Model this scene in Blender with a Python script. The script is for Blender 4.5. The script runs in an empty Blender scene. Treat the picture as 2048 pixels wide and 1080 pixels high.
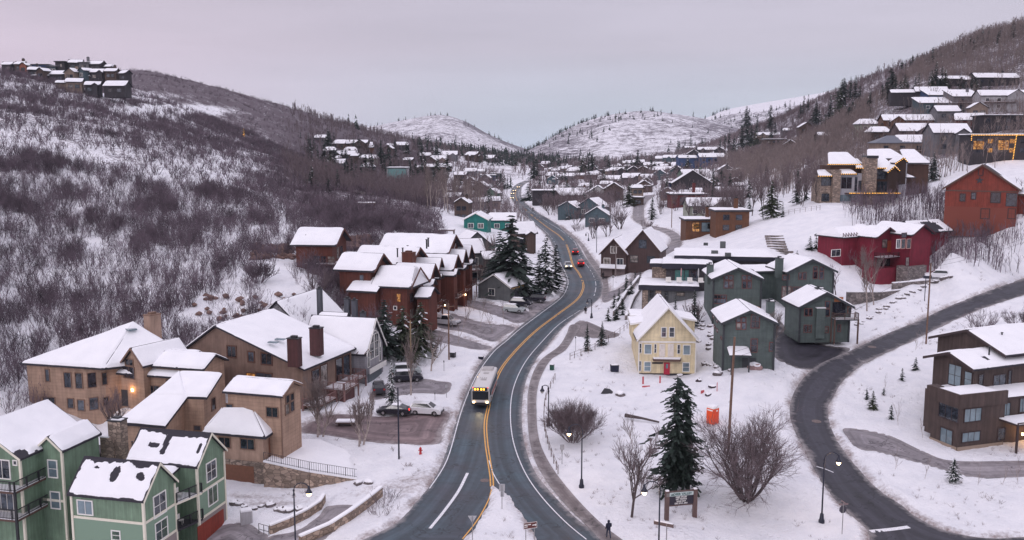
import bpy, bmesh, math, random
import numpy as np
from mathutils import Vector, Matrix
from mathutils.geometry import delaunay_2d_cdt
R = math.radians
SC = bpy.context.scene
COL = SC.collection
rnd = random.Random(7)
# ------------------------------------------------------------------ camera
F = 1850.0; CH = 38.0; TH = math.atan(250 / F); CT, ST = math.cos(TH), math.sin(TH)
cam = bpy.data.cameras.new('camera'); camo = bpy.data.objects.new('camera', cam); COL.objects.link(camo)
cam.sensor_width = 36; cam.lens = 36 * F / 2048; cam.clip_start = 1; cam.clip_end = 20000
camo.location = (0, 0, CH); camo.rotation_euler = (R(90) - TH, 0, 0)
SC.camera = camo
# ------------------------------------------------------------------ sky, sun, exposure
SC.view_settings.view_transform = 'Standard'; SC.view_settings.look = 'None'
SC.view_settings.exposure = 0.0; SC.view_settings.gamma = 1
wd = bpy.data.worlds.new("World"); SC.world = wd; wd.use_nodes = True
wt = wd.node_tree; wt.nodes.clear()
def wn(t, **k):
    n = wt.nodes.new(t)
    for a, b in k.items(): setattr(n, a, b)
    return n
sky = wn('ShaderNodeTexSky'); sky.sky_type = 'NISHITA'; sky.sun_disc = False
sky.sun_elevation = R(24); sky.sun_rotation = R(215)
tc = wn('ShaderNodeTexCoord'); sep = wn('ShaderNodeSeparateXYZ'); wt.links.new(tc.outputs['Generated'], sep.inputs[0])
ramp = wn('ShaderNodeValToRGB'); wt.links.new(sep.outputs['Z'], ramp.inputs[0])
e = ramp.color_ramp.elements
e[0].position = 0.0; e[0].color = (.57, .63, .77, 1)
e[1].position = 1.0; e[1].color = (1.26, 1.18, 1.40, 1)
for p, c in ((.045, (.58, .61, .72, 1)), (.10, (.60, .555, .655, 1)), (.16, (.58, .535, .635, 1)), (.45, (.70, .67, .765, 1))):
    k = e.new(p); k.color = c
rampL = wn('ShaderNodeValToRGB'); wt.links.new(sep.outputs['Z'], rampL.inputs[0])
e = rampL.color_ramp.elements
e[0].position = 0.0; e[0].color = (.80, .63, .75, 1)
e[1].position = 1.0; e[1].color = (1.26, 1.18, 1.40, 1)
for p, c in ((.05, (.78, .62, .74, 1)), (.12, (.68, .575, .68, 1)), (.45, (.70, .67, .765, 1))):
    k = e.new(p); k.color = c
az = wn('ShaderNodeMapRange'); az.inputs[1].default_value = -.60; az.inputs[2].default_value = .06
az.inputs[3].default_value = 1; az.inputs[4].default_value = 0; az.interpolation_type = 'SMOOTHSTEP'
wt.links.new(sep.outputs['X'], az.inputs[0])
mp = wn('ShaderNodeMapping'); mp.inputs['Scale'].default_value = (1.2, 1.2, 11); mp.inputs['Rotation'].default_value = (0, R(8), 0)
wt.links.new(tc.outputs['Generated'], mp.inputs[0])
ns = wn('ShaderNodeTexNoise'); ns.inputs['Scale'].default_value = 2.2; ns.inputs['Detail'].default_value = 5; ns.inputs['Roughness'].default_value = .55
wt.links.new(mp.outputs[0], ns.inputs[0])
mr = wn('ShaderNodeMapRange'); mr.inputs[1].default_value = .3; mr.inputs[2].default_value = .7; mr.inputs[3].default_value = .93; mr.inputs[4].default_value = 1.07
wt.links.new(ns.outputs[0], mr.inputs[0])
mx = wn('ShaderNodeMix', data_type='RGBA'); wt.links.new(az.outputs[0], mx.inputs[0]); wt.links.new(ramp.outputs[0], mx.inputs[6]); wt.links.new(rampL.outputs[0], mx.inputs[7])
ml = wn('ShaderNodeVectorMath', operation='MULTIPLY'); wt.links.new(mx.outputs[2], ml.inputs[0]); wt.links.new(mr.outputs[0], ml.inputs[1])
bg1 = wn('ShaderNodeBackground'); bg1.inputs[1].default_value = 1.0; wt.links.new(ml.outputs[0], bg1.inputs[0])
bg2 = wn('ShaderNodeBackground'); bg2.inputs[1].default_value = 0.006; wt.links.new(sky.outputs[0], bg2.inputs[0])
ad = wn('ShaderNodeAddShader'); wt.links.new(bg1.outputs[0], ad.inputs[0]); wt.links.new(bg2.outputs[0], ad.inputs[1])
wo = wn('ShaderNodeOutputWorld'); wt.links.new(ad.outputs[0], wo.inputs[0])
sl = bpy.data.lights.new('sun', 'SUN'); sl.energy = 0.6; sl.angle = R(20); sl.color = (1, .93, .97)
so = bpy.data.objects.new('sun', sl); COL.objects.link(so)
so.rotation_euler = (R(62), 0, R(-35)); so.location = (-60, -60, 120)

# ------------------------------------------------------------------ projection helpers (pixels of the 2048x1080 photo -> metres)
def ray(px, py):
    dx = (px - 1024) / F; dy = (540 - py) / F
    return np.array([dx, CT + dy * ST, -ST + dy * CT])
def atz(px, py, z):
    r = ray(px, py); return np.array([0, 0, CH]) + r * (z - CH) / r[2]
def aty(px, py, Y):
    r = ray(px, py); return np.array([0, 0, CH]) + r * Y / r[1]
def proj(x, y, z):
    z = z - CH; d = y * CT - z * ST
    return 1024 + F * x / d, 540 - F * (y * ST + z * CT) / d

# ------------------------------------------------------------------ noise
def _h(i, j, s):
    n = (i.astype(np.int64) * 374761393 + j.astype(np.int64) * 668265263 + s * 974711) & 0x7fffffff
    n = ((n ^ (n >> 13)) * 1274126177) & 0x7fffffff
    return ((n ^ (n >> 16)) & 0xffff) / 65535.0
def vnoise(x, y, s=0):
    x = np.asarray(x, float); y = np.asarray(y, float)
    i = np.floor(x); j = np.floor(y); fx = x - i; fy = y - j
    fx = fx * fx * (3 - 2 * fx); fy = fy * fy * (3 - 2 * fy)
    a = _h(i, j, s); b = _h(i + 1, j, s); c = _h(i, j + 1, s); d = _h(i + 1, j + 1, s)
    return (a + (b - a) * fx) + ((c + (d - c) * fx) - (a + (b - a) * fx)) * fy
def fbm(x, y, s=0, o=4):
    t = 0; a = .5; f = 1.
    for k in range(o):
        t = t + a * (vnoise(x * f, y * f, s + k * 17) - .5) * 2; a *= .5; f *= 2.03
    return t

# ------------------------------------------------------------------ terrain control points
CZ = [  # px, py, z : the valley floor, roads and lots
 (985,1080,0),(1180,1080,0),(1240,1080,.1),(1400,1075,.2),(1560,1075,.1),(1745,1078,-.1),(1966,1078,0),(2048,1060,.1),(1450,980,.6),(1300,1000,.5),
 (1000,960,.1),(830,1000,-.1),(740,1078,-.4),(560,1075,-1.6),(440,1060,-2.1),(250,1080,-2.6),(60,1080,-2.4),(0,1078,-2.2),(460,990,-1.4),(660,985,-1.0),(800,960,-.2),
 (960,850,.5),(880,900,.4),(740,900,.4),(860,860,.8),(640,900,.5),(1000,720,1.5),(930,740,1.6),(850,770,1.5),(1090,640,2.8),(1030,630,3.4),(960,690,2.6),(880,655,3.6),(1000,610,4.6),
 (1165,560,4.2),(1110,570,4.9),(1060,590,4.8),(1130,490,5.5),(1080,440,7),(1050,400,8.5),(1042,372,11),(1010,420,9),
 (1110,860,.6),(1200,880,1.0),(1080,740,1.7),(1200,760,2.0),(1330,760,2.2),(1250,700,3.0),(1180,660,3.2),(1215,590,4.0),(1200,545,4.8),(1260,560,6),(1300,640,4.5),
 (1420,800,2.0),(1520,800,2.4),(1600,765,3.0),(1582,830,2.0),(1620,920,1.0),(1690,1010,.3),(1460,730,4.6),(1560,700,4.9),(1640,710,4.7),(1690,703,4.6),(1850,640,6.0),(2048,560,8.3),
 (1665,800,2.3),(1690,880,1.3),(1800,1000,.3),(1900,1000,.4),(2048,1000,.7),(1750,880,1.3),(1860,900,1.4),(2048,930,1.2),(1800,780,2.6),(1850,720,4.4),(1760,740,3.6),(1940,650,6.6),(2048,640,7.6),
 (1340,490,8),(1320,460,10),(1275,430,12),(1295,400,14),(1180,500,6.5),(1230,480,9),(1200,440,9.5),(1150,430,8.5),(1420,560,8.0),(1380,480,10),(1620,640,6.0),(1700,610,6.4),(1760,585,6.8),(1880,590,7.8),
 (1960,520,11.5),(2048,500,13.5),
]
CY = [  # px, py, distance : hillsides
 (85,800,124),(200,850,121),(0,830,115),(-200,860,105),(-200,600,125),(-200,400,190),(-200,150,390),
 (0,700,140),(0,600,160),(0,500,185),(0,400,222),(0,300,275),(0,200,350),(0,165,392),(150,182,415),(250,200,430),
 (200,600,165),(200,500,195),(200,400,235),(200,300,300),(340,620,152),(400,560,172),(400,450,222),(400,350,290),(420,262,440),
 (560,600,150),(520,540,180),(560,480,215),(560,420,262),(560,360,350),(640,560,172),(760,640,158),(660,500,212),(700,440,258),(700,390,340),
 (780,460,252),(820,420,310),(880,470,262),(860,520,225),(940,500,245),(980,540,225),(900,420,370),(960,440,330),(1000,470,290),
 (600,330,520),(700,350,560),(800,370,520),(880,390,480),(960,400,440),(640,300,640),(740,310,740),(840,320,820),(930,350,650),(980,360,640),(1000,330,900),
 (450,183,780),(270,151,720),(340,156,740),(100,152,700),(560,213,840),(632,233,900),(705,255,960),(777,274,1050),(880,300,1250),(960,310,1400),(1040,315,1500),
 (930,310,1000),(1010,350,720),(1060,340,850),(1100,335,1050),(1200,335,1000),(1100,375,600),(1180,380,560),(1120,410,430),(1250,370,620),(1320,360,600),(1300,330,950),(1400,340,620),
 (1480,430,300),(1560,440,265),(1520,500,215),(1600,480,232),(1680,450,235),(1650,410,268),(1760,415,262),(1480,380,400),(1560,370,400),(1460,340,560),(1560,320,560),(1500,300,800),(1400,305,1100),
 (1820,560,188),(1900,500,190),(1960,460,212),(2048,440,218),(1850,430,240),(2250,500,170),(2250,350,230),(2250,180,400),(2250,-50,560),
 (1750,340,330),(1850,330,325),(1960,330,300),(2048,330,290),(1720,300,390),(1800,290,385),(1900,290,350),(2048,280,340),(1850,230,450),(1960,220,430),(2048,220,420),(1700,250,520),
 (2048,60,620),(1950,82,640),(1850,125,680),(1780,155,710),(1700,182,760),(1620,212,860),(1560,240,980),(1500,262,1100),(1650,270,560),(1600,290,620),(1900,160,520),(2048,150,500),(1560,280,800),
]
CX = [(270,175,1100),(430,225,1150),(600,262,1300),(777,300,1600),(100,170,1000),(0,175,600),(2048,100,900),(1850,160,1000),(1700,215,1100),(1560,265,1400),(-200,200,700),(2250,60,900),
 (0,240,2500),(500,300,2500),(1024,330,2400),(1500,300,2500),(2048,250,2500),(1024,320,3400),(-200,260,3400),(2250,260,3400),(700,300,1800),(1300,325,1700),(880,315,2000),(1040,325,2000)]
cp = []
for px, py, z in CZ: cp.append(atz(px, py, z))
for px, py, Y in CY + CX: cp.append(aty(px, py, Y))
for q in ((-28,123,1.2),(-22,131,1.4),(-45,129,3.2),(-36,127,2),(-52,118,2.2),(-38,137,4.2),(-20,143,1.8),(-17,150,2.0),(-26,150,3.2),(-19,137,1.6),(-24,146,2.6),(-36,158,6.5),(-42,146,6.5),(-30,106,-1.2),(-24,104,-1.0),(-60,128,6),(-70,124,5),
  (-14,162,3.4),(-17,172,4.2),(-11,180,4.4),(-24,163,5.5),(-8,192,4.6),(-8,205,5.0),(-14,212,6),(-36,182,11),(-46,184,14),(-33,171,9.5),(-25,200,9.5),(-36,120,.6),(-44,111,-.6),(20,145,1.4),(30,145,1.5),(25,142,1.2),(36,132,4.2),(44,145,5.2),(30,138,3.6),(36,165,6.0),(48,170,7.6),(32,186,7.0),(40,200,9.5),(55,200,10.5),
  (53,109,1.3),(60,112,1.4),(50,119,1.8),(60,130,2.6),(72,118,2.2),(78,200,6.2),(88,212,6.8),(92,206,6.2),(84,206,6.2),(98,204,7.4),(-60,40,-3),(-20,45,-1),(20,45,-.5),(60,40,0),(-40,65,-2.5),(40,65,0)): cp.append(np.array(q, float))
cp = np.array(cp)
ca = cp[:, 0] / cp[:, 1]; cb = np.log(cp[:, 1]) * .55
def _phi(r): return r ** 1.5
n = len(cp)
Dm = np.hypot(ca[:, None] - ca[None], cb[:, None] - cb[None])
K = np.zeros((n + 3, n + 3)); K[:n, :n] = _phi(Dm) - np.eye(n) * 2e-4
Pm = np.stack([np.ones(n), ca, cb], 1); K[:n, n:] = Pm; K[n:, :n] = Pm.T
wts = np.linalg.solve(K, np.concatenate([cp[:, 2], np.zeros(3)]))
NA, NB = 760, 700
A = np.linspace(-.80, .80, NA); Bl = np.linspace(math.log(38), math.log(3300), NB)
def tps(a, b):
    out = np.empty(a.size); a = a.ravel(); b = b.ravel() * .55
    for i in range(0, a.size, 20000):
        s = slice(i, i + 20000)
        out[s] = _phi(np.hypot(a[s, None] - ca, b[s, None] - cb)) @ wts[:n] + wts[n] + wts[n + 1] * a[s] + wts[n + 2] * b[s]
    return out
# coarse solve then refine bilinearly-smooth
sa = np.linspace(-.80, .80, 254); sb = np.linspace(math.log(38), math.log(3300), 234)
Zc = tps(*np.meshgrid(sa, sb)).reshape(234, 254)
def up(Z, n0, n1):
    def cub(M, n):
        m = M.shape[0]; t = np.linspace(0, m - 1, n); i = np.clip(t.astype(int), 0, m - 2); f = (t - i)[:, None]
        p0 = M[np.clip(i - 1, 0, m - 1)]; p1 = M[i]; p2 = M[i + 1]; p3 = M[np.clip(i + 2, 0, m - 1)]
        return .5 * ((2 * p1) + (-p0 + p2) * f + (2 * p0 - 5 * p1 + 4 * p2 - p3) * f ** 2 + (-p0 + 3 * p1 - 3 * p2 + p3) * f ** 3)
    return cub(cub(Z, n0).T, n1).T
ZB = up(Zc, NB, NA)
GA, GB = np.meshgrid(A, Bl); GY = np.exp(GB); GX = GA * GY
def interp(Z, x, y):
    x = np.asarray(x, float); y = np.maximum(np.asarray(y, float), 38.01)
    u = (x / y - A[0]) / (A[1] - A[0]); v = (np.log(y) - Bl[0]) / (Bl[1] - Bl[0])
    u = np.clip(u, 0, NA - 1.001); v = np.clip(v, 0, NB - 1.001)
    i = u.astype(int); j = v.astype(int); fu = u - i; fv = v - j
    return (Z[j, i] * (1 - fu) + Z[j, i + 1] * fu) * (1 - fv) + (Z[j + 1, i] * (1 - fu) + Z[j + 1, i + 1] * fu) * fv
SL = np.exp(np.linspace(math.log(50), math.log(3200), 500))
def onground(px, py, Z=None):
    Z = ZB if Z is None else Z
    r = ray(px, py); P = np.array([0, 0, CH])[:, None] + r[:, None] * SL[None] / r[1]
    d = P[2] - interp(Z, P[0], P[1])
    k = np.nonzero(d < 0)[0]
    if len(k) == 0 or k[0] == 0:
        k = [int(np.argmin(d))] if len(k) == 0 else [1]
    lo, hi = SL[max(k[0] - 1, 0)], SL[k[0]]
    for _ in range(25):
        m = (lo + hi) / 2; P = np.array([0, 0, CH]) + r * m / r[1]
        if P[2] < float(interp(Z, P[0], P[1])): hi = m
        else: lo = m
    return P
def crom(pts, n=6, closed=False):
    P = np.array(pts, float); m = len(P); out = []
    rng = range(m if closed else m - 1)
    for i in rng:
        g = (lambda k: P[k % m]) if closed else (lambda k: P[min(max(k, 0), m - 1)])
        p0, p1, p2, p3 = g(i - 1), g(i), g(i + 1), g(i + 2)
        for j in range(n):
            t = j / n
            out.append(.5 * ((2 * p1) + (-p0 + p2) * t + (2 * p0 - 5 * p1 + 4 * p2 - p3) * t * t + (-p0 + 3 * p1 - 3 * p2 + p3) * t ** 3))
    if not closed: out.append(P[-1])
    return np.array(out)

# ------------------------------------------------------------------ roads and lots in plan
roadL = [(640,1130),(722,1082),(792,1046),(832,1004),(862,968),(884,925),(903,870),(917,825),(934,778),(952,740),(978,705),(1010,678),(1040,652),(1085,618),(1118,594),(1130,572),(1131,558),(1124,543),(1113,522),(1107,497),(1098,478),(1082,460),(1060,441),(1040,424),(1028,407),(1021,392),(1022,380),(1032,369),(1050,361)]
roadR = [(1064,361),(1048,370),(1043,380),(1043,392),(1052,406),(1072,422),(1098,438),(1126,456),(1146,474),(1158,492),(1170,513),(1185,533),(1199,553),(1205,572),(1203,590),(1186,608),(1163,625),(1130,651),(1104,680),(1069,724),(1050,769),(1043,828),(1049,887),(1066,936),(1092,973),(1139,1024),(1187,1065),(1250,1120)]
sidewalk = [(1225,1100),(1172,1050),(1121,998),(1078,939),(1060,885),(1055,828),(1058,772),(1078,724),(1117,693),(1133,668),(1141,650),(1160,652),(1147,676),(1131,700),(1098,724),(1076,772),(1073,828),(1080,885),(1107,939),(1154,998),(1206,1050),(1268,1100)]
walk2 = [(1203,586),(1206,570),(1196,548),(1176,520),(1160,491),(1141,473),(1120,455),(1124,452),(1147,470),(1168,490),(1186,516),(1206,541),(1216,562),(1217,590),(1210,600)]
lane = [(1205,588),(1240,575),(1281,536),(1330,496),(1341,484),(1338,472),(1319,462),(1295,455),(1268,441),(1265,425),(1271,404),(1285,393),(1310,390),(1294,404),(1288,420),(1292,446),(1310,452),(1341,459),(1360,472),(1362,492),(1340,506),(1310,523),(1281,549),(1257,576),(1225,598),(1208,606)]
sideroad = [(2120,535),(2048,556),(1960,588),(1900,612),(1840,640),(1763,672),(1702,701),(1640,728),(1602,762),(1583,798),(1580,832),(1592,868),(1612,905),(1641,962),(1681,1011),(1734,1060),(1790,1120),(2200,1120),(2150,1070),(2048,1074),(1966,1076),(1885,1059),(1828,1031),(1804,1011),(1751,974),(1710,929),(1681,892),(1661,852),(1656,815),(1666,795),(1686,762),(1722,731),(1783,701),(1844,672),(1905,642),(1970,615),(2048,590),(2120,566)]
island = [(985,970),(995,978),(1010,985),(1040,1020),(1060,1052),(1095,1110),(1120,1160),(880,1160),(905,1110),(945,1060),(968,1020),(978,990)]
lots = {
 'th_drive': [(1700,700),(1662,692),(1633,686),(1593,676),(1572,655),(1556,640),(1548,668),(1545,700),(1560,722),(1625,738)],
 'right_drive': [(1690,856),(1771,868),(1844,901),(1905,921),(2048,921),(2150,920),(2150,955),(2048,954),(1946,954),(1865,933),(1763,905),(1714,897),(1696,876)],
 'brick_lot': [(600,862),(640,835),(680,828),(780,832),(894,822),(884,860),(874,888),(800,888),(736,883),(666,872)],
 'grey_lot': [(740,800),(760,772),(831,757),(880,762),(903,767),(889,788),(830,786)],
 'lot_a': [(905,604),(942,600),(1009,613),(1051,620),(1068,632),(1036,647),(1004,636),(950,618),(905,613)],
 'lot_b': [(890,630),(904,626),(964,644),(1029,653),(1007,673),(982,683),(931,665),(880,656),(872,640)],
 'lot_c': [(850,668),(873,660),(920,673),(953,684),(984,694),(962,700),(931,696),(876,684),(844,676)],
 'low_drive': [(658,1011),(724,1013),(690,1040),(640,1085),(560,1110),(500,1110),(536,1074),(590,1062),(636,1033)],
 'garage_drive': [(360,1110),(420,1062),(458,1047),(497,1047),(522,1063),(536,1074),(500,1110)],
 'lot_d': [(1056,612),(1070,604),(1100,602),(1112,606),(1085,626),(1066,634)],
 'lot_e': [(1146,652),(1165,640),(1215,660),(1240,668),(1220,676),(1150,672)],
}
def gpoly(px, n=5):
    return np.array([onground(*p)[:2] for p in crom(px, n, True)])
main_px = list(crom(roadL, 5)) + list(crom(roadR, 5))
POLY = {}
POLY['road'] = np.array([onground(*p)[:2] for p in main_px])
POLY['side_road'] = gpoly(sideroad); POLY['lane'] = gpoly(lane)
POLY['sidewalk'] = gpoly(sidewalk); POLY['footpath'] = gpoly(walk2)
ISL = gpoly(island)
for k, v in lots.items(): POLY[k] = gpoly(v)
def sdist(poly, x, y):
    """signed distance, negative inside"""
    P = poly; Q = np.roll(poly, -1, 0)
    d = np.full(x.shape, 1e9); ins = np.zeros(x.shape, bool)
    for (ax, ay), (bx, by) in zip(P, Q):
        ex, ey = bx - ax, by - ay; L2 = ex * ex + ey * ey + 1e-12
        t = np.clip(((x - ax) * ex + (y - ay) * ey) / L2, 0, 1)
        d = np.minimum(d, (x - ax - t * ex) ** 2 + (y - ay - t * ey) ** 2)
        if (ay > -1e9) and ay != by:
            c = ((ay > y) != (by > y)) & (x < (bx - ax) * (y - ay) / (by - ay) + ax)
            ins ^= c
    d = np.sqrt(d); return np.where(ins, -d, d)
SD = np.full(ZB.shape, 50.); SDR = np.full(ZB.shape, 50.)
INS = {}
for k, P in POLY.items():
    lo = P.min(0) - 9; hi = P.max(0) + 9
    m = (GX > lo[0]) & (GX < hi[0]) & (GY > lo[1]) & (GY < hi[1])
    if not m.any(): continue
    d = sdist(P, GX[m], GY[m]); full = np.full(ZB.shape, 50.); full[m] = d; INS[k] = full
    SD = np.minimum(SD, full)
    if k in ('road', 'side_road', 'footpath', 'lane', 'lot_a', 'lot_b', 'lot_c', 'brick_lot'): SDR = np.minimum(SDR, full)
m = (GX > ISL[:, 0].min() - 5) & (GX < ISL[:, 0].max() + 5) & (GY > 30) & (GY < ISL[:, 1].max() + 5)
di = np.full(ZB.shape, 50.); di[m] = sdist(ISL, GX[m], GY[m])
SD = np.where(di < 1, np.maximum(SD, -di), SD); SDR = np.where(di < 1, np.maximum(SDR, -di), SDR)
# relief away from the roads
hill = np.clip((ZB - 8) / 14, 0, 1)
away = np.clip((SD - 4) / 12, 0, 1)
ZB = ZB + away * (fbm(GX / 38, GY / 38, 3, 4) * (.5 + 3.0 * hill) * np.clip(GY / 200, .5, 1.5))
sm = lambda t: np.clip(t, 0, 1) ** 2 * (3 - 2 * np.clip(t, 0, 1))
nz = fbm(GX / .9, GY / .9, 11, 4)
wid = np.where(np.minimum(INS['sidewalk'], INS['footpath']) < 2, .45, 1.)
edge = SD + wid * (.35 * nz + .25 * fbm(GX / 3, GY / 3, 5, 3))
ZF = ZB - .14 + sm((edge + .25) / .6) * .24 + np.clip((SD - .05) / .5, 0, 1) * np.exp(-((SDR - 1.3) / .8) ** 2) * (.16 + .42 * np.clip(fbm(GX / 2.2, GY / 2.2, 23, 4) + .2, 0, 1)) \
     + sm((SD - .3) / 3) * (.13 * nz + .26 * fbm(GX / 4.5, GY / 4.5, 31, 4) + .1)
def gz(x, y): return float(interp(ZF, x, y))
def gp(px, py):
    p = onground(px, py, ZF); return Vector((p[0], p[1], gz(p[0], p[1])))
dirt = np.clip(1 - np.abs(SDR - .1) / 1.25, 0, 1) * (.15 + .62 * np.clip(fbm(GX / 2.5, GY / 2.5, 41, 3) + .55, 0, 1))
dirt = np.where(GY > 560, dirt * .3, dirt)
PK = gpoly([(455,985),(600,996),(700,985),(775,962),(850,935),(893,890),(886,945),(850,985),(800,1008),(770,985),(700,1005),(640,1004),(540,1030),(460,1012)])
dk = np.full(ZB.shape, 50.); m = (GX > PK[:, 0].min() - 3) & (GX < PK[:, 0].max() + 3) & (GY > PK[:, 1].min() - 3) & (GY < PK[:, 1].max() + 3); dk[m] = sdist(PK, GX[m], GY[m])
dirt = np.maximum(dirt, np.clip(-dk / 2 + .3, 0, 1) * (.22 + .42 * np.clip(fbm(GX / 7 + GY / 30, GY / .9, 91, 3) + .3, 0, 1)))
# ------------------------------------------------------------------ materials
MATS = {}
def nmat(name):
    m = bpy.data.materials.new(name); m.use_nodes = True; nt = m.node_tree
    b = nt.nodes['Principled BSDF']; MATS[name] = m
    return m, nt, b
def N(nt, t, **k):
    n = nt.nodes.new(t)
    for a, v in k.items(): setattr(n, a, v)
    return n
def rampn(nt, fac, stops, interp='LINEAR'):
    r = N(nt, 'ShaderNodeValToRGB'); nt.links.new(fac, r.inputs[0]); r.color_ramp.interpolation = interp
    e = r.color_ramp.elements
    while len(e) < len(stops): e.new(.5)
    for i, (p, c) in enumerate(stops):
        e[i].position = p; e[i].color = (*c, 1) if len(c) == 3 else c
    return r.outputs[0]
def rampw(nt, fac, stops):
    m_ = N(nt, 'ShaderNodeMath', operation='MULTIPLY'); nt.links.new(fac, m_.inputs[0]); m_.inputs[1].default_value = .4
    return rampn(nt, m_.outputs[0], [(p * .4, c) for p, c in stops])
def noisen(nt, vec, scale, detail=4, rough=.55):
    n = N(nt, 'ShaderNodeTexNoise'); n.inputs['Scale'].default_value = scale; n.inputs['Detail'].default_value = detail
    n.inputs['Roughness'].default_value = rough
    if vec is not None: nt.links.new(vec, n.inputs[0])
    return n.outputs[0]
def mixc(nt, f, a, b, mode='MIX'):
    m = N(nt, 'ShaderNodeMix', data_type='RGBA', blend_type=mode)
    for i, v in ((0, f), (6, a), (7, b)):
        if hasattr(v, 'is_linked') or hasattr(v, 'node'): nt.links.new(v, m.inputs[i])
        elif i == 0: m.inputs[0].default_value = v
        else: m.inputs[i].default_value = (*v, 1)
    return m.outputs[2]
def bumpn(nt, b, h, strength=.3, dist=.1):
    u = N(nt, 'ShaderNodeBump'); u.inputs['Strength'].default_value = strength; u.inputs['Distance'].default_value = dist
    nt.links.new(h, u.inputs['Height']); nt.links.new(u.outputs[0], b.inputs['Normal'])
def plain(name, col, rough=.7, metal=0, var=.12, scale=3., bump=0, spec=.5):
    if name in MATS: return MATS[name]
    m, nt, b = nmat(name); g = N(nt, 'ShaderNodeNewGeometry').outputs['Position']
    n = noisen(nt, g, scale, 4)
    lo = tuple(c * (1 - var) for c in col); hi = tuple(min(c * (1 + var), 1) for c in col)
    nt.links.new(rampn(nt, n, [(.3, lo), (.7, hi)]), b.inputs['Base Color'])
    b.inputs['Roughness'].default_value = rough; b.inputs['Metallic'].default_value = metal
    b.inputs['Specular IOR Level'].default_value = spec
    if bump: bumpn(nt, b, n, bump, .05)
    return m
def glow(name, col, st):
    if name in MATS: return MATS[name]
    m, nt, b = nmat(name); b.inputs['Base Color'].default_value = (*col, 1)
    b.inputs['Emission Color'].default_value = (*col, 1); b.inputs['Emission Strength'].default_value = st
    return m
def uvn(nt): return N(nt, 'ShaderNodeUVMap').outputs[0]
def siding(name, col, style='board', period=.4, rough=.75):
    """painted / timber wall, uv in metres"""
    if name in MATS: return MATS[name]
    m, nt, b = nmat(name); uv = uvn(nt); sp = N(nt, 'ShaderNodeSeparateXYZ'); nt.links.new(uv, sp.inputs[0])
    n = noisen(nt, uv, .7, 5, .6)
    base = rampn(nt, n, [(.25, tuple(c * .74 for c in col)), (.75, tuple(min(1, c * 1.14) for c in col))])
    sm2 = N(nt, 'ShaderNodeMapping'); sm2.inputs['Scale'].default_value = (2.2, .16, 1); nt.links.new(uv, sm2.inputs[0]); n5 = noisen(nt, sm2.outputs[0], 1.0, 4, .7)
    base = mixc(nt, 1, base, rampn(nt, n5, [(.3, (.72, .71, .70)), (.6, (1.04, 1.04, 1.04))]), 'MULTIPLY')
    if style == 'stucco':
        n2 = noisen(nt, uv, 14, 3); bumpn(nt, b, n2, .3, .02); nt.links.new(base, b.inputs['Base Color'])
    elif style == 'stone':
        mp = N(nt, 'ShaderNodeMapping'); mp.inputs['Scale'].default_value = (1.5 / period, 2.6 / period, 1); nt.links.new(uv, mp.inputs[0])
        v = N(nt, 'ShaderNodeTexVoronoi'); v.inputs['Scale'].default_value = 1; v.inputs['Randomness'].default_value = .9; nt.links.new(mp.outputs[0], v.inputs[0])
        v2 = N(nt, 'ShaderNodeTexVoronoi', feature='DISTANCE_TO_EDGE'); v2.inputs['Scale'].default_value = 1; v2.inputs['Randomness'].default_value = .9; nt.links.new(mp.outputs[0], v2.inputs[0])
        s2 = N(nt, 'ShaderNodeSeparateXYZ'); nt.links.new(v.outputs['Color'], s2.inputs[0])
        c = rampn(nt, s2.outputs[0], [(0, tuple(x * .55 for x in col)), (.5, col), (1, tuple(min(1, x * 1.5) for x in col))])
        ed = rampn(nt, v2.outputs[0], [(.0, (0, 0, 0)), (.09, (1, 1, 1))])
        nt.links.new(mixc(nt, ed, tuple(x * .4 for x in col), c), b.inputs['Base Color']); bumpn(nt, b, ed, .7, .05)
    else:
        ax = sp.outputs[0] if style in ('board', 'plank') else sp.outputs[1]
        d = N(nt, 'ShaderNodeMath', operation='DIVIDE'); nt.links.new(ax, d.inputs[0]); d.inputs[1].default_value = period
        f = N(nt, 'ShaderNodeMath', operation='FRACT'); nt.links.new(d.outputs[0], f.inputs[0])
        if style == 'board': prof = [(0, (1, 1, 1)), (.12, (1, 1, 1)), (.16, (0, 0, 0)), (.96, (0, 0, 0)), (1, (1, 1, 1))]
        elif style == 'plank': prof = [(0, (0, 0, 0)), (.06, (1, 1, 1)), (.94, (1, 1, 1)), (1, (0, 0, 0))]
        else: prof = [(0, (1, 1, 1)), (.9, (.3, .3, .3)), (1, (0, 0, 0))]
        h = rampn(nt, f.outputs[0], prof)
        fl = N(nt, 'ShaderNodeMath', operation='FLOOR'); nt.links.new(d.outputs[0], fl.inputs[0])
        wn_ = N(nt, 'ShaderNodeTexWhiteNoise', noise_dimensions='1D'); nt.links.new(fl.outputs[0], wn_.inputs[1])
        k = .25 if style == 'plank' else .08
        tint = rampn(nt, wn_.outputs[0], [(0, (1 - k,) * 3), (1, (1, 1, 1))])
        base = mixc(nt, 1.0, base, tint, 'MULTIPLY')
        dark = {'board': (.9, .9, .9), 'plank': (.45, .45, .45), 'lap': (.72, .72, .72)}[style]
        ms = rampn(nt, h, [(0, dark), (.4, (1, 1, 1))]) if style != 'board' else rampn(nt, h, [(0, (.86,) * 3), (1, (1.0,) * 3)])
        nt.links.new(mixc(nt, 1.0, base, ms, 'MULTIPLY'), b.inputs['Base Color']); bumpn(nt, b, h, .6, .04)
    b.inputs['Roughness'].default_value = rough
    return m
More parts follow.
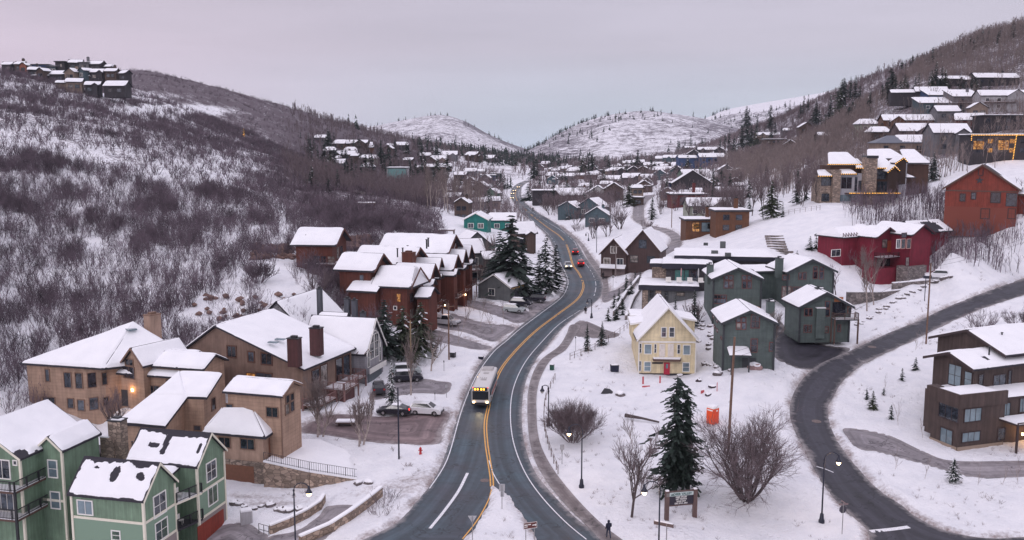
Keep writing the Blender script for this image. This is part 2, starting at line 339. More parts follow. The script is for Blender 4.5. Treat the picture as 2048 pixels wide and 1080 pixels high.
# ground: snow with dirty slush by the kerbs and brush showing through on the hills
gm, nt, b = nmat('ground_snow')
pos = N(nt, 'ShaderNodeNewGeometry').outputs['Position']
at = N(nt, 'ShaderNodeAttribute', attribute_name='dirt').outputs['Fac']; av = N(nt, 'ShaderNodeAttribute', attribute_name='veg').outputs['Fac']
n1 = noisen(nt, pos, .35, 6, .6); n2 = noisen(nt, pos, 2.2, 5, .65); n3 = noisen(nt, pos, 9, 3)
snowc = rampn(nt, n1, [(.3, (.78, .785, .82)), (.6, (.885, .88, .90))])
dm = N(nt, 'ShaderNodeMath', operation='MULTIPLY_ADD'); nt.links.new(n2, dm.inputs[0]); dm.inputs[1].default_value = 1.1; nt.links.new(at, dm.inputs[2])
df = rampw(nt, dm.outputs[0], [(.72, (0, 0, 0)), (1.25, (1, 1, 1))])
dcol = rampn(nt, n3, [(.3, (.22, .17, .15)), (.7, (.46, .40, .40))])
c1 = mixc(nt, df, snowc, dcol)
# brush litter: small dark specks whose density follows the veg attribute
vo = noisen(nt, pos, 1.1, 6, .75); vo2 = noisen(nt, pos, .09, 5, .7)
va = N(nt, 'ShaderNodeMath', operation='MULTIPLY_ADD'); nt.links.new(av, va.inputs[0]); va.inputs[1].default_value = .62
vs = N(nt, 'ShaderNodeMath', operation='MULTIPLY_ADD'); nt.links.new(vo2, vs.inputs[0]); vs.inputs[1].default_value = .55; nt.links.new(vo, vs.inputs[2])
nt.links.new(vs.outputs[0], va.inputs[2])
vf = rampw(nt, va.outputs[0], [(1.08, (0, 0, 0)), (1.20, (1, 1, 1))])
vcol = rampn(nt, n2, [(.3, (.06, .045, .055)), (.7, (.17, .13, .15))])
nt.links.new(mixc(nt, vf, c1, vcol), b.inputs['Base Color']); b.inputs['Roughness'].default_value = .75; b.inputs['Specular IOR Level'].default_value = .25
h = N(nt, 'ShaderNodeMath', operation='ADD'); nt.links.new(n2, h.inputs[0]); nt.links.new(n1, h.inputs[1]); h2 = N(nt, 'ShaderNodeMath', operation='MULTIPLY_ADD'); nt.links.new(n3, h2.inputs[0]); h2.inputs[1].default_value = .25; nt.links.new(h.outputs[0], h2.inputs[2])
vf_ = N(nt, 'ShaderNodeTexVoronoi'); vf_.inputs['Scale'].default_value = 1.3; nt.links.new(pos, vf_.inputs[0]); fm_ = rampn(nt, noisen(nt, pos, .13, 3), [(.52, (0, 0, 0)), (.6, (1, 1, 1))]); fd_ = rampn(nt, vf_.outputs[0], [(.1, (0, 0, 0)), (.35, (1, 1, 1))])
ft_ = N(nt, 'ShaderNodeMath', operation='MULTIPLY'); nt.links.new(mixc(nt, fm_, (1, 1, 1), fd_), ft_.inputs[0]); ft_.inputs[1].default_value = .45; h3 = N(nt, 'ShaderNodeMath', operation='ADD'); nt.links.new(h2.outputs[0], h3.inputs[0]); nt.links.new(ft_.outputs[0], h3.inputs[1]); bumpn(nt, b, h3.outputs[0], .8, .4)
# roof snow
sm_, nt, b = nmat('roof_snow'); pos = N(nt, 'ShaderNodeNewGeometry').outputs['Position']
n1 = noisen(nt, pos, .5, 5); n2 = noisen(nt, pos, 3, 4)
nt.links.new(rampn(nt, n1, [(.3, (.82, .82, .84)), (.7, (.89, .885, .90))]), b.inputs['Base Color']); b.inputs['Roughness'].default_value = .75
b.inputs['Specular IOR Level'].default_value = .25; bumpn(nt, b, n2, .25, .12)
SNOW = sm_
def asphalt(name, c0, c1, wet=.5):
    m, nt, b = nmat(name); pos = N(nt, 'ShaderNodeNewGeometry').outputs['Position']
    n1 = noisen(nt, pos, .12, 5, .6); n2 = noisen(nt, pos, 1.1, 5, .65); n3 = noisen(nt, pos, 25, 2)
    c = rampn(nt, n1, [(.3, c0), (.65, c1)])
    c = mixc(nt, 1, c, rampn(nt, n2, [(.3, (.78, .76, .76)), (.7, (1.12, 1.1, 1.1))]), 'MULTIPLY')
    ae = N(nt, 'ShaderNodeAttribute', attribute_name='across').outputs['Fac']; cx_ = N(nt, 'ShaderNodeCombineXYZ'); nt.links.new(ae, cx_.inputs[0]); n4 = noisen(nt, cx_.outputs[0], .8, 3, .6)
    c = mixc(nt, 1, c, rampn(nt, n4, [(.35, (.55, .54, .56)), (.65, (1.45, 1.47, 1.5))]), 'MULTIPLY')
    at = N(nt, 'ShaderNodeAttribute', attribute_name='dirt').outputs['Fac']
    dm = N(nt, 'ShaderNodeMath', operation='MULTIPLY_ADD'); nt.links.new(n2, dm.inputs[0]); dm.inputs[1].default_value = .9; nt.links.new(at, dm.inputs[2])
    df = rampw(nt, dm.outputs[0], [(.80, (0, 0, 0)), (1.35, (1, 1, 1))])
    dc = rampn(nt, n3, [(.35, (.20, .165, .15)), (.7, (.55, .52, .53))])
    wp_ = N(nt, 'ShaderNodeVectorMath', operation='MULTIPLY_ADD'); nn_ = N(nt, 'ShaderNodeTexNoise'); nn_.inputs['Scale'].default_value = .6; nt.links.new(pos, nn_.inputs[0]); nt.links.new(nn_.outputs['Color'], wp_.inputs[0]); wp_.inputs[1].default_value = (5, 5, 5); nt.links.new(pos, wp_.inputs[2])
    vk_ = N(nt, 'ShaderNodeTexVoronoi', feature='DISTANCE_TO_EDGE'); vk_.inputs['Scale'].default_value = .13; nt.links.new(wp_.outputs[0], vk_.inputs[0])
    c = mixc(nt, 1, c, rampn(nt, vk_.outputs[0], [(.004, (.45, .44, .45)), (.014, (1, 1, 1))]), 'MULTIPLY')
    nt.links.new(mixc(nt, df, c, dc), b.inputs['Base Color'])
    nt.links.new(rampn(nt, n1, [(.3, (wet,) * 3), (.7, (wet + .25,) * 3)]), b.inputs['Roughness']); bumpn(nt, b, n3, .15, .01)
    return m
ROADM = asphalt('asphalt', (.038, .039, .052), (.056, .086, .102), .45)
ROAD2 = asphalt('asphalt_dark', (.027, .027, .036), (.045, .044, .055), .58)
WALKM = asphalt('wet_path', (.12, .10, .10), (.20, .17, .165), .45)
LOTM = asphalt('driveway_grey', (.17, .155, .165), (.26, .24, .245), .6)
BRICKM = asphalt('driveway_brick', (.14, .10, .10), (.22, .165, .16), .6)
TARM = asphalt('driveway_tar', (.022, .02, .028), (.04, .037, .048), .4)
WHITEP = plain('paint_white', (.72, .72, .74), .6, var=.22, scale=5)
YELP = plain('paint_yellow', (.70, .36, .08), .6, var=.25, scale=5)
GLASS, nt, b = nmat('window_glass'); b.inputs['Roughness'].default_value = .06; b.inputs['Specular IOR Level'].default_value = .9
oi_ = N(nt, 'ShaderNodeObjectInfo').outputs['Random']; ps_ = N(nt, 'ShaderNodeNewGeometry').outputs['Position']
gc_ = rampn(nt, oi_, [(0, (.018, .02, .028)), (.5, (.035, .045, .06)), (.62, (.10, .12, .15)), (.8, (.03, .03, .04)), (.88, (.24, .21, .19))])
nt.links.new(mixc(nt, 1, gc_, rampn(nt, noisen(nt, ps_, 1.4, 2), [(.4, (.5, .5, .5)), (.6, (1.3, 1.3, 1.3))]), 'MULTIPLY'), b.inputs['Base Color'])
GLASSB = plain('window_glass_pale', (.16, .22, .25), .08, var=.4, scale=.5, spec=.9)
LIT, nt, b = nmat('window_lit'); ps_ = N(nt, 'ShaderNodeNewGeometry').outputs['Position']
nt.links.new(rampn(nt, noisen(nt, ps_, 1.7, 3, .7), [(.38, (.10, .03, .008)), (.5, (.55, .22, .05)), (.68, (1, .55, .18))]), b.inputs['Emission Color']); b.inputs['Emission Strength'].default_value = .75; b.inputs['Base Color'].default_value = (.05, .03, .02, 1); b.inputs['Roughness'].default_value = .1
BULB = glow('lamp_bulb', (1.0, .70, .38), 7)
FAIRY = glow('fairy_bulb', (1.0, .50, .08), 2.2)
BLACK = plain('black_metal', (.018, .018, .022), .45)
TYRE = plain('tyre_rubber', (.02, .02, .02), .85)
CHROME = plain('bright_metal', (.5, .5, .52), .3, metal=.9)
TRIM = plain('trim_cream', (.72, .68, .56), .6, var=.06)
TRIMW = plain('trim_white', (.78, .76, .72), .6, var=.05)
TRIMB = plain('trim_brown', (.10, .055, .042), .7)
TRIMD = plain('trim_dark', (.030, .028, .035), .6)
TRIMR = plain('trim_red', (.20, .07, .065), .7)
ROOFD = plain('shingle_dark', (.030, .027, .036), .85, scale=6, var=.25)
ROOFG = plain('metal_roof_green', (.07, .10, .10), .4, scale=1)
WOODP = plain('pole_wood', (.17, .10, .07), .9, scale=4, var=.3)
BARK = plain('bark_dark', (.075, .055, .055), .9, var=.3)
BARKL = plain('bark_pale', (.36, .30, .27), .9, var=.35, scale=5)
TWIG = plain('twig_brown', (.165, .125, .132), .9, var=.35, scale=2)
TWIGP = plain('twig_purple', (.125, .092, .112), .9, var=.6, scale=.3)
TWIGL = plain('twig_tan', (.21, .165, .155), .9, var=.3, scale=.5)
SPR = plain('spruce_needles', (.020, .034, .026), .8, var=.6, scale=1.4)
SPR2 = plain('spruce_needles_warm', (.040, .050, .026), .8, var=.5, scale=1.4)
REDROCK = plain('rock_red', (.19, .115, .095), .9, var=.4, scale=1.5, bump=.4)
ROCK = plain('rock_grey', (.13, .11, .11), .9, var=.5, scale=1.2, bump=.4)
STONE = siding('stone_wall', (.30, .23, .185), 'stone', .9)
STONEL = siding('stone_block', (.21, .18, .17), 'stone', .8)

# ------------------------------------------------------------------ mesh helpers
class MB:
    def __init__(s): s.v = []; s.f = []; s.m = []
    def add(s, vs, fs, mi=0):
        o = len(s.v); s.v += [tuple(map(float, p)) for p in vs]; s.f += [tuple(i + o for i in f) for f in fs]; s.m += [mi] * len(fs); return s
    def box(s, c, d, yaw=0, mi=0, taper=1.0):
        cx, cy, cz = c; dx, dy, dz = d[0] / 2, d[1] / 2, d[2] / 2; cs, sn = math.cos(yaw), math.sin(yaw); vs = []
        for z, k in ((-dz, 1), (dz, taper)):
            for x, y in ((-dx, -dy), (dx, -dy), (dx, dy), (-dx, dy)):
                vs.append((cx + (x * cs - y * sn) * k, cy + (x * sn + y * cs) * k, cz + z))
        return s.add(vs, [(0, 3, 2, 1), (4, 5, 6, 7), (0, 1, 5, 4), (1, 2, 6, 5), (2, 3, 7, 6), (3, 0, 4, 7)], mi)
    def prism(s, poly, z0, z1, mi=0):
        """poly: list of (x,y) ccw; z0,z1 numbers or lists"""
        n = len(poly); a = z0 if hasattr(z0, '__len__') else [z0] * n; c = z1 if hasattr(z1, '__len__') else [z1] * n
        vs = [(x, y, a[i]) for i, (x, y) in enumerate(poly)] + [(x, y, c[i]) for i, (x, y) in enumerate(poly)]
        fs = [tuple(range(n))[::-1], tuple(range(n, 2 * n))] + [(i, (i + 1) % n, n + (i + 1) % n, n + i) for i in range(n)]
        return s.add(vs, fs, mi)
    def slab(s, poly, t, mi=0):
        """poly: 3-D planar-ish polygon, thickness t upwards"""
        n = len(poly); vs = [tuple(p) for p in poly] + [(p[0], p[1], p[2] + t) for p in poly]
        fs = [tuple(range(n))[::-1], tuple(range(n, 2 * n))] + [(i, (i + 1) % n, n + (i + 1) % n, n + i) for i in range(n)]
        return s.add(vs, fs, mi)
    def tube(s, pts, rad, n=6, mi=0, cap=True):
        pts = [Vector(p) for p in pts]; rr = rad if hasattr(rad, '__len__') else [rad] * len(pts); rings = []; o = len(s.v)
        up = Vector((0, 0, 1)); pv = None
        for i, p in enumerate(pts):
            t = (pts[min(i + 1, len(pts) - 1)] - pts[max(i - 1, 0)]).normalized()
            if pv is None: a = t.cross(up if abs(t.z) < .95 else Vector((1, 0, 0))).normalized()
            else: a = (pv - t * pv.dot(t)).normalized()
            pv = a; bb = t.cross(a)
            for k in range(n):
                w = 2 * math.pi * k / n; q = p + (a * math.cos(w) + bb * math.sin(w)) * rr[i]; s.v.append((q.x, q.y, q.z))
        for i in range(len(pts) - 1):
            for k in range(n):
                s.f.append((o + i * n + k, o + i * n + (k + 1) % n, o + (i + 1) * n + (k + 1) % n, o + (i + 1) * n + k)); s.m.append(mi)
        if cap and n > 2:
            s.f.append(tuple(o + k for k in range(n))[::-1]); s.m.append(mi)
            s.f.append(tuple(o + (len(pts) - 1) * n + k for k in range(n))); s.m.append(mi)
        return s
    def lathe(s, prof, c=(0, 0, 0), n=12, mi=0):
        o = len(s.v)
        for r, z in prof:
            for k in range(n):
                w = 2 * math.pi * k / n; s.v.append((c[0] + r * math.cos(w), c[1] + r * math.sin(w), c[2] + z))
        for i in range(len(prof) - 1):
            for k in range(n): s.f.append((o + i * n + k, o + i * n + (k + 1) % n, o + (i + 1) * n + (k + 1) % n, o + (i + 1) * n + k)); s.m.append(mi)
        s.f.append(tuple(o + k for k in range(n))[::-1]); s.m.append(mi)
        s.f.append(tuple(o + (len(prof) - 1) * n + k for k in range(n))); s.m.append(mi)
        return s
def build(name, mb, mats, parent=None, smooth=False, uv=False, origin=None):
    """mb in world coords (or local to parent when origin is None and parent at that frame)"""
    me = bpy.data.meshes.new(name); V = mb.v
    if origin is not None: V = [(x - origin[0], y - origin[1], z - origin[2]) for x, y, z in V]
    me.from_pydata(V, [], mb.f)
    mats = mats if isinstance(mats, (list, tuple)) else [mats]
    for m in mats: me.materials.append(m)
    if len(mats) > 1: me.polygons.foreach_set('material_index', mb.m)
    if smooth: me.polygons.foreach_set('use_smooth', [True] * len(mb.f))
    if uv:
        ul = me.uv_layers.new(name='UVMap'); me.update(); ox, oy, oz = origin or (0, 0, 0)
        for p in me.polygons:
            nn = p.normal
            if abs(nn.z) < .8: t = Vector((-nn.y, nn.x, 0)).normalized(); w = Vector((0, 0, 1))
            else: t = Vector((1, 0, 0)); w = Vector((0, 1, 0))
            for li in p.loop_indices:
                c = me.vertices[me.loops[li].vertex_index].co; ul.data[li].uv = (c.dot(t) + 40, c.dot(w) + oz + 40)
    me.validate(); me.update()
    o = bpy.data.objects.new(name, me); COL.objects.link(o)
    if parent is not None: o.parent = parent
    return o
def tag(o, label, cat=None, group=None, kind=None):
    if label: o['label'] = label
    if cat: o['category'] = cat
    if group: o['group'] = group
    if kind: o['kind'] = kind
    return o
def empty(name, loc, rz=0):
    o = bpy.data.objects.new(name, None); COL.objects.link(o); o.location = loc; o.rotation_euler = (0, 0, rz); o.empty_display_size = .5
    return o
def copy_tree(o, loc=None, rz=None, sc=None, parent=None):
    c = o.copy(); COL.objects.link(c)
    if parent is not None: c.parent = parent
    if loc is not None: c.location = loc
    if rz is not None: c.rotation_euler = (0, 0, rz)
    if sc is not None: c.scale = sc if hasattr(sc, '__len__') else (sc, sc, sc)
    for ch in KIDS.get(o.name, ()): copy_tree(ch, parent=c)
    return c
KIDS = {}
def kids(o, *ch): KIDS[o.name] = list(ch)

# ------------------------------------------------------------------ the ground sheet
def vegmap(px, py):
    """how brushy the hillside is at a point of the slope (0..1), from the lie of the land in the photograph"""
    v = np.zeros(px.shape)
    def blob(cx, cy, rx, ry, w):
        return w * np.exp(-(((px - cx) / rx) ** 2 + ((py - cy) / ry) ** 2))
    lt = np.clip((905 - px) / 45., 0, 1)
    top = 1 / (1 + np.exp((py - (300 + px * .17)) / 35.))      # upper slope nearly closed brush
    v = lt * (.34 + .50 * top)
    v = v + blob(740, 420, 150, 60, .8) + blob(620, 360, 120, 60, .5) + blob(100, 560, 140, 90, .12) + blob(230, 470, 90, 70, .1)
    v = v - blob(590, 450, 90, 32, .6) - blob(560, 560, 70, 60, .45) - blob(470, 330, 60, 25, .35) - blob(350, 222, 80, 9, 1.6) - blob(250, 195, 60, 7, 1.4) - blob(860, 385, 50, 14, .6) - blob(640, 620, 80, 40, .5) - blob(400, 640, 60, 30, .5) - blob(330, 570, 60, 40, .2)
    v = v * (1 - .65 * np.clip((py - 460) / 50, 0, 1) * np.clip((px - 540) / 60, 0, 1))
    v = v * (1 - .4 * np.clip((py - 660) / 60, 0, 1)) * lt
    return v
def vegR(px, py):
    line = 262 + (1500 - px) * .32
    return np.clip((px - 1440) / 60., 0, 1) * np.clip((300 - (py - 0)) / 60 + .4, 0, 1)
PXg, PYg = proj(GX, GY, ZB)
veg = np.clip(vegmap(PXg, PYg), 0, 1.1)
veg = veg * np.clip((ZB - 4.5) / 4, 0, 1)
vR = .85 * np.clip((PXg - 1440) / 80, 0, 1) * np.clip((335 - PYg + 12 * fbm(GX / 20, GY / 20, 8)) / 25, 0, 1)
vR = np.maximum(vR, .42 * np.clip((PXg - 1680) / 40, 0, 1) * np.clip((PYg - 385) / 20, 0, 1) * np.clip((548 - PYg) / 20, 0, 1))
vR = np.maximum(vR, .5 * np.clip((PXg - 1420) / 40, 0, 1) * np.clip((1720 - PXg) / 40, 0, 1) * np.clip((400 - PYg) / 25, 0, 1))
veg = np.maximum(veg, vR); vshade = np.where(GY < 600, .62, 1.) + 0 * veg
veg = np.maximum(veg, .5 * np.clip((GY - 400) / 250, 0, 1)) * np.clip((SD - 3) / 6, 0, 1)
veg = np.maximum(veg, .65 * np.clip((GY - 900) / 300, 0, 1)) * np.clip((SD - 1) / 4, 0, 1)
me = bpy.data.meshes.new('ground')
co = np.stack([GX.ravel(), GY.ravel(), ZF.ravel()], 1)
ii = np.arange(NA * NB).reshape(NB, NA)
q = np.stack([ii[:-1, :-1].ravel(), ii[:-1, 1:].ravel(), ii[1:, 1:].ravel(), ii[1:, :-1].ravel()], 1)
def mesh_np(me, co, fa, k=4):
    me.vertices.add(len(co)); me.vertices.foreach_set('co', co.astype(np.float32).ravel())
    me.loops.add(fa.size); me.loops.foreach_set('vertex_index', fa.astype(np.int32).ravel())
    me.polygons.add(len(fa)); me.polygons.foreach_set('loop_start', np.arange(0, fa.size, k, dtype=np.int32))
    me.update(calc_edges=True)
mesh_np(me, co, q)
me.polygons.foreach_set('use_smooth', np.ones(len(q), bool))
for nme, arr in (('dirt', dirt), ('veg', veg * np.where(PXg > 1400, .82, .70 + .30 * np.clip((GY - 420) / 250, 0, 1)))):
    a = me.attributes.new(nme, 'FLOAT', 'POINT'); a.data.foreach_set('value', arr.astype(np.float32).ravel())
me.materials.append(gm)
g = bpy.data.objects.new('ground', me); COL.objects.link(g); tag(g, 'snow covered valley floor and hillsides with dark brush showing through', None, None, 'structure')
print('range', ZB.min(), ZB.max())

def sheet(name, P, mat, h, step=3, label=None, hole=None, dirty=True, Z=None):
    """road surface: boundary polygon P in plan, draped on the land, clipped terrain-grid points inside"""
    Z = ZB if Z is None else Z
    lo, hi = P.min(0), P.max(0); m = np.zeros(ZB.shape, bool); m[::step, ::step] = True
    m &= (GX > lo[0]) & (GX < hi[0]) & (GY > lo[1]) & (GY < hi[1])
    x, y = GX[m], GY[m]; d = sdist(P, x, y); k = d < -.45; 
    vs = [Vector(p) for p in P] + [Vector((a, b_)) for a, b_ in zip(x[k], y[k])]
    n = len(P); r = delaunay_2d_cdt(vs, [(i, (i + 1) % n) for i in range(n)], [list(range(n))], 1, 1e-4)
    V, Fc = r[0], r[2]; X = np.array([v.x for v in V]); Y = np.array([v.y for v in V]); zz = interp(Z, X, Y) + h
    me = bpy.data.meshes.new(name); me.from_pydata([(a, b_, c) for a, b_, c in zip(X, Y, zz)], [], Fc)
    for p in me.polygons:
        if p.normal.z < 0: p.flip()
    a = me.attributes.new('dirt', 'FLOAT', 'POINT'); dd = -sdist(P, X, Y)
    w = .62 * np.clip(1 - dd / 1.2, 0, 1) + .35 * np.clip(fbm(X / 5, Y / 9, 77, 3), 0, 1)
    a.data.foreach_set('value', (w if dirty else w * 0).astype(np.float32)); a2 = me.attributes.new('across', 'FLOAT', 'POINT'); a2.data.foreach_set('value', dd.astype(np.float32))
    me.polygons.foreach_set('use_smooth', np.ones(len(me.polygons), bool))
    me.materials.append(mat); o = bpy.data.objects.new(name, me); COL.objects.link(o)
    tag(o, label or name, None, None, 'structure'); return o
sheet('road', POLY['road'], ROADM, .0, 3, 'wet two lane main road winding up the valley')
sheet('side_road', POLY['side_road'], ROAD2, .012, 3, 'dark side road curving up the right hillside')
sheet('lane', POLY['lane'], LOTM, .008, 3, 'narrow grey lane climbing behind the houses')
sheet('sidewalk', POLY['sidewalk'], WALKM, .02, 2, 'cleared brown footway beside the main road')
sheet('footpath', POLY['footpath'], WALKM, .016, 2, 'slushy footway along the upper bend')
lm = dict(th_drive=TARM, right_drive=LOTM, brick_lot=BRICKM, grey_lot=LOTM, lot_a=LOTM, lot_b=LOTM, lot_c=LOTM, low_drive=LOTM, garage_drive=LOTM, lot_d=LOTM, lot_e=WALKM)
for i, (k, mt) in enumerate(lm.items()): sheet('driveway', POLY[k], mt, -.01 - .002 * i, 3, 'cleared driveway in the snow')

def paint(px, w, mat, name, off=0, h=.014, seg=None, dash=None):
    """a painted line along photo points"""
    C = np.array([onground(*p)[:2] for p in crom(px, 6)]); T = np.gradient(C, axis=0); T /= np.linalg.norm(T, axis=1)[:, None] + 1e-9
    Nn = np.stack([-T[:, 1], T[:, 0]], 1); mb = MB(); vs = []; fs = []
    for i in range(len(C)):
        for sgn in (-1, 1):
            p = C[i] + Nn[i] * (off + sgn * w / 2); vs.append((p[0], p[1], float(interp(ZB, p[0], p[1])) + h))
    for i in range(len(C) - 1): fs.append((2 * i, 2 * i + 1, 2 * i + 3, 2 * i + 2))
    mb.add(vs, fs); o = build(name, mb, mat); tag(o, name.replace('_', ' ') + ' painted on the road', None, None, 'structure')
    for p in o.data.polygons:
        if p.normal.z < 0: p.flip()
    return o
yel = [(984,973),(983,954),(978,921),(973,887),(971,847),(978,810),(988,772),(1000,742),(1021,713),(1052,680),(1080,655),(1119,626),(1153,600),(1165,581),(1166,566),(1158,547),(1146,530),(1139,506),(1131,486),(1118,471),(1098,457),(1077,441),(1055,423),(1038,407),(1031,392),(1033,379),(1044,369)]
paint(yel, .16, YELP, 'centre_line', -.16); paint(yel, .16, YELP, 'centre_line', .16)
paint([(984,974),(977,1000),(955,1040),(925,1078)], .14, YELP, 'centre_line')
paint([(986,975),(1003,990),(1020,1010)], .12, WHITEP, 'gore_line')
paint([(978,921),(987,948),(1003,975)], .12, WHITEP, 'gore_line')
paint([(859,977),(894,920),(921,828),(941,776),(958,743),(987,704),(1015,680),(1040,658),(1088,622),(1122,596),(1134,576),(1136,561),(1130,544),(1119,523),(1113,496),(1105,478),(1088,460),(1066,442),(1045,424),(1033,408),(1026,392),(1027,380),(1038,368)], .13, WHITEP, 'edge_line')
paint([(1173,1079),(1132,1045),(1087,998),(1054,952),(1032,902),(1022,854),(1022,802),(1032,761),(1054,719),(1088,679),(1119,648),(1160,621)], .13, WHITEP, 'edge_line')
paint([(1188,592),(1192,573),(1188,554),(1177,535),(1160,513),(1151,487),(1136,472),(1118,458),(1094,444),(1070,428),(1047,408),(1038,392),(1039,380),(1050,369)], .13, WHITEP, 'edge_line')
paint([(860,1057),(890,1020),(917,982),(935,946)], .34, WHITEP, 'lane_line')
paint([(1741,1063),(1780,1059),(1818,1054)], .6, WHITEP, 'stop_line')
paint([(1633,933),(1650,938),(1667,945)], .15, WHITEP, 'stop_line')
# ------------------------------------------------------------------ far hills, each a ridge mesh at its own distance
def farhill(name, crest, run, foot, seed, label, vegw, n=150, m=46, rough=14.):
    cr = crom([aty(*c) for c in crest], 24); t = np.linspace(0, len(cr) - 1, n); i = np.clip(t.astype(int), 0, len(cr) - 2); f = (t - i)[:, None]
    cr = cr[i] * (1 - f) + cr[i + 1] * f; co = []
    S = np.concatenate([np.linspace(-.6, 0, 9)[:-1], np.linspace(0, 1, m)])
    d = -cr[:, :2] / np.linalg.norm(cr[:, :2], axis=1)[:, None]
    for s in S:
        a = abs(s) ** (1.15 if s > 0 else 1.3); P = cr[:, :2] + d * (run * s)
        z = cr[:, 2] * (1 - a) + foot * a
        rel = rough * fbm(P[:, 0] / 260, P[:, 1] / 260, seed, 5) * (1 - abs(1 - 2 * min(abs(s), 1)) ** 2 + .06)
        rid = rough * 1.2 * (np.abs(fbm(P[:, 0] / 150 + s, P[:, 1] / 500, seed + 5, 3)) - .2) * min(abs(s) * 3, 1) * (1 - abs(s)) if s > 0 else 0
        co.append(np.stack([P[:, 0], P[:, 1], z + rel + rid], 1))
    co = np.concatenate(co); ii = np.arange(n * len(S)).reshape(len(S), n)
    q = np.stack([ii[:-1, :-1].ravel(), ii[:-1, 1:].ravel(), ii[1:, 1:].ravel(), ii[1:, :-1].ravel()], 1)[:, ::-1]
    me = bpy.data.meshes.new(name); mesh_np(me, co, q); me.polygons.foreach_set('use_smooth', np.ones(len(q), bool))
    sv = np.repeat(S, n); a = me.attributes.new('veg', 'FLOAT', 'POINT'); a.data.foreach_set('value', np.array([vegw(s, u) for s, u in zip(sv, np.tile(np.linspace(0, 1, n), len(S)))], np.float32))
    me.materials.append(farm); o = bpy.data.objects.new(name, me); COL.objects.link(o); tag(o, label, None, None, 'structure')
    return co.reshape(len(S), n, 3)
farm, nt, b = nmat('far_hill_snow'); pos = N(nt, 'ShaderNodeNewGeometry').outputs['Position']
av = N(nt, 'ShaderNodeAttribute', attribute_name='veg').outputs['Fac']
n1 = noisen(nt, pos, .075, 8, .85); n2 = noisen(nt, pos, .012, 4, .6); n3 = noisen(nt, pos, .35, 3, .7)
vz = N(nt, 'ShaderNodeMath', operation='MULTIPLY'); nt.links.new(n1, vz.inputs[0]); vz.inputs[1].default_value = 1.7
va = N(nt, 'ShaderNodeMath', operation='MULTIPLY_ADD'); nt.links.new(n2, va.inputs[0]); va.inputs[1].default_value = .5; nt.links.new(vz.outputs[0], va.inputs[2])
vb = N(nt, 'ShaderNodeMath', operation='MULTIPLY_ADD'); nt.links.new(av, vb.inputs[0]); vb.inputs[1].default_value = .75; nt.links.new(va.outputs[0], vb.inputs[2])
vc = N(nt, 'ShaderNodeMath', operation='MULTIPLY_ADD'); nt.links.new(n3, vc.inputs[0]); vc.inputs[1].default_value = .35; nt.links.new(vb.outputs[0], vc.inputs[2])
vf = rampw(nt, vc.outputs[0], [(1.50, (0, 0, 0)), (1.66, (1, 1, 1))])
nt.links.new(mixc(nt, vf, (.78, .77, .80), (.13, .11, .13)), b.inputs['Base Color']); b.inputs['Roughness'].default_value = .8
HL = farhill('hill', [(600,300,2600),(700,262,2500),(760,250,2400),(820,238,2350),(880,230,2300),(930,243,2250),(980,270,2250),(1040,294,2300),(1110,312,2400),(1200,335,2400)], 900, -10, 3, 'snowy rounded hill left of the valley head', lambda s, u: .36 + .22 * (u > .55) * (s < .15))
HR = farhill('hill', [(960,350,2000),(1010,322,2000),(1060,300,1950),(1110,272,1950),(1160,248,1950),(1210,232,1900),(1285,222,1900),(1350,228,1850),(1420,240,1850),(1500,262,1850),(1600,300,1850),(1750,340,1850)], 780, 0, 9, 'brushy snow hill right of the valley head', lambda s, u: .44 + .08 * math.sin(9 * u))
HS = farhill('hill', [(1200,300,3300),(1320,262,3200),(1410,236,3000),(1450,220,2900),(1510,208,2800),(1570,198,2700),(1640,186,2600),(1700,176,2500),(1800,165,2500),(1950,160,2500)], 900, 40, 14, 'open white ski hill behind the right slope', lambda s, u: .06 + .35 * (s > .35))
farhill('hill', [(900,330,3800),(1000,314,3700),(1060,300,3600),(1100,296,3600),(1180,300,3600),(1300,320,3600)], 900, 0, 21, 'low wooded ridge closing the valley', lambda s, u: .9)
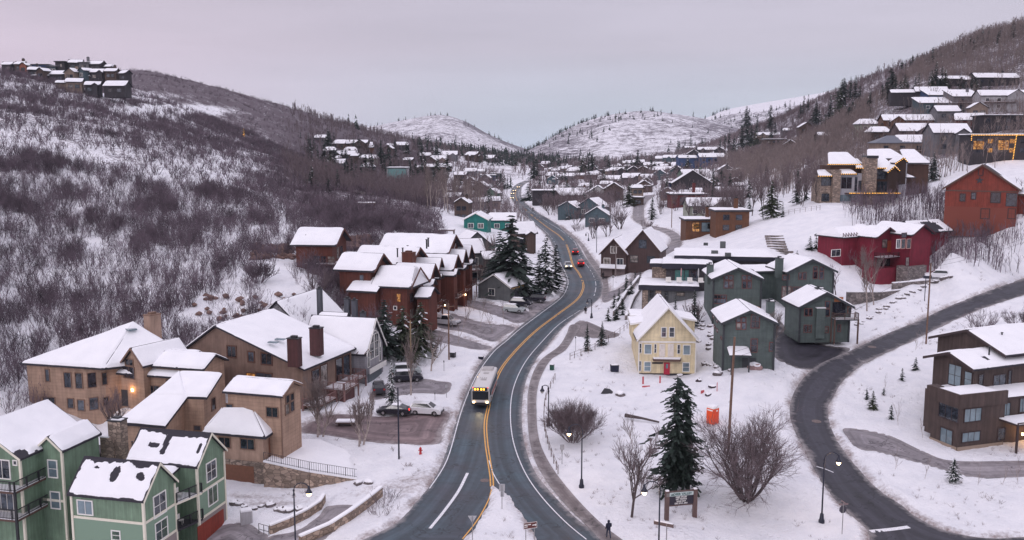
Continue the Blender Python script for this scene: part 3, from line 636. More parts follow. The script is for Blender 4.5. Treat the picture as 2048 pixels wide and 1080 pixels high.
# ------------------------------------------------------------------ house builder
ZT = dict(z1=(0,800,3.857), z2=(200,840,4.5), z3=(400,740,4.153), z4=(600,600,4.153), z5=(570,430,4.911), z6=(720,460,4.5), z7=(1240,580,6), z8=(1280,470,4.321),
          y1=(1500,480,4.5), y2=(1620,420,5.4), y3=(1820,640,3.6), y4=(1620,280,7.2), y5=(1700,130,5.4), y6=(1860,220,3.857), zb=(0,560,3.6), zc=(330,560,3.6), w3=(860,380,6), w4=(1100,330,7.2), v8=(1040,460,4.153), n=(0,0,1))
def zz(t, x, y): a = ZT[t]; return a[0] + x / a[2], a[1] + y / a[2]
def vx(t, x, y, z): return atz(*zz(t, x, y), z)
class House:
    def __init__(s, name, label, cat, loc, group=None):
        s.o = tuple(map(float, loc)); s.root = empty(name, s.o); tag(s.root, label, cat, group); s.roofs = []
    def part(s, name, mb, mats, uv=False, parent=None, label=None, smooth=False):
        o = build(name, mb, mats, parent or s.root, uv=uv, origin=s.o, smooth=smooth)
        if label: o['label'] = label
        return o
    def snow(s, quads, parent, cell=.35, t=.20, ridge=0., patches=(), edge=.16, seed=1):
        mb = MB()
        for Q in quads:   # eave a, eave b, ridge b, ridge a
            A0, B0, C0, D0 = [np.array(p, float) for p in Q]
            lu = max(np.linalg.norm(B0 - A0), np.linalg.norm(C0 - D0)); lv = max(np.linalg.norm(D0 - A0), np.linalg.norm(C0 - B0))
            nu = max(3, int(lu / cell) + 1); nv = max(3, int(lv / cell) + 1)
            U, V = np.meshgrid(np.linspace(0, 1, nu), np.linspace(0, 1, nv)); U = U[..., None]; V = V[..., None]
            P = (A0 * (1 - U) + B0 * U) * (1 - V) + (D0 * (1 - U) + C0 * U) * V
            du = np.minimum(U, 1 - U)[..., 0] * lu; v_ = V[..., 0]; u_ = U[..., 0]
            nse = fbm(P[..., 0] / .8 + P[..., 2], P[..., 1] / .8, seed, 4)
            msk = np.clip((np.minimum(du, v_ * lv) - edge * (1 + 1.6 * nse)) / .18 + .5, 0, 1)
            if ridge > 0:
                msk = np.minimum(msk, np.clip(((1 - v_) * lv - ridge * (1 + 1.1 * nse + .8 * fbm(P[..., 0] / 2.5, P[..., 1] / 2.5, seed + 3, 2))) / .12, 0, 1))
            for (pu, pv, ru, rv) in patches:
                dd = np.sqrt(((u_ - pu) / ru) ** 2 + ((v_ - pv) / rv) ** 2) + .45 * nse + .3 * fbm(P[..., 0] / .35, P[..., 1] / .35, seed + 9, 2)
                msk = np.minimum(msk, np.clip((dd - .85) / .15, 0, 1))
            P = P.copy(); P[..., 2] += -.05 + msk * (t * (1 + .45 * fbm(P[..., 0] / 3, P[..., 1] / 3, seed + 21, 2)) + .06 + .05 * nse) * (1 - .35 * np.exp(-du / .3))
            o = nu * nv; P = P.reshape(-1, 3); fs = []
            for j in range(nv - 1):
                for i in range(nu - 1):
                    a = j * nu + i; fs.append((a, a + 1, a + nu + 1, a + nu))
            mb.add(P, fs)
        return s.part('snow_layer', mb, SNOW, parent=parent, smooth=True)
    def gable(s, cx, cy, yaw, L, W, ze, rise, zg, oh=.5, wall=None, roof=None, hipa=0., hipb=0., gmat=None, cell=.4, t=.22, ridge=.10, patches=((), ()), found=None, eave_t=.22, fascia=None, snow=True, walls=True, inset_end=None, frac=.5, seed=None):
        yaw = R(yaw); u = np.array([math.cos(yaw), math.sin(yaw)]); v = np.array([-u[1], u[0]]); c = np.array([cx, cy]); W = abs(W)
        ie = oh if inset_end is None else inset_end; roof = roof or ROOFD
        rm = -W / 2 + W * frac     # ridge offset across
        b = dict(c=c, u=u, v=v, L=L, W=W, ze=ze, rise=rise, zg=zg, oh=oh, ie=ie)
        def P(a, w, z): q = c + u * a + v * w; return (q[0], q[1], z)
        sl = lambda w: ze + rise * (1 - abs(w - rm) / (W * frac if w < rm else W * (1 - frac)))
        if walls:
            hl, hw = L / 2 - ie, W / 2 - oh; mb = MB()
            zt = [sl(-hw) - .04, sl(-hw) - .04, ze + rise - .06, sl(hw) - .04, sl(hw) - .04, ze + rise - .06]
            # order: a-L, b-L, b-ridge, b-R, a-R, a-ridge
            ring = [(-hl, -hw), (hl, -hw), (hl, rm), (hl, hw), (-hl, hw), (-hl, rm)]
            if hipa: zt[5] = zt[0]
            if hipb: zt[2] = zt[1]
            n = 6; z0 = zg
            vs = [P(a, w, z0) for a, w in ring] + [P(a, w, zt[i]) for i, (a, w) in enumerate(ring)]
            fs = [(i, (i + 1) % n, n + (i + 1) % n, n + i) for i in range(n)]
            fs += [(n, n + 1, n + 2, n + 5), (n + 5, n + 2, n + 3, n + 4)]
            mb.add(vs, fs); s.part('wall', mb, wall, uv=True)
            if found:
                fh, fm = found; mb = MB(); k = .07
                ring2 = [(-hl - k, -hw - k), (hl + k, -hw - k), (hl + k, hw + k), (-hl - k, hw + k)]
                vs = [P(a, w, z0 - .02) for a, w in ring2] + [P(a, w, z0 + fh) for a, w in ring2]
                mb.add(vs, [(i, (i + 1) % 4, 4 + (i + 1) % 4, 4 + i) for i in range(4)] + [(4, 5, 6, 7)]); s.part('foundation', mb, fm, uv=True)
        hl, hw = L / 2, W / 2; zr = ze + rise; ra, rb = -hl + hipa, hl - hipb
        q1 = [P(-hl, -hw, ze), P(hl, -hw, ze), P(rb, rm, zr), P(ra, rm, zr)]; q2 = [P(hl, hw, ze), P(-hl, hw, ze), P(ra, rm, zr), P(rb, rm, zr)]
        mb = MB(); mb.slab(q1, eave_t); mb.slab([(x, y, z + .004) for x, y, z in q2], eave_t)
        if hipa: mb.slab([P(-hl, hw, ze), P(-hl, -hw, ze), P(ra, rm, zr)], eave_t - .004)
        if hipb: mb.slab([P(hl, -hw, ze), P(hl, hw, ze), P(rb, rm, zr)], eave_t - .004)
        rf = s.part('roof', mb, roof, uv=True); b['roof'] = rf
        if snow:
            up = lambda Q: [(x, y, z + eave_t) for x, y, z in Q]; sd = seed or int(abs(cx * 7 + cy * 3)) % 900 + 1
            if patches[0] or patches[1]:
                s.snow([up(q1)], rf, cell, t, ridge, patches[0], seed=sd); s.snow([up(q2)], rf, cell, t, ridge, patches[1], seed=sd + 5)
            else:
                qs = [up(q1), up(q2)]
                if hipa: qs.append(up([P(-hl, hw, ze), P(-hl, -hw, ze), P(ra, rm, zr), P(ra, rm, zr)]))
                if hipb: qs.append(up([P(hl, -hw, ze), P(hl, hw, ze), P(rb, rm, zr), P(rb, rm, zr)]))
                s.snow(qs, rf, cell, t, ridge, seed=sd)
        return b
    def flat(s, cx, cy, yaw, L, W, z0, z1, wall, oh=.4, ft=.5, fascia=None, snow=True, cell=.6, slope=0.):
        """flat or single-pitch roofed box; slope raises the v=+ side"""
        yaw = R(yaw); u = np.array([math.cos(yaw), math.sin(yaw)]); v = np.array([-u[1], u[0]]); c = np.array([cx, cy])
        P = lambda a, w, z: (*(c + u * a + v * w), z)
        hl, hw = L / 2, W / 2; mb = MB(); zt = lambda w: z1 + slope * (w + hw) / W
        vs = [P(a, w, z0) for a, w in ((-hl, -hw), (hl, -hw), (hl, hw), (-hl, hw))] + [P(a, w, zt(w)) for a, w in ((-hl, -hw), (hl, -hw), (hl, hw), (-hl, hw))]
        mb.add(vs, [(i, (i + 1) % 4, 4 + (i + 1) % 4, 4 + i) for i in range(4)] + [(4, 5, 6, 7)]); s.part('wall', mb, wall, uv=True)
        hl += oh; hw += oh; q = [P(a, w, z1 + slope * (w + hw) / (2 * hw) + .003) for a, w in ((-hl, -hw), (hl, -hw), (hl, hw), (-hl, hw))]
        rf = s.part('roof', MB().slab(q, ft), fascia or TRIMD, uv=True)
        if snow: s.snow([[(x, y, z + ft) for x, y, z in q]], rf, cell, .24, edge=.02)
        return dict(c=c, u=u, v=v, L=L + 1e-6, W=W, ze=z1, zg=z0, oh=0, ie=0, roof=rf)
    def face(s, b, f):
        c, u, v = b['c'], b['u'], b['v']
        if f == 'L': n, t, p = -v, u, c - v * (b['W'] / 2 - b['oh'])
        elif f == 'R': n, t, p = v, -u, c + v * (b['W'] / 2 - b['oh'])
        elif f == 'a': n, t, p = -u, -v, c - u * (b['L'] / 2 - b['ie'])
        else: n, t, p = u, v, c + u * (b['L'] / 2 - b['ie'])
        return n, t, p
    def hit(s, b, f, px, py):
        n, t, p = s.face(b, f); r = ray(px, py)
        k = (p[0] * n[0] + p[1] * n[1]) / (r[0] * n[0] + r[1] * n[1]); q = np.array([0, 0, CH]) + r * k
        return (q[:2] - p) @ t, q[2]
    def rect(s, b, f, zt, x0, y0, x1, y1):
        xm, ym = (x0 + x1) / 2, (y0 + y1) / 2
        s0, _ = s.hit(b, f, *zz(zt, x0, ym)); s1, _ = s.hit(b, f, *zz(zt, x1, ym))
        _, z1 = s.hit(b, f, *zz(zt, xm, y0)); _, z0 = s.hit(b, f, *zz(zt, xm, y1))
        if s0 > s1: s0, s1 = s1, s0
        return s0, s1, z0, z1
    def panel(s, b, f, S, name, mat, out=.05, d=.06, parent=None, label=None, uv=False):
        """flat slab on a wall"""
        n, t, p = s.face(b, f); s0, s1, z0, z1 = S; c = p + t * (s0 + s1) / 2 + n * (out - d / 2)
        return s.part(name, MB().box((c[0], c[1], (z0 + z1) / 2), (abs(s1 - s0), d, z1 - z0), math.atan2(t[1], t[0])), mat, uv=uv, parent=parent, label=label)
    def win(s, b, f, rect, frame=None, glass=None, grid=(2, 1), fw=.11, lit=False, label=None, name='window'):
        frame = frame or TRIMW; glass = glass or GLASS
        S = s.rect(b, f, *rect) if isinstance(rect[0], str) else rect
        s0, s1, z0, z1 = S; n, t, p = s.face(b, f); yaw = math.atan2(t[1], t[0]); w, h = s1 - s0, z1 - z0; mb = MB()
        def bx(sa, sb, za, zb, o=.09, d=.12):
            c = p + t * (sa + sb) / 2 + n * (o - d / 2); mb.box((c[0], c[1], (za + zb) / 2), (sb - sa, d, zb - za), yaw)
        bx(s0 - fw, s1 + fw, z1, z1 + fw); bx(s0 - fw, s1 + fw, z0 - fw, z0); bx(s0 - fw, s0, z0, z1); bx(s1, s1 + fw, z0, z1)
        m = .05 if w > .7 else .035
        for i in range(1, grid[0]): x = s0 + w * i / grid[0]; bx(x - m / 2, x + m / 2, z0, z1, .06, .05)
        for j in range(1, grid[1]): z = z0 + h * j / grid[1]; bx(s0, s1, z - m / 2, z + m / 2, .058, .05)
        fr = s.part(name, mb, frame, label=label)
        c = p + t * (s0 + s1) / 2 + n * .015
        s.part('pane', MB().box((c[0], c[1], (z0 + z1) / 2), (w, .03, h), yaw), LIT if lit else glass, parent=fr)
        return fr
    def band(s, b, f, z0, z1, mat, name='trim_board', out=.05, s0=None, s1=None):
        half = (b['L'] / 2 - b['ie']) if f in 'LR' else (b['W'] / 2 - b['oh'])
        return s.panel(b, f, (-half if s0 is None else s0, half if s1 is None else s1, z0, z1), name, mat, out=out)
    def corner(s, b, which, mat, z0=None, z1=None, w=.22, name='corner_board'):
        sa = -1 if which[0] == 'a' else 1; sw = -1 if which[1] == 'L' else 1
        q = b['c'] + b['u'] * sa * (b['L'] / 2 - b['ie']) + b['v'] * sw * (b['W'] / 2 - b['oh'])
        z0 = b['zg'] if z0 is None else z0; z1 = b['ze'] if z1 is None else z1
        return s.part(name, MB().box((q[0], q[1], (z0 + z1) / 2), (w, w, z1 - z0), math.atan2(b['u'][1], b['u'][0])), mat)
    def rake(s, b, end, mat, w=.24):
        mb = MB(); sg = -1 if end == 'a' else 1; base = b['c'] + b['u'] * sg * (b['L'] / 2 + .02)
        for sw in (-1, 1):
            e_ = base + b['v'] * sw * b['W'] / 2; q0 = Vector((e_[0], e_[1], b['ze'] + .08)); q1 = Vector((base[0], base[1], b['ze'] + b['rise'] + .08))
            d = b['u'] * .05; dz = Vector((0, 0, w / 2))
            pts = [q0 - dz, q1 - dz, q1 + dz, q0 + dz]; o = [Vector((p.x + d[0] * k, p.y + d[1] * k, p.z)) for k in (-1, 1) for p in pts]
            mb.add(o, [(0, 1, 2, 3), (7, 6, 5, 4), (0, 4, 5, 1), (1, 5, 6, 2), (2, 6, 7, 3), (3, 7, 4, 0)])
        return s.part('rake_board', mb, mat)
    def chimney(s, x, y, z0, z1, w, d, yaw, mat, cap=None, snow=True, name='chimney', pipe=False):
        c = s.part(name, MB().box((x, y, (z0 + z1) / 2), (w, d, z1 - z0), R(yaw)), mat, uv=True)
        s.part('cap', MB().box((x, y, z1 + .06), (w + .16, d + .16, .12), R(yaw)).box((x, y, z1 + .26), (w * .5, d * .5, .28), R(yaw)), cap or BLACK, parent=c)
        if snow: s.part('snow_cap', MB().box((x + w * .1, y - d * .2, z1 + .17), (w * .8, d * .5, .1), R(yaw)), SNOW, parent=c)
        return c
    def pipe(s, x, y, z, h=.9, r=.09):
        return s.part('vent_pipe', MB().tube([(x, y, z - .3), (x, y, z + h)], r, 7).tube([(x, y, z + h), (x, y, z + h + .08)], r * 1.8, 7), BLACK)
    def deck(s, corners, z, h=1.05, mat=None, rail=None, t=.22, sides=(0, 1, 2), snow=True, post_to=None, solid=None):
        """corners: xy polygon; railing along listed sides"""
        mat = mat or TRIMB; rail = rail or TRIMB
        dk = s.part('balcony', MB().prism(corners, z - t, z), mat)
        if snow: s.part('snow_layer', MB().prism(corners, z + .002, z + .09), SNOW, parent=dk)
        mb = MB(); n = len(corners)
        for i in sides:
            a = Vector((*corners[i], z)); b_ = Vector((*corners[(i + 1) % n], z)); Ld = (b_ - a).length; yw = math.atan2(b_.y - a.y, b_.x - a.x); m = (a + b_) / 2
            if solid: mb.box((m.x, m.y, z + h / 2), (Ld, .12, h), yw)
            else:
                mb.box((m.x, m.y, z + h), (Ld, .09, .07), yw); mb.box((m.x, m.y, z + .15), (Ld, .05, .05), yw)
                k = max(2, int(Ld / .16))
                for j in range(k + 1):
                    q = a.lerp(b_, j / k); big = (j % 10 == 0) or j == k
                    mb.box((q.x, q.y, z + h / 2), ((.11,) * 2 if big else (.03,) * 2) + (h,), yw)
        rl = s.part('railing', mb, solid or rail, parent=dk, uv=bool(solid))
        if post_to is not None:
            for i in sides:
                q = corners[i]; s.part('post', MB().box((q[0], q[1], (z + post_to) / 2), (.22, .22, z - post_to), 0), rail)
        return dk

# ---------------- green board-and-batten house, bottom left
GREEN = siding('siding_green', (.21, .315, .215), 'board', .42); GREENL = siding('siding_green_lap', (.23, .34, .25), 'lap', .28)
REDG = siding('garage_red', (.30, .045, .025), 'plank', .5)
H = House('green_house', 'green board and batten house with cream trim, at the bottom left corner', 'house', (-40, 88, -3))
yw = 346.9
b1 = H.gable(-37.6, 85.9, yw, 8.3, 5.6, 5.0, 2.8, -4, .3, GREEN, cell=.13, t=.12, ridge=.55, patches=(((.50, .60, .07, .22), (.83, .60, .07, .15), (.23, .72, .05, .06), (.0, .5, .03, 1.2)), ()), seed=5)
b2 = H.gable(-35.0, 93.2, yw, 8.3, 5.7, 5.7, 2.7, -4, .3, GREEN, cell=.13, t=.12, ridge=.5, patches=(((.45, .62, .07, .30), (.3, .5, .12, .10), (.92, .5, .03, .18), (.62, .88, .25, .10)), ((.2, .5, .25, .5),)), seed=9)
u = b1['u']; v = b1['v']
# link between the two gables (shed roof over the balconies)
ctr = b1['c'] * .5 + b2['c'] * .5 - u * .6
H.flat(ctr[0] - v[0] * .2, ctr[1] - v[1] * .2, yw, 5.6, 3.0, -4, 4.9, GREEN, .2, .2, ROOFD, cell=.3, slope=.55)
for bb in (b1, b2):
    for w in ('bL', 'bR'): H.corner(bb, w, TRIM)
    H.rake(bb, 'b', TRIM)
    H.band(bb, 'b', 2.75, 3.0, TRIM)
    H.band(bb, 'b', .05, .3, TRIM, out=.062)
H.corner(b1, 'aL', TRIM); H.band(b1, 'L', 2.75, 3.0, TRIM); H.band(b1, 'L', -4, 2.745, GREENL, 'lap_wall', .03); H.band(b1, 'b', .31, 2.745, GREENL, 'lap_wall', .03); H.band(b2, 'b', .31, 2.745, GREENL, 'lap_wall', .03)
H.band(b2, 'b', -4, .04, STONEL, 'stone_base', .08); H.band(b1, 'b', -4, .04, STONEL, 'stone_base', .08)
H.win(b1, 'L', ('z1', 605, 778, 712, 878), glass=GLASSB); H.win(b1, 'L', ('z1', 868, 1012, 925, 1075), grid=(1, 2))
H.win(b1, 'b', ('z2', 482, 665, 588, 852), grid=(2, 2)); H.win(b1, 'b', ('z2', 498, 905, 603, 1070), grid=(2, 2))
H.win(b2, 'b', ('z2', 957, 375, 1040, 535), grid=(2, 2)); H.win(b2, 'b', ('z2', 972, 597, 1052, 750), grid=(2, 1))
gd = H.panel(b2, 'b', H.rect(b2, 'b', 'z2', 868, 880, 1108, 1010)[:2] + (-2.6, -.35), 'garage_door', REDG, .14, .08, uv=True)
# balconies on the right facade
fx = b1['c'] + u * (b1['L'] / 2 - .3); gap0 = fx + v * (b1['W'] / 2 - .25); gap1 = b2['c'] + u * (b2['L'] / 2 - .3) - v * (b2['W'] / 2 - .2)
for zz_, sn in ((2.95, True), (.2, False)):
    dv = [gap0 - u * 1.6, gap0 + u * .15, gap1 + v * .6 + u * .15, gap1 + v * .6 - u * 1.6]
    H.deck([tuple(p) for p in dv], zz_, 1.0, mat=TRIM if sn else TRIMD, rail=BLACK, sides=(1,), snow=sn)
    cc = (gap0 + gap1) / 2 - u * .8
    ch = H.part('balcony_chair', MB().box((cc[0], cc[1], zz_ + .45), (.5, .5, .05), R(yw)).box((cc[0] - .22, cc[1], zz_ + .75), (.05, .5, .6), R(yw)).box((cc[0] - .2, cc[1] - .2, zz_ + .22), (.05, .05, .45)).box((cc[0] + .2, cc[1] - .2, zz_ + .22), (.05, .05, .45)).box((cc[0] + .2, cc[1] + .2, zz_ + .22), (.05, .05, .45)), TRIMW)
# left wing
b3 = H.gable(-50.5, 91.3, yw + 90, 9.7, 9.0, 7.9, 2.9, -4, .4, GREEN, cell=.2, t=.2, ridge=0, patches=(((.08, .1, .1, .1),), ((.1, .1, .12, .18),)), seed=3)
b4 = H.gable(-45.2, 91.1, yw + 90, 6.0, 3.3, 7.9, 1.4, -4, .25, GREEN, cell=.2, seed=4)
for w in ('aL', 'aR'): H.corner(b4, w, TRIM)
H.rake(b4, 'a', TRIM); H.corner(b3, 'aL', TRIM); H.rake(b3, 'a', TRIM)
H.win(b4, 'a', ('z1', 378, 468, 440, 592), grid=(1, 2), glass=GLASSB); H.win(b4, 'a', ('z1', 398, 712, 462, 832), grid=(1, 2), glass=GLASSB)
H.band(b4, 'a', 2.75, 3.0, TRIM)
H.win(b3, 'a', ('z1', -40, 465, 75, 600), grid=(2, 1)); H.win(b3, 'a', ('z1', 108, 470, 130, 497), grid=(1, 1)); H.win(b3, 'a', ('z1', -40, 700, 105, 850), grid=(3, 1))
ua, va = b3['u'], b3['v']; e0 = b3['c'] - ua * 4.45
for zz_ in (5.2, 2.4):
    q = [e0 + va * 4, e0 - ua * 1.5 + va * 4, e0 - ua * 1.5 - va * 4.6, e0 + ua * 3.0 - va * 4.6 - ua * .0, e0 + ua * 3.0 - va * 4.1]
    H.deck([tuple(p) for p in q[:3]] + [tuple(e0 - va * 4.6 + ua * 3), tuple(e0 - va * 4.0 + ua * 3)], zz_, 1.0, rail=BLACK, sides=(1, 2), post_to=zz_ - 2.8)
cx, cy = -36.9, 91.6
cpos = vx('z1', 920, 420, 5.2)
ck = H.chimney(cpos[0], cpos[1], 2.5, 9.0, 1.5, 1.2, yw, STONE); 
H.part('chimney_shoulder', MB().box((cpos[0] - .9, cpos[1], 5.1), (1.6, 1.1, 4.2), R(yw)), STONE, uv=True, parent=ck)
H.part('snow_cap', MB().box((cpos[0] - 1.2, cpos[1], 7.27), (1.1, 1.0, .14), R(yw)), SNOW, parent=ck)
tb = vx('z1', 755, 385, 5.0)
H.part('hot_tub_cover', MB().lathe([(0.2, -1.2), (1.6, -1.2), (1.6, 0), (1.45, .12), (.2, .15)], (tb[0], tb[1], tb[2]), 20), plain('dark_cover', (.05, .035, .045), .6))
for q in ((1078, 330), (1096, 320), (1020, 345)):
    p = vx('z1', *q, 7.0); H.pipe(p[0], p[1], 6.8, .5, .06)

# ---------------- tan stucco house with many roofs
TAN = siding('wall_tan', (.43, .285, .205), 'lap', .45); TANS = siding('wall_tan_stucco', (.42, .285, .215), 'stucco')
TANT = plain('trim_tan', (.20, .12, .085), .7)
H = House('tan_house', 'rambling tan house with hipped snowy roofs and a lit courtyard door, behind the green house', 'house', (-52, 118, 2))
A_ = vx('zb', 140, 610, 8.6); B_ = vx('zb', 745, 650, 8.6); C_ = vx('zb', 1400, 580, 8.2); T_ = vx('zb', 960, 325, 13.2)
D_ = A_ + (C_ - B_) * 1.1; D_[2] = 8.6
T2 = T_ + np.array([-3.0, 2.5, -.1])
def polywalls(H, pts, zg, mat, inset=.5, name='wall', drop=.05):
    c = np.mean([p[:2] for p in pts], 0); ins = []
    for p in pts: d = np.array(p[:2]) - c; ins.append(c + d * (1 - inset / np.linalg.norm(d)))
    n = len(ins); mb = MB(); vs = [(*q, zg) for q in ins] + [(*q, p[2] - drop) for q, p in zip(ins, pts)]
    mb.add(vs, [(i, (i + 1) % n, n + (i + 1) % n, n + i) for i in range(n)] + [tuple(range(n, 2 * n))]); H.part(name, mb, mat, uv=True)
    return ins
def fakeblock(p, q, zg, ze):
    """a wall segment from p to q seen with the outside on its right, for placing windows"""
    p = np.array(p[:2]); q = np.array(q[:2]); t = (q - p) / np.linalg.norm(q - p); n = np.array([t[1], -t[0]]); c = (p + q) / 2
    return dict(c=c - n * 1.0, u=t, v=-n, L=np.linalg.norm(q - p), W=2.0, ze=ze, zg=zg, oh=0, ie=0)
ins = polywalls(H, [A_, B_, C_, D_], 0, TAN, .9)
mb = MB(); faces = [[A_, B_, T_], [B_, C_, T_], [C_, D_, T_], [D_, A_, T_]]
for i, f in enumerate(faces): mb.slab([p + np.array([0, 0, .002 * i]) for p in f], .25)
rf = H.part('roof', mb, ROOFD, uv=True)
for f in faces: H.snow([[f[0] + [0, 0, .25], f[1] + [0, 0, .25], f[2] + [0, 0, .25], f[2] + [0, 0, .25]]], rf, .35, .25)
w1 = fakeblock(ins[0], ins[1], 0, 8.5); w2 = fakeblock(ins[1], ins[2], 0, 8.3)
for r_ in ((330, 645, 355, 728), (465, 668, 512, 772), (547, 672, 592, 778), (315, 845, 395, 885), (490, 855, 530, 920), (562, 865, 607, 938)): H.win(w1, 'L', ('zb', *r_), TANT, grid=(1, 1))
for r_ in ((632, 668, 690, 772), (735, 668, 768, 752), (645, 848, 705, 932), (745, 845, 780, 900)): H.win(w2, 'L', ('zb', *r_), TANT, grid=(1, 1))
# bay gable with arched window, faces the court
bA = vx('zb', 940, 640, 8.6)
b = H.gable(bA[0] + 2.2, bA[1] + 3.2, 60, 8, 4.6, 9.0, 2.3, 0, .45, TAN, cell=.3)
bay = b
H.rake(b, 'a', TANT, .3)
H.win(b, 'a', ('zb', 893, 625, 968, 705), TANT, grid=(2, 1)); H.win(b, 'a', ('zb', 905, 572, 958, 612), TANT, grid=(2, 1))
# porch roof to the right of the bay
pA = vx('zb', 1170, 692, 7.6); pB = vx('zb', 1270, 692, 7.6)
b5 = H.gable((pA[0] + pB[0]) / 2 - 2, pA[1] + 4.0, 345, 11, 9, 7.6, 2.6, 0, .5, TAN, cell=.3)
H.win(b5, 'L', ('zb', 1200, 722, 1278, 772), TANT, grid=(2, 1))
for r_ in ((1028, 760, 1150, 870),): H.win(b5, 'L', ('zb', *r_), TANT, grid=(3, 1))
dr = H.panel(b5, 'L', H.rect(b5, 'L', 'zb', 870, 790, 940, 905), 'door', TRIMD, .09)
for q in ((965, 788), (845, 838)):
    s0, z0 = H.hit(b5, 'L', *zz('zb', *q)); n_, t_, p_ = H.face(b5, 'L'); q3 = p_ + t_ * s0 + n_ * .25
    w_ = H.part('wall_lamp', MB().box((q3[0], q3[1], z0), (.3, .35, .4), 0), BULB)
    pl = bpy.data.lights.new('lamp_light', 'POINT'); pl.energy = 60; pl.color = (1, .5, .18); pl.shadow_soft_size = .2; po = bpy.data.objects.new('lamp_light', pl); COL.objects.link(po); po.location = (q3[0] + n_[0] * .4 - H.o[0], q3[1] + n_[1] * .4 - H.o[1], z0 - H.o[2] + .1); po.parent = H.root
# rear low gable seen above
b = H.gable(-43.2, 121.5, 345, 8, 6, 8.8, 1.4, 0, .5, TAN, cell=.3)
H.win(b, 'L', ('zb', 1480, 640, 1600, 670), TANT) if False else None
# big sloping garage-wing roof
def onplane(zt, x, y, p0, n):
    r = ray(*zz(zt, x, y)); o_ = np.array([0, 0, CH]); return o_ + r * (((np.array(p0) - o_) @ n) / (r @ n))
pz = vx('zb', 1490, 862, 7.0); pn = np.array([-.276 * .36, -.961 * .36, .933])
E1, E2, E3, E4, E5, E6, E7 = [onplane('zb', x, y, pz, pn) for x, y in ((830, 1042), (1190, 1070), (1350, 858), (1490, 862), (1600, 690), (1290, 680), (1290, 790))]; E7 = E1 + (E6 - E1) * .5
rf = H.part('roof', MB().slab([E1, E2, E3, E4, E5, E6], .25), ROOFD, uv=True)
up = lambda p: np.array(p) + [0, 0, .25]
E8 = E3 + (E6 - E5)
H.snow([[up(E1), up(E2), up(E3), up(E7)], [up(E3), up(E4), up(E5), up(E6)], [up(E7), up(E3), up(E6), up(E6)]], rf, .35, .25, edge=.0)
ins = polywalls(H, [E1, E2, E3, E4, E5, E6], -2.5, TAN, .45)
w3 = fakeblock(ins[3], ins[4], 0, 7); w4 = fakeblock(ins[2], ins[3], 0, 7); w5 = fakeblock(ins[1], ins[2], 0, 5)
H.win(w3, 'L', ('zb', 1522, 850, 1548, 935), TANT, grid=(1, 1)); H.win(w4, 'L', ('zb', 1400, 1050, 1445, 1080), TANT, grid=(1, 1))
# upper right box with arched end window
b6 = H.gable(-29.6, 107.6, 344.3, 8.0, 5.4, 9.0, 1.2, .9, .4, TAN, cell=.3, inset_end=.5)
H.rake(b6, 'b', TANT, .3); H.corner(b6, 'bL', TANT, w=.14)
H.win(b6, 'b', ('z3', 708, 285, 738, 365), TANT, grid=(1, 1)); H.win(b6, 'b', ('z3', 750, 262, 778, 340), TANT, grid=(1, 1)); H.win(b6, 'b', ('z3', 712, 212, 738, 272), TANT, grid=(1, 1)); H.win(b6, 'b', ('z3', 750, 196, 776, 250), TANT, grid=(1, 1))
H.win(b6, 'L', ('z3', 555, 312, 645, 388), TANT); H.win(b6, 'L', ('z3', 220, 285, 270, 318), TANT, grid=(1, 1))
# low hipped garage roof in front
G = [vx('z3', 15, 530, 4.4), vx('z3', 545, 578, 4.4), vx('z3', 680, 485, 4.4)]
K1 = vx('z3', 185, 340, 6.9); K2 = vx('z3', 440, 345, 6.9)
mb = MB(); mb.slab([G[0], G[1], K2, K1], .25).slab([G[1] + [0, 0, .003], G[2] + [0, 0, .003], K2 + [0, 0, .003]], .25)
Gb = G[2] + (G[0] - G[1]); mb.slab([Gb, G[0], K1], .25)
rf = H.part('roof', mb, ROOFD, uv=True); H.snow([[up(G[0]), up(G[1]), up(K2), up(K1)], [up(G[1]), up(G[2]), up(K2), up(K2)], [up(Gb), up(G[0]), up(K1), up(K1)]], rf, .35, .25)
ins = polywalls(H, [G[0], G[1], G[2], Gb], -2.5, TANS, .55)
w6 = fakeblock(ins[0], ins[1], -2, 4); w7 = fakeblock(ins[1], ins[2], 0, 4)
H.panel(w6, 'L', (-w6['L'] / 2, w6['L'] / 2, -2.4, 1.55), 'stone_base', STONE, .07, uv=True)
H.panel(w6, 'L', H.rect(w6, 'L', 'z3', 205, 790, 452, 955), 'garage_door', plain('garage_brown', (.20, .085, .05), .6), .12)
H.win(w6, 'L', ('z3', 340, 575, 450, 655), TANT); H.win(w6, 'L', ('z3', 160, 560, 250, 640), TANT)
H.panel(w7, 'L', H.rect(w7, 'L', 'z3', 570, 560, 740, 690)[:2] + (1.6, 4.0), 'garage_door', plain('garage_brown', (.20, .085, .05), .6), .08)
cpos = vx('zb', 1105, 440, 10.5); H.chimney(cpos[0], cpos[1], 9.0, 14.3, 1.9, 1.3, 60, TANS, cap=TANT, snow=False)
cpos = vx('zb', 945, 378, 12.4); H.part('skylight', MB().box((cpos[0], cpos[1], cpos[2] + .45), (1.2, 1.2, .2), R(45)), GLASSB)
for q in ((640, 570), (1125, 565)):
    p = vx('zb', *q, 9.5); H.pipe(p[0], p[1], 9.4, .6, .08)

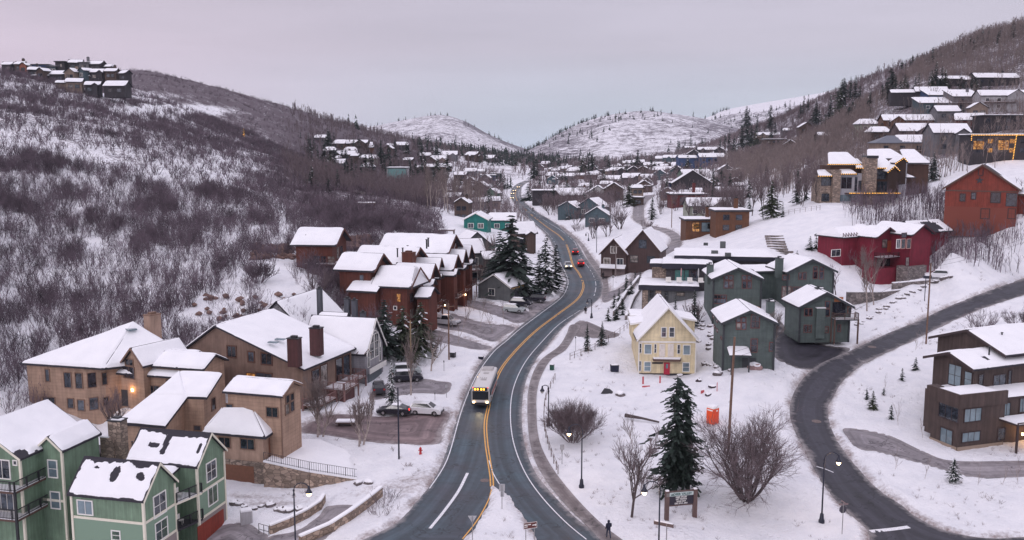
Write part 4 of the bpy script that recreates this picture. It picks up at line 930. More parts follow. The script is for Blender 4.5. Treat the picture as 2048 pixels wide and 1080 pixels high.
# ---------------- brown stucco lodge with the two dark chimneys
BRN = siding('wall_brown', (.235, .155, .12), 'stucco'); BRNT = plain('trim_umber', (.11, .05, .035), .7); PLUM = siding('chimney_plum', (.10, .035, .035), 'plank', .3)
H = House('brown_house', 'large brown stucco house with two dark red chimneys standing on its snowy roof', 'house', (-38, 130, 1))
f0 = np.array([-28.4, 123.6]); f1_ = np.array([-49.2, 131.0]); fd = (f1_ - f0) / np.linalg.norm(f1_ - f0); dp = np.array([-fd[1], fd[0]]) * -1.; Wb = np.linalg.norm(f1_ - f0)
if dp[1] < 0: dp = -dp
Ld = 14.5; cc = (f0 + f1_) / 2 + dp * Ld / 2
bb_ = H.gable(cc[0], cc[1], math.degrees(math.atan2(dp[1], dp[0])), Ld, Wb, 7.3, 5.2, 0, .6, BRN, cell=.4, t=.25, frac=.66, seed=21)
H.rake(bb_, 'a', BRNT, .3) if False else None
for r_ in ((452, 478, 510, 552), (602, 520, 640, 585), (697, 530, 768, 605)): H.win(bb_, 'a', ('zc', *r_), BRNT, grid=(2, 1), fw=.18)
H.win(bb_, 'a', ('zc', 660, 672, 770, 712), BRNT, grid=(2, 1), fw=.15); H.win(bb_, 'a', ('zc', 588, 672, 650, 705), BRNT, grid=(1, 1), lit=True)
for q, z_ in (((935, 520), 9.0), ((1093, 440), 9.4)):
    p = vx('zc', q[0], q[1] + 50, z_); H.chimney(p[0], p[1], z_ - 1, z_ + 2.9, 1.6, 1.2, 345, PLUM, snow=False)
for q in ((780, 465), (830, 443)):
    p = vx('zc', *q, 10.2); H.part('skylight', MB().box((p[0], p[1], p[2] + .35), (1.4, .7, .16), R(345)), GLASSB)
p = vx('zc', 640, 300, 11.4); H.part('bare_roof_patch', MB().add([vx('zc', 500, 345, 11.45), vx('zc', 560, 360, 11.2), vx('zc', 800, 248, 11.95), vx('zc', 750, 235, 12.3)], [(0, 1, 2, 3)]), ROOFG) if False else None
# glazed prow and decks on the east side
eL = H.face(bb_, 'L'); n_, t_, p_ = eL
for r_ in ((-4.5, -2.6, 3.2, 6.6), (-2.2, -.4, 3.2, 6.8), (2.0, 3.8, 3.4, 6.8), (4.2, 6.0, 3.4, 6.8), (-4.0, -1.8, .6, 2.6), (2.5, 4.6, .4, 2.6)): H.win(bb_, 'L', r_, BRNT, grid=(1, 1))
for a0, a1, z_, o_ in ((-7, -2, 2.4, 2.4), (-1.5, 2.5, 3.4, 3.4), (3.0, 7.0, 3.4, 2.2)):
    q = [p_ + t_ * a0, p_ + t_ * a0 + n_ * o_, p_ + t_ * a1 + n_ * o_, p_ + t_ * a1]; H.deck([tuple(x) for x in q], z_, 1.0, mat=BRNT, rail=plain('rail_red', (.22, .12, .11), .7), post_to=0)
H.part('entry_tower', MB().box((p_[0] + t_[0] * 0 + n_[0] * 1.6, p_[1] + n_[1] * 1.6, 1.6), (3.2, 3.4, 3.6), math.atan2(t_[1], t_[0])), PLUM, uv=True)

# ---------------- grey white chalet behind with lattice gable
GRW = siding('wall_grey_white', (.36, .35, .38), 'lap', .3); GRD = siding('wall_slate', (.10, .105, .125), 'board', .35)
H = House('grey_chalet', 'steep roofed grey and white chalet with an arched lattice gable window', 'house', (-27, 150, 2))
bg = H.gable(-26.2, 141.6, 345, 11, 7.8, 6.4, 5.0, 0, .5, GRW, cell=.4, seed=31)
H.rake(bg, 'b', TRIMW, .35)
H.win(bg, 'b', (-1.6, -.2, 5.4, 9.0), TRIMW, grid=(2, 3)); H.win(bg, 'b', (.2, 1.6, 5.4, 9.0), TRIMW, grid=(2, 3)); H.win(bg, 'b', (-2.5, -1.9, 4.4, 7.2), TRIMW, grid=(1, 2)); H.win(bg, 'b', (1.9, 2.5, 4.4, 7.2), TRIMW, grid=(1, 2))
for k in range(7):
    pass
mb = MB(); n_, t_, p_ = H.face(bg, 'b')
for k in range(13):
    a0 = math.pi * k / 12; a1 = math.pi * (k + 1) / 12
    if k < 12:
        q0 = p_ + t_ * 2.1 * math.cos(a0) + n_ * .15; q1 = p_ + t_ * 2.1 * math.cos(a1) + n_ * .15
        mb.tube([(q0[0], q0[1], 6.6 + 3.0 * math.sin(a0)), (q1[0], q1[1], 6.6 + 3.0 * math.sin(a1))], .11, 4)
H.part('arch_trim', mb, TRIMW)
H.panel(bg, 'b', (-3.2, 3.2, 3.5, 4.3), 'balcony_front', TRIMW, .7, .1); H.panel(bg, 'b', (-2.6, 2.6, .8, 3.3), 'garage_door', plain('garage_slate', (.09, .11, .125), .6), .1)
b = H.gable(-35.2, 151, 74, 15, 11.5, 8.0, 5.4, 1, .5, GRW, cell=.4, seed=33)
b = H.gable(-28.4, 145.4, 345, 5, 3.0, 9.8, 1.6, 5, .3, GRW, cell=.4); H.win(b, 'b', (-.5, .5, 7.6, 9.6), TRIMD, grid=(1, 1))
b = H.flat(-24.6, 147.8, 345, 5.0, 2.6, 4, 9.0, GRD, .2, .2)
for k, (x_, h_) in enumerate(((-26.8, 13.2), (-25.6, 13.0), (-24.2, 11.0))): H.chimney(x_, 148.4 - k * .2, 8.8, h_, .8, .8, 345, GRD, snow=False)
p = vx('zc', 1117, 240, 11.0); H.chimney(p[0], p[1], 9.0, 15.0, .7, .8, 345, GRD, snow=False)
# valley strip of bare metal
mb = MB()
for k in range(6):
    p = bg['c'] - bg['v'] * (bg['W'] / 2 - .1) + bg['u'] * (-.6 + k * 1.25); mb.tube([(p[0] - .55, p[1], 6.7), (p[0], p[1] + .5, 7.4), (p[0] + .55, p[1], 6.7)], .07, 4)
H.part('snow_guard', mb, TRIMB)

# ---------------- red brown condominiums
RED = siding('wall_red_brown', (.145, .040, .026), 'board', .5, .8); REDD = plain('timber_red_dark', (.10, .032, .022), .75)
def redgable(H, cx, cy, yaw, L, W, ze, rise, zg, **k):
    b = H.gable(cx, cy, yaw, L, W, ze, rise, zg, .6, RED, cell=.5, t=.32, eave_t=.3, inset_end=1.1, **k); H.rake(b, 'b', REDD, .4); return b
H = House('red_cabin', 'tall red brown timber house with wrap around deck, standing highest beside the rock pile', 'house', (-39, 189, 9))
b = redgable(H, -39, 188.5, 354.6, 9.6, 11.5, 18.0, 2.9, 8, hipb=0, seed=41)
for r_ in ((282, 402, 345, 470), (355, 405, 402, 472), (422, 408, 488, 475)): H.win(b, 'L', ('z5', *r_), REDD, grid=(2, 1))
for r_ in ((305, 568, 375, 610), (392, 572, 452, 618), (478, 578, 538, 640)): H.win(b, 'L', ('z5', *r_), TRIMW, grid=(2, 1))
H.win(b, 'b', (-2.2, -.3, 15.2, 17.4), REDD); H.win(b, 'b', (.3, 2.2, 15.2, 17.4), REDD)
n_, t_, p_ = H.face(b, 'b'); q = [p_ - t_ * 6.5 - n_ * 5.5, p_ - t_ * 6.5 + n_ * 4, p_ + t_ * 6 + n_ * 4, p_ + t_ * 6]; H.deck([tuple(x) for x in q], 14.6, 1.0, mat=REDD, rail=REDD, sides=(0, 1, 2))
H.part('wall', MB().prism([tuple(p_ - t_ * 5.9 - n_ * .2), tuple(p_ - t_ * 5.9 + n_ * 3.6), tuple(p_ + t_ * 5 + n_ * 3.6), tuple(p_ + t_ * 5 - n_ * .2)], 8, 14.3), RED, uv=True)
for q in ((145, 225), (205, 245), (262, 245)):
    p = vx('z5', *q, 19.0); H.pipe(p[0], p[1], 19.2, .8, .08)
p = vx('z5', 268, 172, 20.0); H.part('skylight', MB().box((p[0], p[1], p[2] + .35), (1.2, 1.6, .2), R(354)), GLASSB)
H = House('condominium', 'long red brown timber condominium with stepped snowy gables facing the main road', 'building', (-22, 172, 5))
b = redgable(H, -27.8, 171.6, 344, 8.4, 8.6, 15.0, 2.8, 6, seed=43); H.win(b, 'L', ('z5', 735, 590, 772, 655), REDD, grid=(1, 1))
n_, t_, p_ = H.face(b, 'b'); H.win(b, 'b', (-1.6, 1.6, 12.2, 14.8), REDD, grid=(2, 2))
H.panel(b, 'L', (-3.6, 3.6, 6, 8.6), 'concrete_base', siding('concrete_base', (.34, .26, .20), 'stucco'), .06); H.win(b, 'L', (.4, 1.8, 6.9, 8.1), TRIMB)
b3_ = redgable(H, -20.6, 169.0, 344, 8.0, 9.2, 12.4, 3.2, 4, seed=45, hipb=1.0)
H.win(b3_, 'L', ('z5', 793, 762, 852, 782), REDD, lit=True, grid=(2, 1)); H.win(b3_, 'L', ('z5', 1100, 775, 1135, 850), REDD, lit=True, grid=(1, 2)); H.win(b3_, 'L', ('z5', 1070, 898, 1096, 928), TRIMW, grid=(1, 1))
for a_, z_ in ((-2, 9.6), (1.2, 9.6), (-2, 6.6), (1.2, 6.6)): H.win(b3_, 'b', (a_ - .8, a_ + .8, z_, z_ + 1.7), REDD)
b = H.flat(-26.6, 166.5, 344, 5, 3.0, 6, 11.6, RED, .5, .3, cell=.5, slope=1.8)
b = H.gable(-15.6, 168.0, 344, 3.2, 5.4, 10.4, 1.6, 4, .5, RED, cell=.5)
H.chimney(*vx('z5', 1218, 520, 14.2)[:2], 13, 17.2, 2.2, 1.8, 344, RED, cap=REDD, snow=False)
b = redgable(H, -24.4, 184.5, 344, 13, 10, 14.6, 3.0, 6, seed=47)
b = redgable(H, -19.5, 196.0, 346, 16, 11, 15.6, 3.4, 6, seed=49)
for k, (x_, y_, z_, L_, W_) in enumerate(((-18.6, 177.6, 12.2, 8, 6.4), (-17.6, 183.6, 12.6, 7.5, 4.6), (-14.8, 187.5, 12.8, 8, 6.6), (-13.0, 193.0, 13.2, 7, 4.6), (-15.6, 199.0, 14.6, 8, 6.5), (-11.6, 199.5, 13.4, 6, 5.0))):
    b = redgable(H, x_, y_, 346, L_, W_, z_, 2.9, 4, seed=51 + k)
    H.gable(x_ + 1.6, y_ - W_ * .42, 346, L_ * .62, W_ * .46, z_ - .9, W_ * .2, 4, .35, RED, cell=.5, t=.3, inset_end=.6)
    for zl in (z_ - 2.4, z_ - 5.2): H.win(b, 'b', (-W_ / 2 + 1.3, W_ / 2 - 1.3, zl, zl + 1.7), REDD, grid=(2, 1), lit=(k == 0 and zl > 9))
    n_, t_, p_ = H.face(b, 'b'); q = [p_ - t_ * (W_ / 2 - .7), p_ - t_ * (W_ / 2 - .7) + n_ * 1.6, p_ + t_ * (W_ / 2 - .7) + n_ * 1.6, p_ + t_ * (W_ / 2 - .7)]; H.deck([tuple(x) for x in q], z_ - 5.4, 1.0, mat=REDD, rail=REDD, sides=(0, 1, 2), post_to=4.5)
    H.panel(b, 'b', (-W_ / 2 + 1, W_ / 2 - 1, 4.6, 6.9), 'garage_door', plain('garage_tan', (.26, .16, .10), .7), .1)
for x_, y_ in ((-12.9, 175.5), (-9.6, 188.5)):
    H.part('wall_lamp', MB().box((x_, y_, 7.4), (.22, .22, .35)), BULB)
    pl = bpy.data.lights.new('lamp_light', 'POINT'); pl.energy = 60; pl.color = (1, .5, .18); pl.shadow_soft_size = .2; po = bpy.data.objects.new('lamp_light', pl); COL.objects.link(po); po.location = (x_ + .5 - H.o[0], y_ - .3 - H.o[1], 7.4 - H.o[2]); po.parent = H.root
for q in ((1105, 380), (1157, 375), (1205, 350)):
    p = vx('z5', *q, 17.0); H.pipe(p[0], p[1], 16.6, 1.4, .14)
for q in ((600, 145), (615, 130)):
    p = vx('z6', *q, 18.0); H.pipe(p[0], p[1], 17.8, 1.5, .16)
# ---------------- grey gabled house and small garage right of the condominiums
GRV = siding('wall_grey_green', (.135, .145, .15), 'lap', .3)
H = House('grey_house', 'two storey grey house with a white trimmed bay and snowy gables beside the condominium', 'house', (-11, 219, 6))
b = H.gable(-11.6, 217.5, 20, 9.5, 7.6, 12.7, 3.2, 4, .5, GRV, cell=.5, seed=61)
H.rake(b, 'a', TRIMW)
H.win(b, 'L', (1.2, 2.6, 10.0, 11.8), TRIMW); H.win(b, 'L', (-2.8, -1.6, 10.0, 11.8), TRIMW); H.win(b, 'a', (-.4, .4, 11.4, 12.6), TRIMW, grid=(1, 2)); H.win(b, 'L', (-2.4, 2.4, 6.4, 8.4), TRIMW, grid=(4, 1))
n_, t_, p_ = H.face(b, 'L'); H.deck([tuple(p_ - t_ * 3.5), tuple(p_ - t_ * 3.5 + n_ * 2.2), tuple(p_ + t_ * 3 + n_ * 2.2), tuple(p_ + t_ * 3)], 9.2, 1.0, mat=REDD, rail=REDD, post_to=4)
b = H.gable(-9.8, 224.5, 110, 9, 8.5, 13.6, 3.6, 4, .5, GRV, cell=.5, seed=62)
b = H.gable(-5.6, 216, 20, 4, 5, 11.4, 1.8, 4, .4, GRV, cell=.5, seed=63)
H = House('garage', 'small slate grey garage with snowy gable roof edged by a string of tiny lights', 'garage', (-1, 200, 4))
b = H.gable(-2.1, 200.5, 62, 8.2, 8.6, 7.6, 2.7, 4, .35, GRV, cell=.4, seed=64); H.rake(b, 'a', TRIMW, .16)
H.win(b, 'a', (-1.3, .1, 5.8, 7.2), TRIMW); H.panel(b, 'L', (-2.5, 2.5, 4.4, 6.8), 'garage_door', GRD, .08)
mb = MB(); n_, t_, p_ = H.face(b, 'L')
for k in range(14):
    q = p_ + t_ * (-3.8 + k * .58) + n_ * .4; mb.box((q[0], q[1], 7.55), (.05, .05, .05))
H.part('fairy_lights', mb, FAIRY)
# ---------------- pale yellow house in the middle of the snow field
CRM = siding('siding_cream', (.80, .68, .44), 'lap', .22); DOORR = plain('door_red', (.45, .02, .05), .5); DOORW = plain('door_white', (.70, .64, .58), .6)
H = House('yellow_house', 'pale yellow gabled house with red front door and broken balcony, alone on the snowy lot', 'house', (25, 146, 2))
b = H.gable(25.0, 150.8, 88, 13.6, 9.9, 7.0, 5.4, 1.2, .45, CRM, cell=.3, t=.3, inset_end=.6, seed=71)
H.rake(b, 'a', TRIMW, .3)
for r_ in ((500, 452, 550, 560), (595, 452, 648, 560)): H.win(b, 'a', ('z7', *r_), TRIMW, grid=(1, 2))
for r_ in ((297, 655, 373, 762), (762, 665, 838, 772)): H.win(b, 'a', ('z7', *r_), TRIMW, grid=(1, 1), glass=GLASSB)
for r_ in ((293, 865, 365, 968), (755, 875, 828, 975)): H.win(b, 'a', ('z7', *r_), TRIMW, grid=(1, 2), glass=GLASSB)
for r_ in ((228, 645, 255, 752), (413, 650, 434, 752), (690, 657, 718, 762), (222, 853, 250, 968)): H.win(b, 'a', ('z7', *r_), TRIMW, grid=(1, 2), fw=.08)
for r_ in ((470, 645, 542, 798), (572, 645, 645, 798)):
    S = H.rect(b, 'a', 'z7', *r_); d_ = H.panel(b, 'a', S, 'door', DOORW, .06)
    H.win(b, 'a', (S[0] + .25, S[1] - .25, S[2] + 1.25, S[3] - .15), TRIMW, grid=(3, 3), fw=.05)
S = H.rect(b, 'a', 'z7', 525, 868, 597, 1012); dr = H.panel(b, 'a', S, 'door', DOORR, .1); H.panel(b, 'a', (S[0] + .3, S[1] - .3, S[2] + 1.0, S[3] - .25), 'pane', GLASSB, .13, .03, parent=dr)
H.panel(b, 'a', H.rect(b, 'a', 'z7', 385, 866, 515, 886), 'dark_board', TRIMD, .06)
H.band(b, 'a', 1.0, 1.75, TRIMD, 'foundation', .06); H.band(b, 'a', 6.75, 7.0, TRIMW, 'trim_board')
S = H.rect(b, 'a', 'z7', 392, 800, 735, 840); n_, t_, p_ = H.face(b, 'a')
q = [p_ + t_ * S[0], p_ + t_ * S[0] + n_ * .9, p_ + t_ * (S[1] - .3) + n_ * 1.1, p_ + t_ * S[1]]
H.part('broken_balcony', MB().prism([tuple(x) for x in q], S[2], S[3] - .2), TRIMB); H.part('snow_layer', MB().prism([tuple(x * .98 + p_ * .02) for x in q], S[3] - .19, S[3] - .05), SNOW)
H.corner(b, 'aL', TRIMW, w=.16); H.corner(b, 'aR', TRIMW, w=.16)
for sx, sy in ((-3.4, 153.0), (3.6, 152.5)):
    # shed dormers either side
    w_ = H.flat(25 + sx, sy, 88, 5.2, 3.2, 6, 9.2, CRM, .35, .25, TRIMW, cell=.3, slope=(.7 if sx > 0 else -.7))
b = H.flat(22.0, 157.5, 88, 5.0, 3.0, 6, 9.0, CRM, .3, .25, TRIMW, cell=.3)
for q in ((485, 140), (562, 130)):
    p = vx('z7', *q, 11.8); H.pipe(p[0], p[1], 11.9, .7, .12)
# ---------------- slate green townhouses
SG = siding('wall_slate_green', (.10, .132, .125), 'lap', .26); SGT = plain('trim_rust', (.14, .055, .05), .7); SGD = plain('trim_charcoal', (.035, .04, .045), .7)
def town(name, label, cx, cy, yaw, L, W, ze, rise, zg, wins, lwins=(), seed=1, chim=None, group=None):
    H = House(name, label, 'house', (cx, cy, zg), 'slate green townhouses')
    b = H.gable(cx, cy, yaw, L, W, ze, rise, zg, .55, SG, cell=.35, t=.25, inset_end=.7, seed=seed)
    H.rake(b, 'a', SGD, .4)
    for w in ('aL', 'aR'): H.corner(b, w, SGD, w=.3)
    for zt, r_, g_ in wins: H.win(b, 'a', (zt, *r_), SGT, grid=g_)
    for zt, r_, g_ in lwins: H.win(b, 'R', (zt, *r_), SGT, grid=g_)
    if chim: p = vx(*chim[0], chim[1]); H.chimney(p[0], p[1], chim[1] - 2, chim[1] + 1.6, 1.3, 1.1, yaw, SG, cap=SGD)
    return H, b
H, b = town('townhouse', 'nearest slate green townhouse, with the small snowy porch roof, beside the rocky bank', 35.8, 140.8, 86.6, 10.8, 8.6, 11.4, 2.0, 3.6,
    [('z8', (835, 715, 868, 752), (1, 1)), ('z8', (880, 715, 912, 752), (1, 1)), ('z8', (835, 762, 868, 812), (1, 1)), ('z8', (880, 762, 912, 812), (1, 1)), ('z8', (962, 690, 1030, 800), (2, 2)), ('z8', (960, 900, 1010, 1010), (1, 2)), ('z8', (1120, 930, 1150, 1000), (1, 1))], seed=81, chim=(('z8', 1125, 660), 12.4))
H.panel(b, 'a', (-.9, 1.2, 3.8, 6.3), 'door', SGD, .05)
n_, t_, p_ = H.face(b, 'a'); c_ = p_ + n_ * 1.2 - t_ * 1.6
for k_ in (-1.3, 1.3): H.part('post', MB().box((c_[0] + t_[0] * k_, c_[1] + n_[1] * .9, 5.4), (.18, .18, 3.6), 0), SGD)
pr = H.part('porch_roof', MB().slab([(*(c_ + t_ * 1.6 + n_ * 1.2), 7.0), (*(c_ - t_ * 1.6 + n_ * 1.2), 7.0), (*(c_ - t_ * 1.6 - n_ * 1.2), 7.7), (*(c_ + t_ * 1.6 - n_ * 1.2), 7.7)], .16), SGD)
H.snow([[(*(c_ - t_ * 1.6 + n_ * 1.2), 7.16), (*(c_ + t_ * 1.6 + n_ * 1.2), 7.16), (*(c_ + t_ * 1.6 - n_ * 1.2), 7.86), (*(c_ - t_ * 1.6 - n_ * 1.2), 7.86)]], pr, .3, .2, edge=.02)
for r_ in ((630, 690, 642, 715), (660, 720, 672, 752), (640, 782, 652, 800), (662, 812, 674, 835), (700, 880, 710, 900)): H.win(b, 'R', ('z8', *r_), SGT, grid=(1, 1), fw=.06)
H, b = town('townhouse', 'slate green townhouse directly behind the nearest one, with two arched pairs of gable windows', 40.7, 169.4, 86.8, 12.3, 9.5, 14.0, 2.1, 5,
    [('z8', (728, 350, 762, 385), (1, 1)), ('z8', (770, 352, 802, 387), (1, 1)), ('z8', (728, 400, 762, 455), (1, 1)), ('z8', (770, 400, 802, 455), (1, 1)), ('z8', (885, 350, 918, 385), (1, 1)), ('z8', (928, 352, 960, 387), (1, 1)), ('z8', (885, 400, 918, 458), (1, 1)), ('z8', (928, 400, 960, 458), (1, 1)), ('z8', (642, 520, 745, 548), (4, 1)), ('z8', (642, 552, 745, 590), (4, 1))], seed=82, chim=(('z8', 605, 330), 14.6))
H, b = town('townhouse', 'slate green townhouse with a timber corner balcony, beside the curving side road', 51.4, 153.8, 93, 8.6, 9.4, 11.4, 2.5, 5.6,
    [('y1', (492, 620, 520, 680), (1, 1)), ('y1', (530, 620, 556, 680), (1, 1)), ('y1', (488, 768, 515, 828), (1, 1)), ('y1', (522, 768, 550, 828), (1, 1)), ('y1', (672, 625, 712, 682), (1, 1)), ('y1', (680, 555, 714, 608), (1, 1)), ('y1', (668, 782, 704, 832), (1, 1)), ('y1', (792, 765, 812, 822), (1, 1)), ('y1', (880, 600, 905, 655), (1, 1))], seed=83, chim=(('y1', 622, 520), 12.6))
n_, t_, p_ = H.face(b, 'a'); S = H.rect(b, 'a', 'y1', 738, 545, 862, 690)
H.win(b, 'a', (S[0] + .1, S[1] - .1, S[2] + .2, S[3] - .3), SGD, grid=(3, 1), lit=False); H.panel(b, 'a', (S[0] + .3, S[0] + 1.8, S[3] - .25, S[3] + .6), 'soffit', plain('cedar', (.35, .12, .04), .7), .08)
H.deck([tuple(p_ + t_ * (S[0])), tuple(p_ + t_ * S[0] + n_ * 1.4), tuple(p_ + t_ * (S[1] + 1.6) + n_ * 1.4), tuple(p_ + t_ * (S[1] + 1.6))], S[2] - .2, 1.0, mat=SGD, rail=TRIMB, sides=(0, 1, 2), post_to=5.6)
S = H.rect(b, 'a', 'y1', 585, 610, 662, 880); H.panel(b, 'a', S, 'chimney_breast', SG, .6, .7, uv=True); c_ = p_ + t_ * (S[0] + S[1]) / 2 + n_ * .3
H.part('snow_cap', MB().box((c_[0], c_[1], S[3] + .06), (S[1] - S[0] + .1, .75, .12), R(3)), SNOW)
H, b = town('townhouse', 'rearmost slate green townhouse, in front of the crimson house', 55.6, 176.5, 98, 9.8, 10.2, 14.2, 2.4, 6,
    [('y1', (440, 298, 465, 352), (1, 1)), ('y1', (475, 292, 502, 352), (1, 1)), ('y1', (570, 285, 602, 345), (1, 1)), ('y1', (628, 287, 658, 348), (1, 1)), ('y1', (572, 243, 600, 275), (1, 1)), ('y1', (632, 245, 660, 277), (1, 1)), ('y1', (290, 420, 365, 510), (3, 2)), ('y1', (385, 425, 455, 495), (3, 2)), ('y1', (295, 318, 350, 355), (2, 1))], seed=84, chim=(('y1', 262, 240), 15.2))
H.flat(49.0, 181.0, 98, 8, 5, 6, 13.6, SG, .5, .3, SGD, cell=.4)
H.part('garage_soffit', MB().box((42.6, 163.8, 8.0), (3.0, 3, 2.6), R(5)), plain('cedar', (.35, .12, .04), .7))
# ---------------- modern flat roofed house
MODW = siding('wall_mauve_dark', (.060, .052, .060), 'board', .4); NAVY = plain('fascia_navy', (.016, .016, .030), .5); MGREY = siding('wall_grey_panel', (.13, .135, .14), 'board', 1.2)
H = House('modern_house', 'low modern house of stacked flat snowy roofs with deep navy fascias and stone piers', 'house', (35, 190, 7))
b = H.flat(36.6, 191.5, -10, 8.6, 9.0, 7, 13.0, MODW, .8, 1.0, NAVY)
for r_ in ((302, 302, 378, 400), (385, 302, 420, 400)): H.win(b, 'L', ('z8', *r_), TRIMD, glass=plain('glass_teal', (.05, .16, .15), .08, spec=.9), grid=(1, 1))
H.win(b, 'L', ('z8', 440, 310, 500, 400), TRIMD, grid=(2, 1))
b = H.flat(32.0, 186.6, -10, 10.5, 8.6, 5, 9.3, MGREY, .7, .95, NAVY)
for r_ in ((88, 478, 115, 540), (215, 490, 240, 560), (318, 498, 385, 524)): H.win(b, 'L', ('z8', *r_), TRIMD, grid=(1, 1))
n_, t_, p_ = H.face(b, 'L')
for a_ in (-4.6, -2.0): H.part('stone_pier', MB().box((p_[0] + t_[0] * a_ + n_[0] * .12, p_[1] + t_[1] * a_ + n_[1] * .1, 7.1), (1.1, .5, 4.3), R(-10)), STONE, uv=True)
b = H.flat(31.2, 193.8, -10, 3.0, 6, 7, 12.9, STONE, .5, .7, NAVY)
b = H.flat(45.5, 198.5, -10, 19, 12, 8, 14.0, MODW, .8, .9, NAVY)
for q, d_ in (((568, 82), (1.0, 1.0, .6)), ((715, 110), (1.2, 1.2, 1.6)), ((645, 155), (1.4, 1.4, .7)), ((760, 175), (1.2, 1.2, .7))):
    p = vx('z8', *q, 15.2); H.part('roof_unit', MB().box((p[0], p[1], 15.0 + d_[2] / 2), d_, R(-10)), plain('unit_grey', (.08, .09, .09), .6))
for k in range(4): H.part('terrace_chair', MB().box((31.5 + k * 2.1, 184.0 - k * .35, 10.9), (1.1, .8, .25), 0).box((31.5 + k * 2.1, 184.5 - k * .35, 11.3), (1.0, .1, .7), 0), TRIMW)
H.part('parasol', MB().lathe([(.03, 0), (.05, 1.2), (.16, 1.6), (.12, 2.6), (.03, 3.0)], (34.2, 185.2, 10.4), 8), plain('cloth_pink', (.45, .26, .26), .9))
H.part('parasol', MB().lathe([(.03, 0), (.05, 1.2), (.16, 1.6), (.12, 2.6), (.03, 3.0)], (37.6, 184.8, 10.4), 8), plain('cloth_grey', (.5, .5, .5), .9))
# ---------------- crimson house
CR = siding('wall_crimson', (.23, .012, .034), 'board', .45); CRT = plain('trim_maroon', (.06, .012, .02), .7)
H = House('crimson_house', 'crimson house with snowy gables and stone terraces below the barn red house', 'house', (82, 212, 9))
b = H.gable(84.3, 215.5, 119.7, 9.6, 8.6, 16.9, 2.2, 5, .6, CR, cell=.5, t=.35, inset_end=1.2, seed=91); H.rake(b, 'a', CRT, .35)
H.win(b, 'a', ('y2', 780, 320, 830, 405), CRT); H.panel(b, 'a', H.rect(b, 'a', 'y2', 835, 330, 915, 450), 'door', plain('door_rust', (.28, .05, .02), .6), .08)
n_, t_, p_ = H.face(b, 'a')
for z_ in (12.6, 9.0): H.deck([tuple(p_ - t_ * 3.4), tuple(p_ - t_ * 3.4 + n_ * 2.6), tuple(p_ + t_ * 4.2 + n_ * 2.6), tuple(p_ + t_ * 4.2)], z_, 1.0, mat=CRT, rail=CRT, sides=(0, 1, 2), post_to=z_ - 3.4)
H.win(b, 'a', (-2.4, 2.8, 10.0, 12.0), CRT, grid=(4, 1))
b = H.gable(91.0, 215.0, 119.7, 12, 8.2, 17.6, 2.3, 5, .6, CR, cell=.5, t=.3, inset_end=.9, seed=92); H.rake(b, 'a', CRT, .35)
H.win(b, 'a', ('y2', 985, 315, 1025, 412), plain('trim_apricot', (.5, .3, .26), .7), grid=(1, 1)); H.win(b, 'a', ('y2', 1045, 315, 1085, 412), plain('trim_apricot', (.5, .3, .26), .7), grid=(1, 1)); H.win(b, 'a', ('y2', 990, 250, 1040, 295), CRT); H.win(b, 'a', ('y2', 935, 320, 970, 410), TRIMW); H.win(b, 'a', ('y2', 1035, 515, 1065, 600), CRT)
b = H.gable(99.5, 224.5, 29.7, 13, 9, 17.2, 2.6, 5, .7, CR, cell=.5, t=.2, inset_end=.9, seed=93, patches=(((.55, .5, .3, .5),), ()))
H.win(b, 'L', ('y2', 1150, 265, 1205, 355), TRIMW); H.win(b, 'L', (.0, 2.2, 9.5, 12.5), TRIMD)
b = H.gable(78.0, 217.5, 29.7, 9.4, 8.6, 16.7, 1.9, 5, .6, CR, cell=.5, t=.35, inset_end=.7, seed=94, hipa=1.5)
H.win(b, 'L', ('y2', 232, 430, 325, 498), TRIMW)
mb = MB(); n_, t_, p_ = H.face(b, 'L')
for k in range(9):
    q = p_ + t_ * (-4.2 + k * .9) + n_ * .5; mb.tube([(q[0] - t_[0] * .4, q[1] - t_[1] * .4, 17.1), (q[0] - n_[0] * .4, q[1] - n_[1] * .4, 17.9), (q[0] + t_[0] * .4, q[1] + t_[1] * .4, 17.1)], .08, 4)
H.part('snow_guard', mb, CRT)
p = vx('y2', 620, 270, 17.0); H.chimney(p[0], p[1], 9, 19.0, 1.5, 1.3, 30, CR, snow=False)
H.part('stone_base', MB().box((91.5, 210.0, 8.2), (6.5, 3.0, 5.0), R(29.7)), STONEL, uv=True)
H.part('wall', MB().box((84.0, 209.6, 7.4), (8.0, 3.0, 5.6), R(29.7)), CR, uv=True)
# ---------------- brown timber house at the right edge
TB = siding('wall_timber', (.092, .062, .054), 'plank', .32); TBT = plain('trim_espresso', (.045, .028, .028), .7)
H = House('timber_house', 'weathered brown timber house with stacked windows and a solid board terrace, at the right edge', 'house', (60, 116, 1.5))
yy = 18; uu = np.array([math.cos(R(yy)), math.sin(R(yy))]); vv = np.array([-uu[1], uu[0]]); C0 = np.array([53.6, 107.6])
c_ = C0 + uu * 3.5 + vv * 2.2
H.flat(*(C0 + uu * 5.6 + vv * 6.3), yy, 6.4, 4.0, 1.0, 6.9, TB, 0, .02, TBT)
b = H.flat(c_[0], c_[1], yy, 7.0, 4.4, 1.0, 8.0, TB, 0, .02, TBT, snow=False)
pa = H.part('parapet', MB().box((*(c_ - vv * 2.25), 7.55), (7.3, .25, 1.7), R(yy)).box((*(c_ - uu * 3.55), 7.548), (.25, 4.5, 1.7), R(yy)), TB, uv=True)
H.part('snow_layer', MB().box((*(c_ + vv * .2), 8.06), (6.5, 3.8, .1), R(yy)), SNOW)
for r_ in ((392, 638, 510, 728),): H.win(b, 'L', ('y3', *r_), TBT, grid=(3, 1), glass=GLASSB)
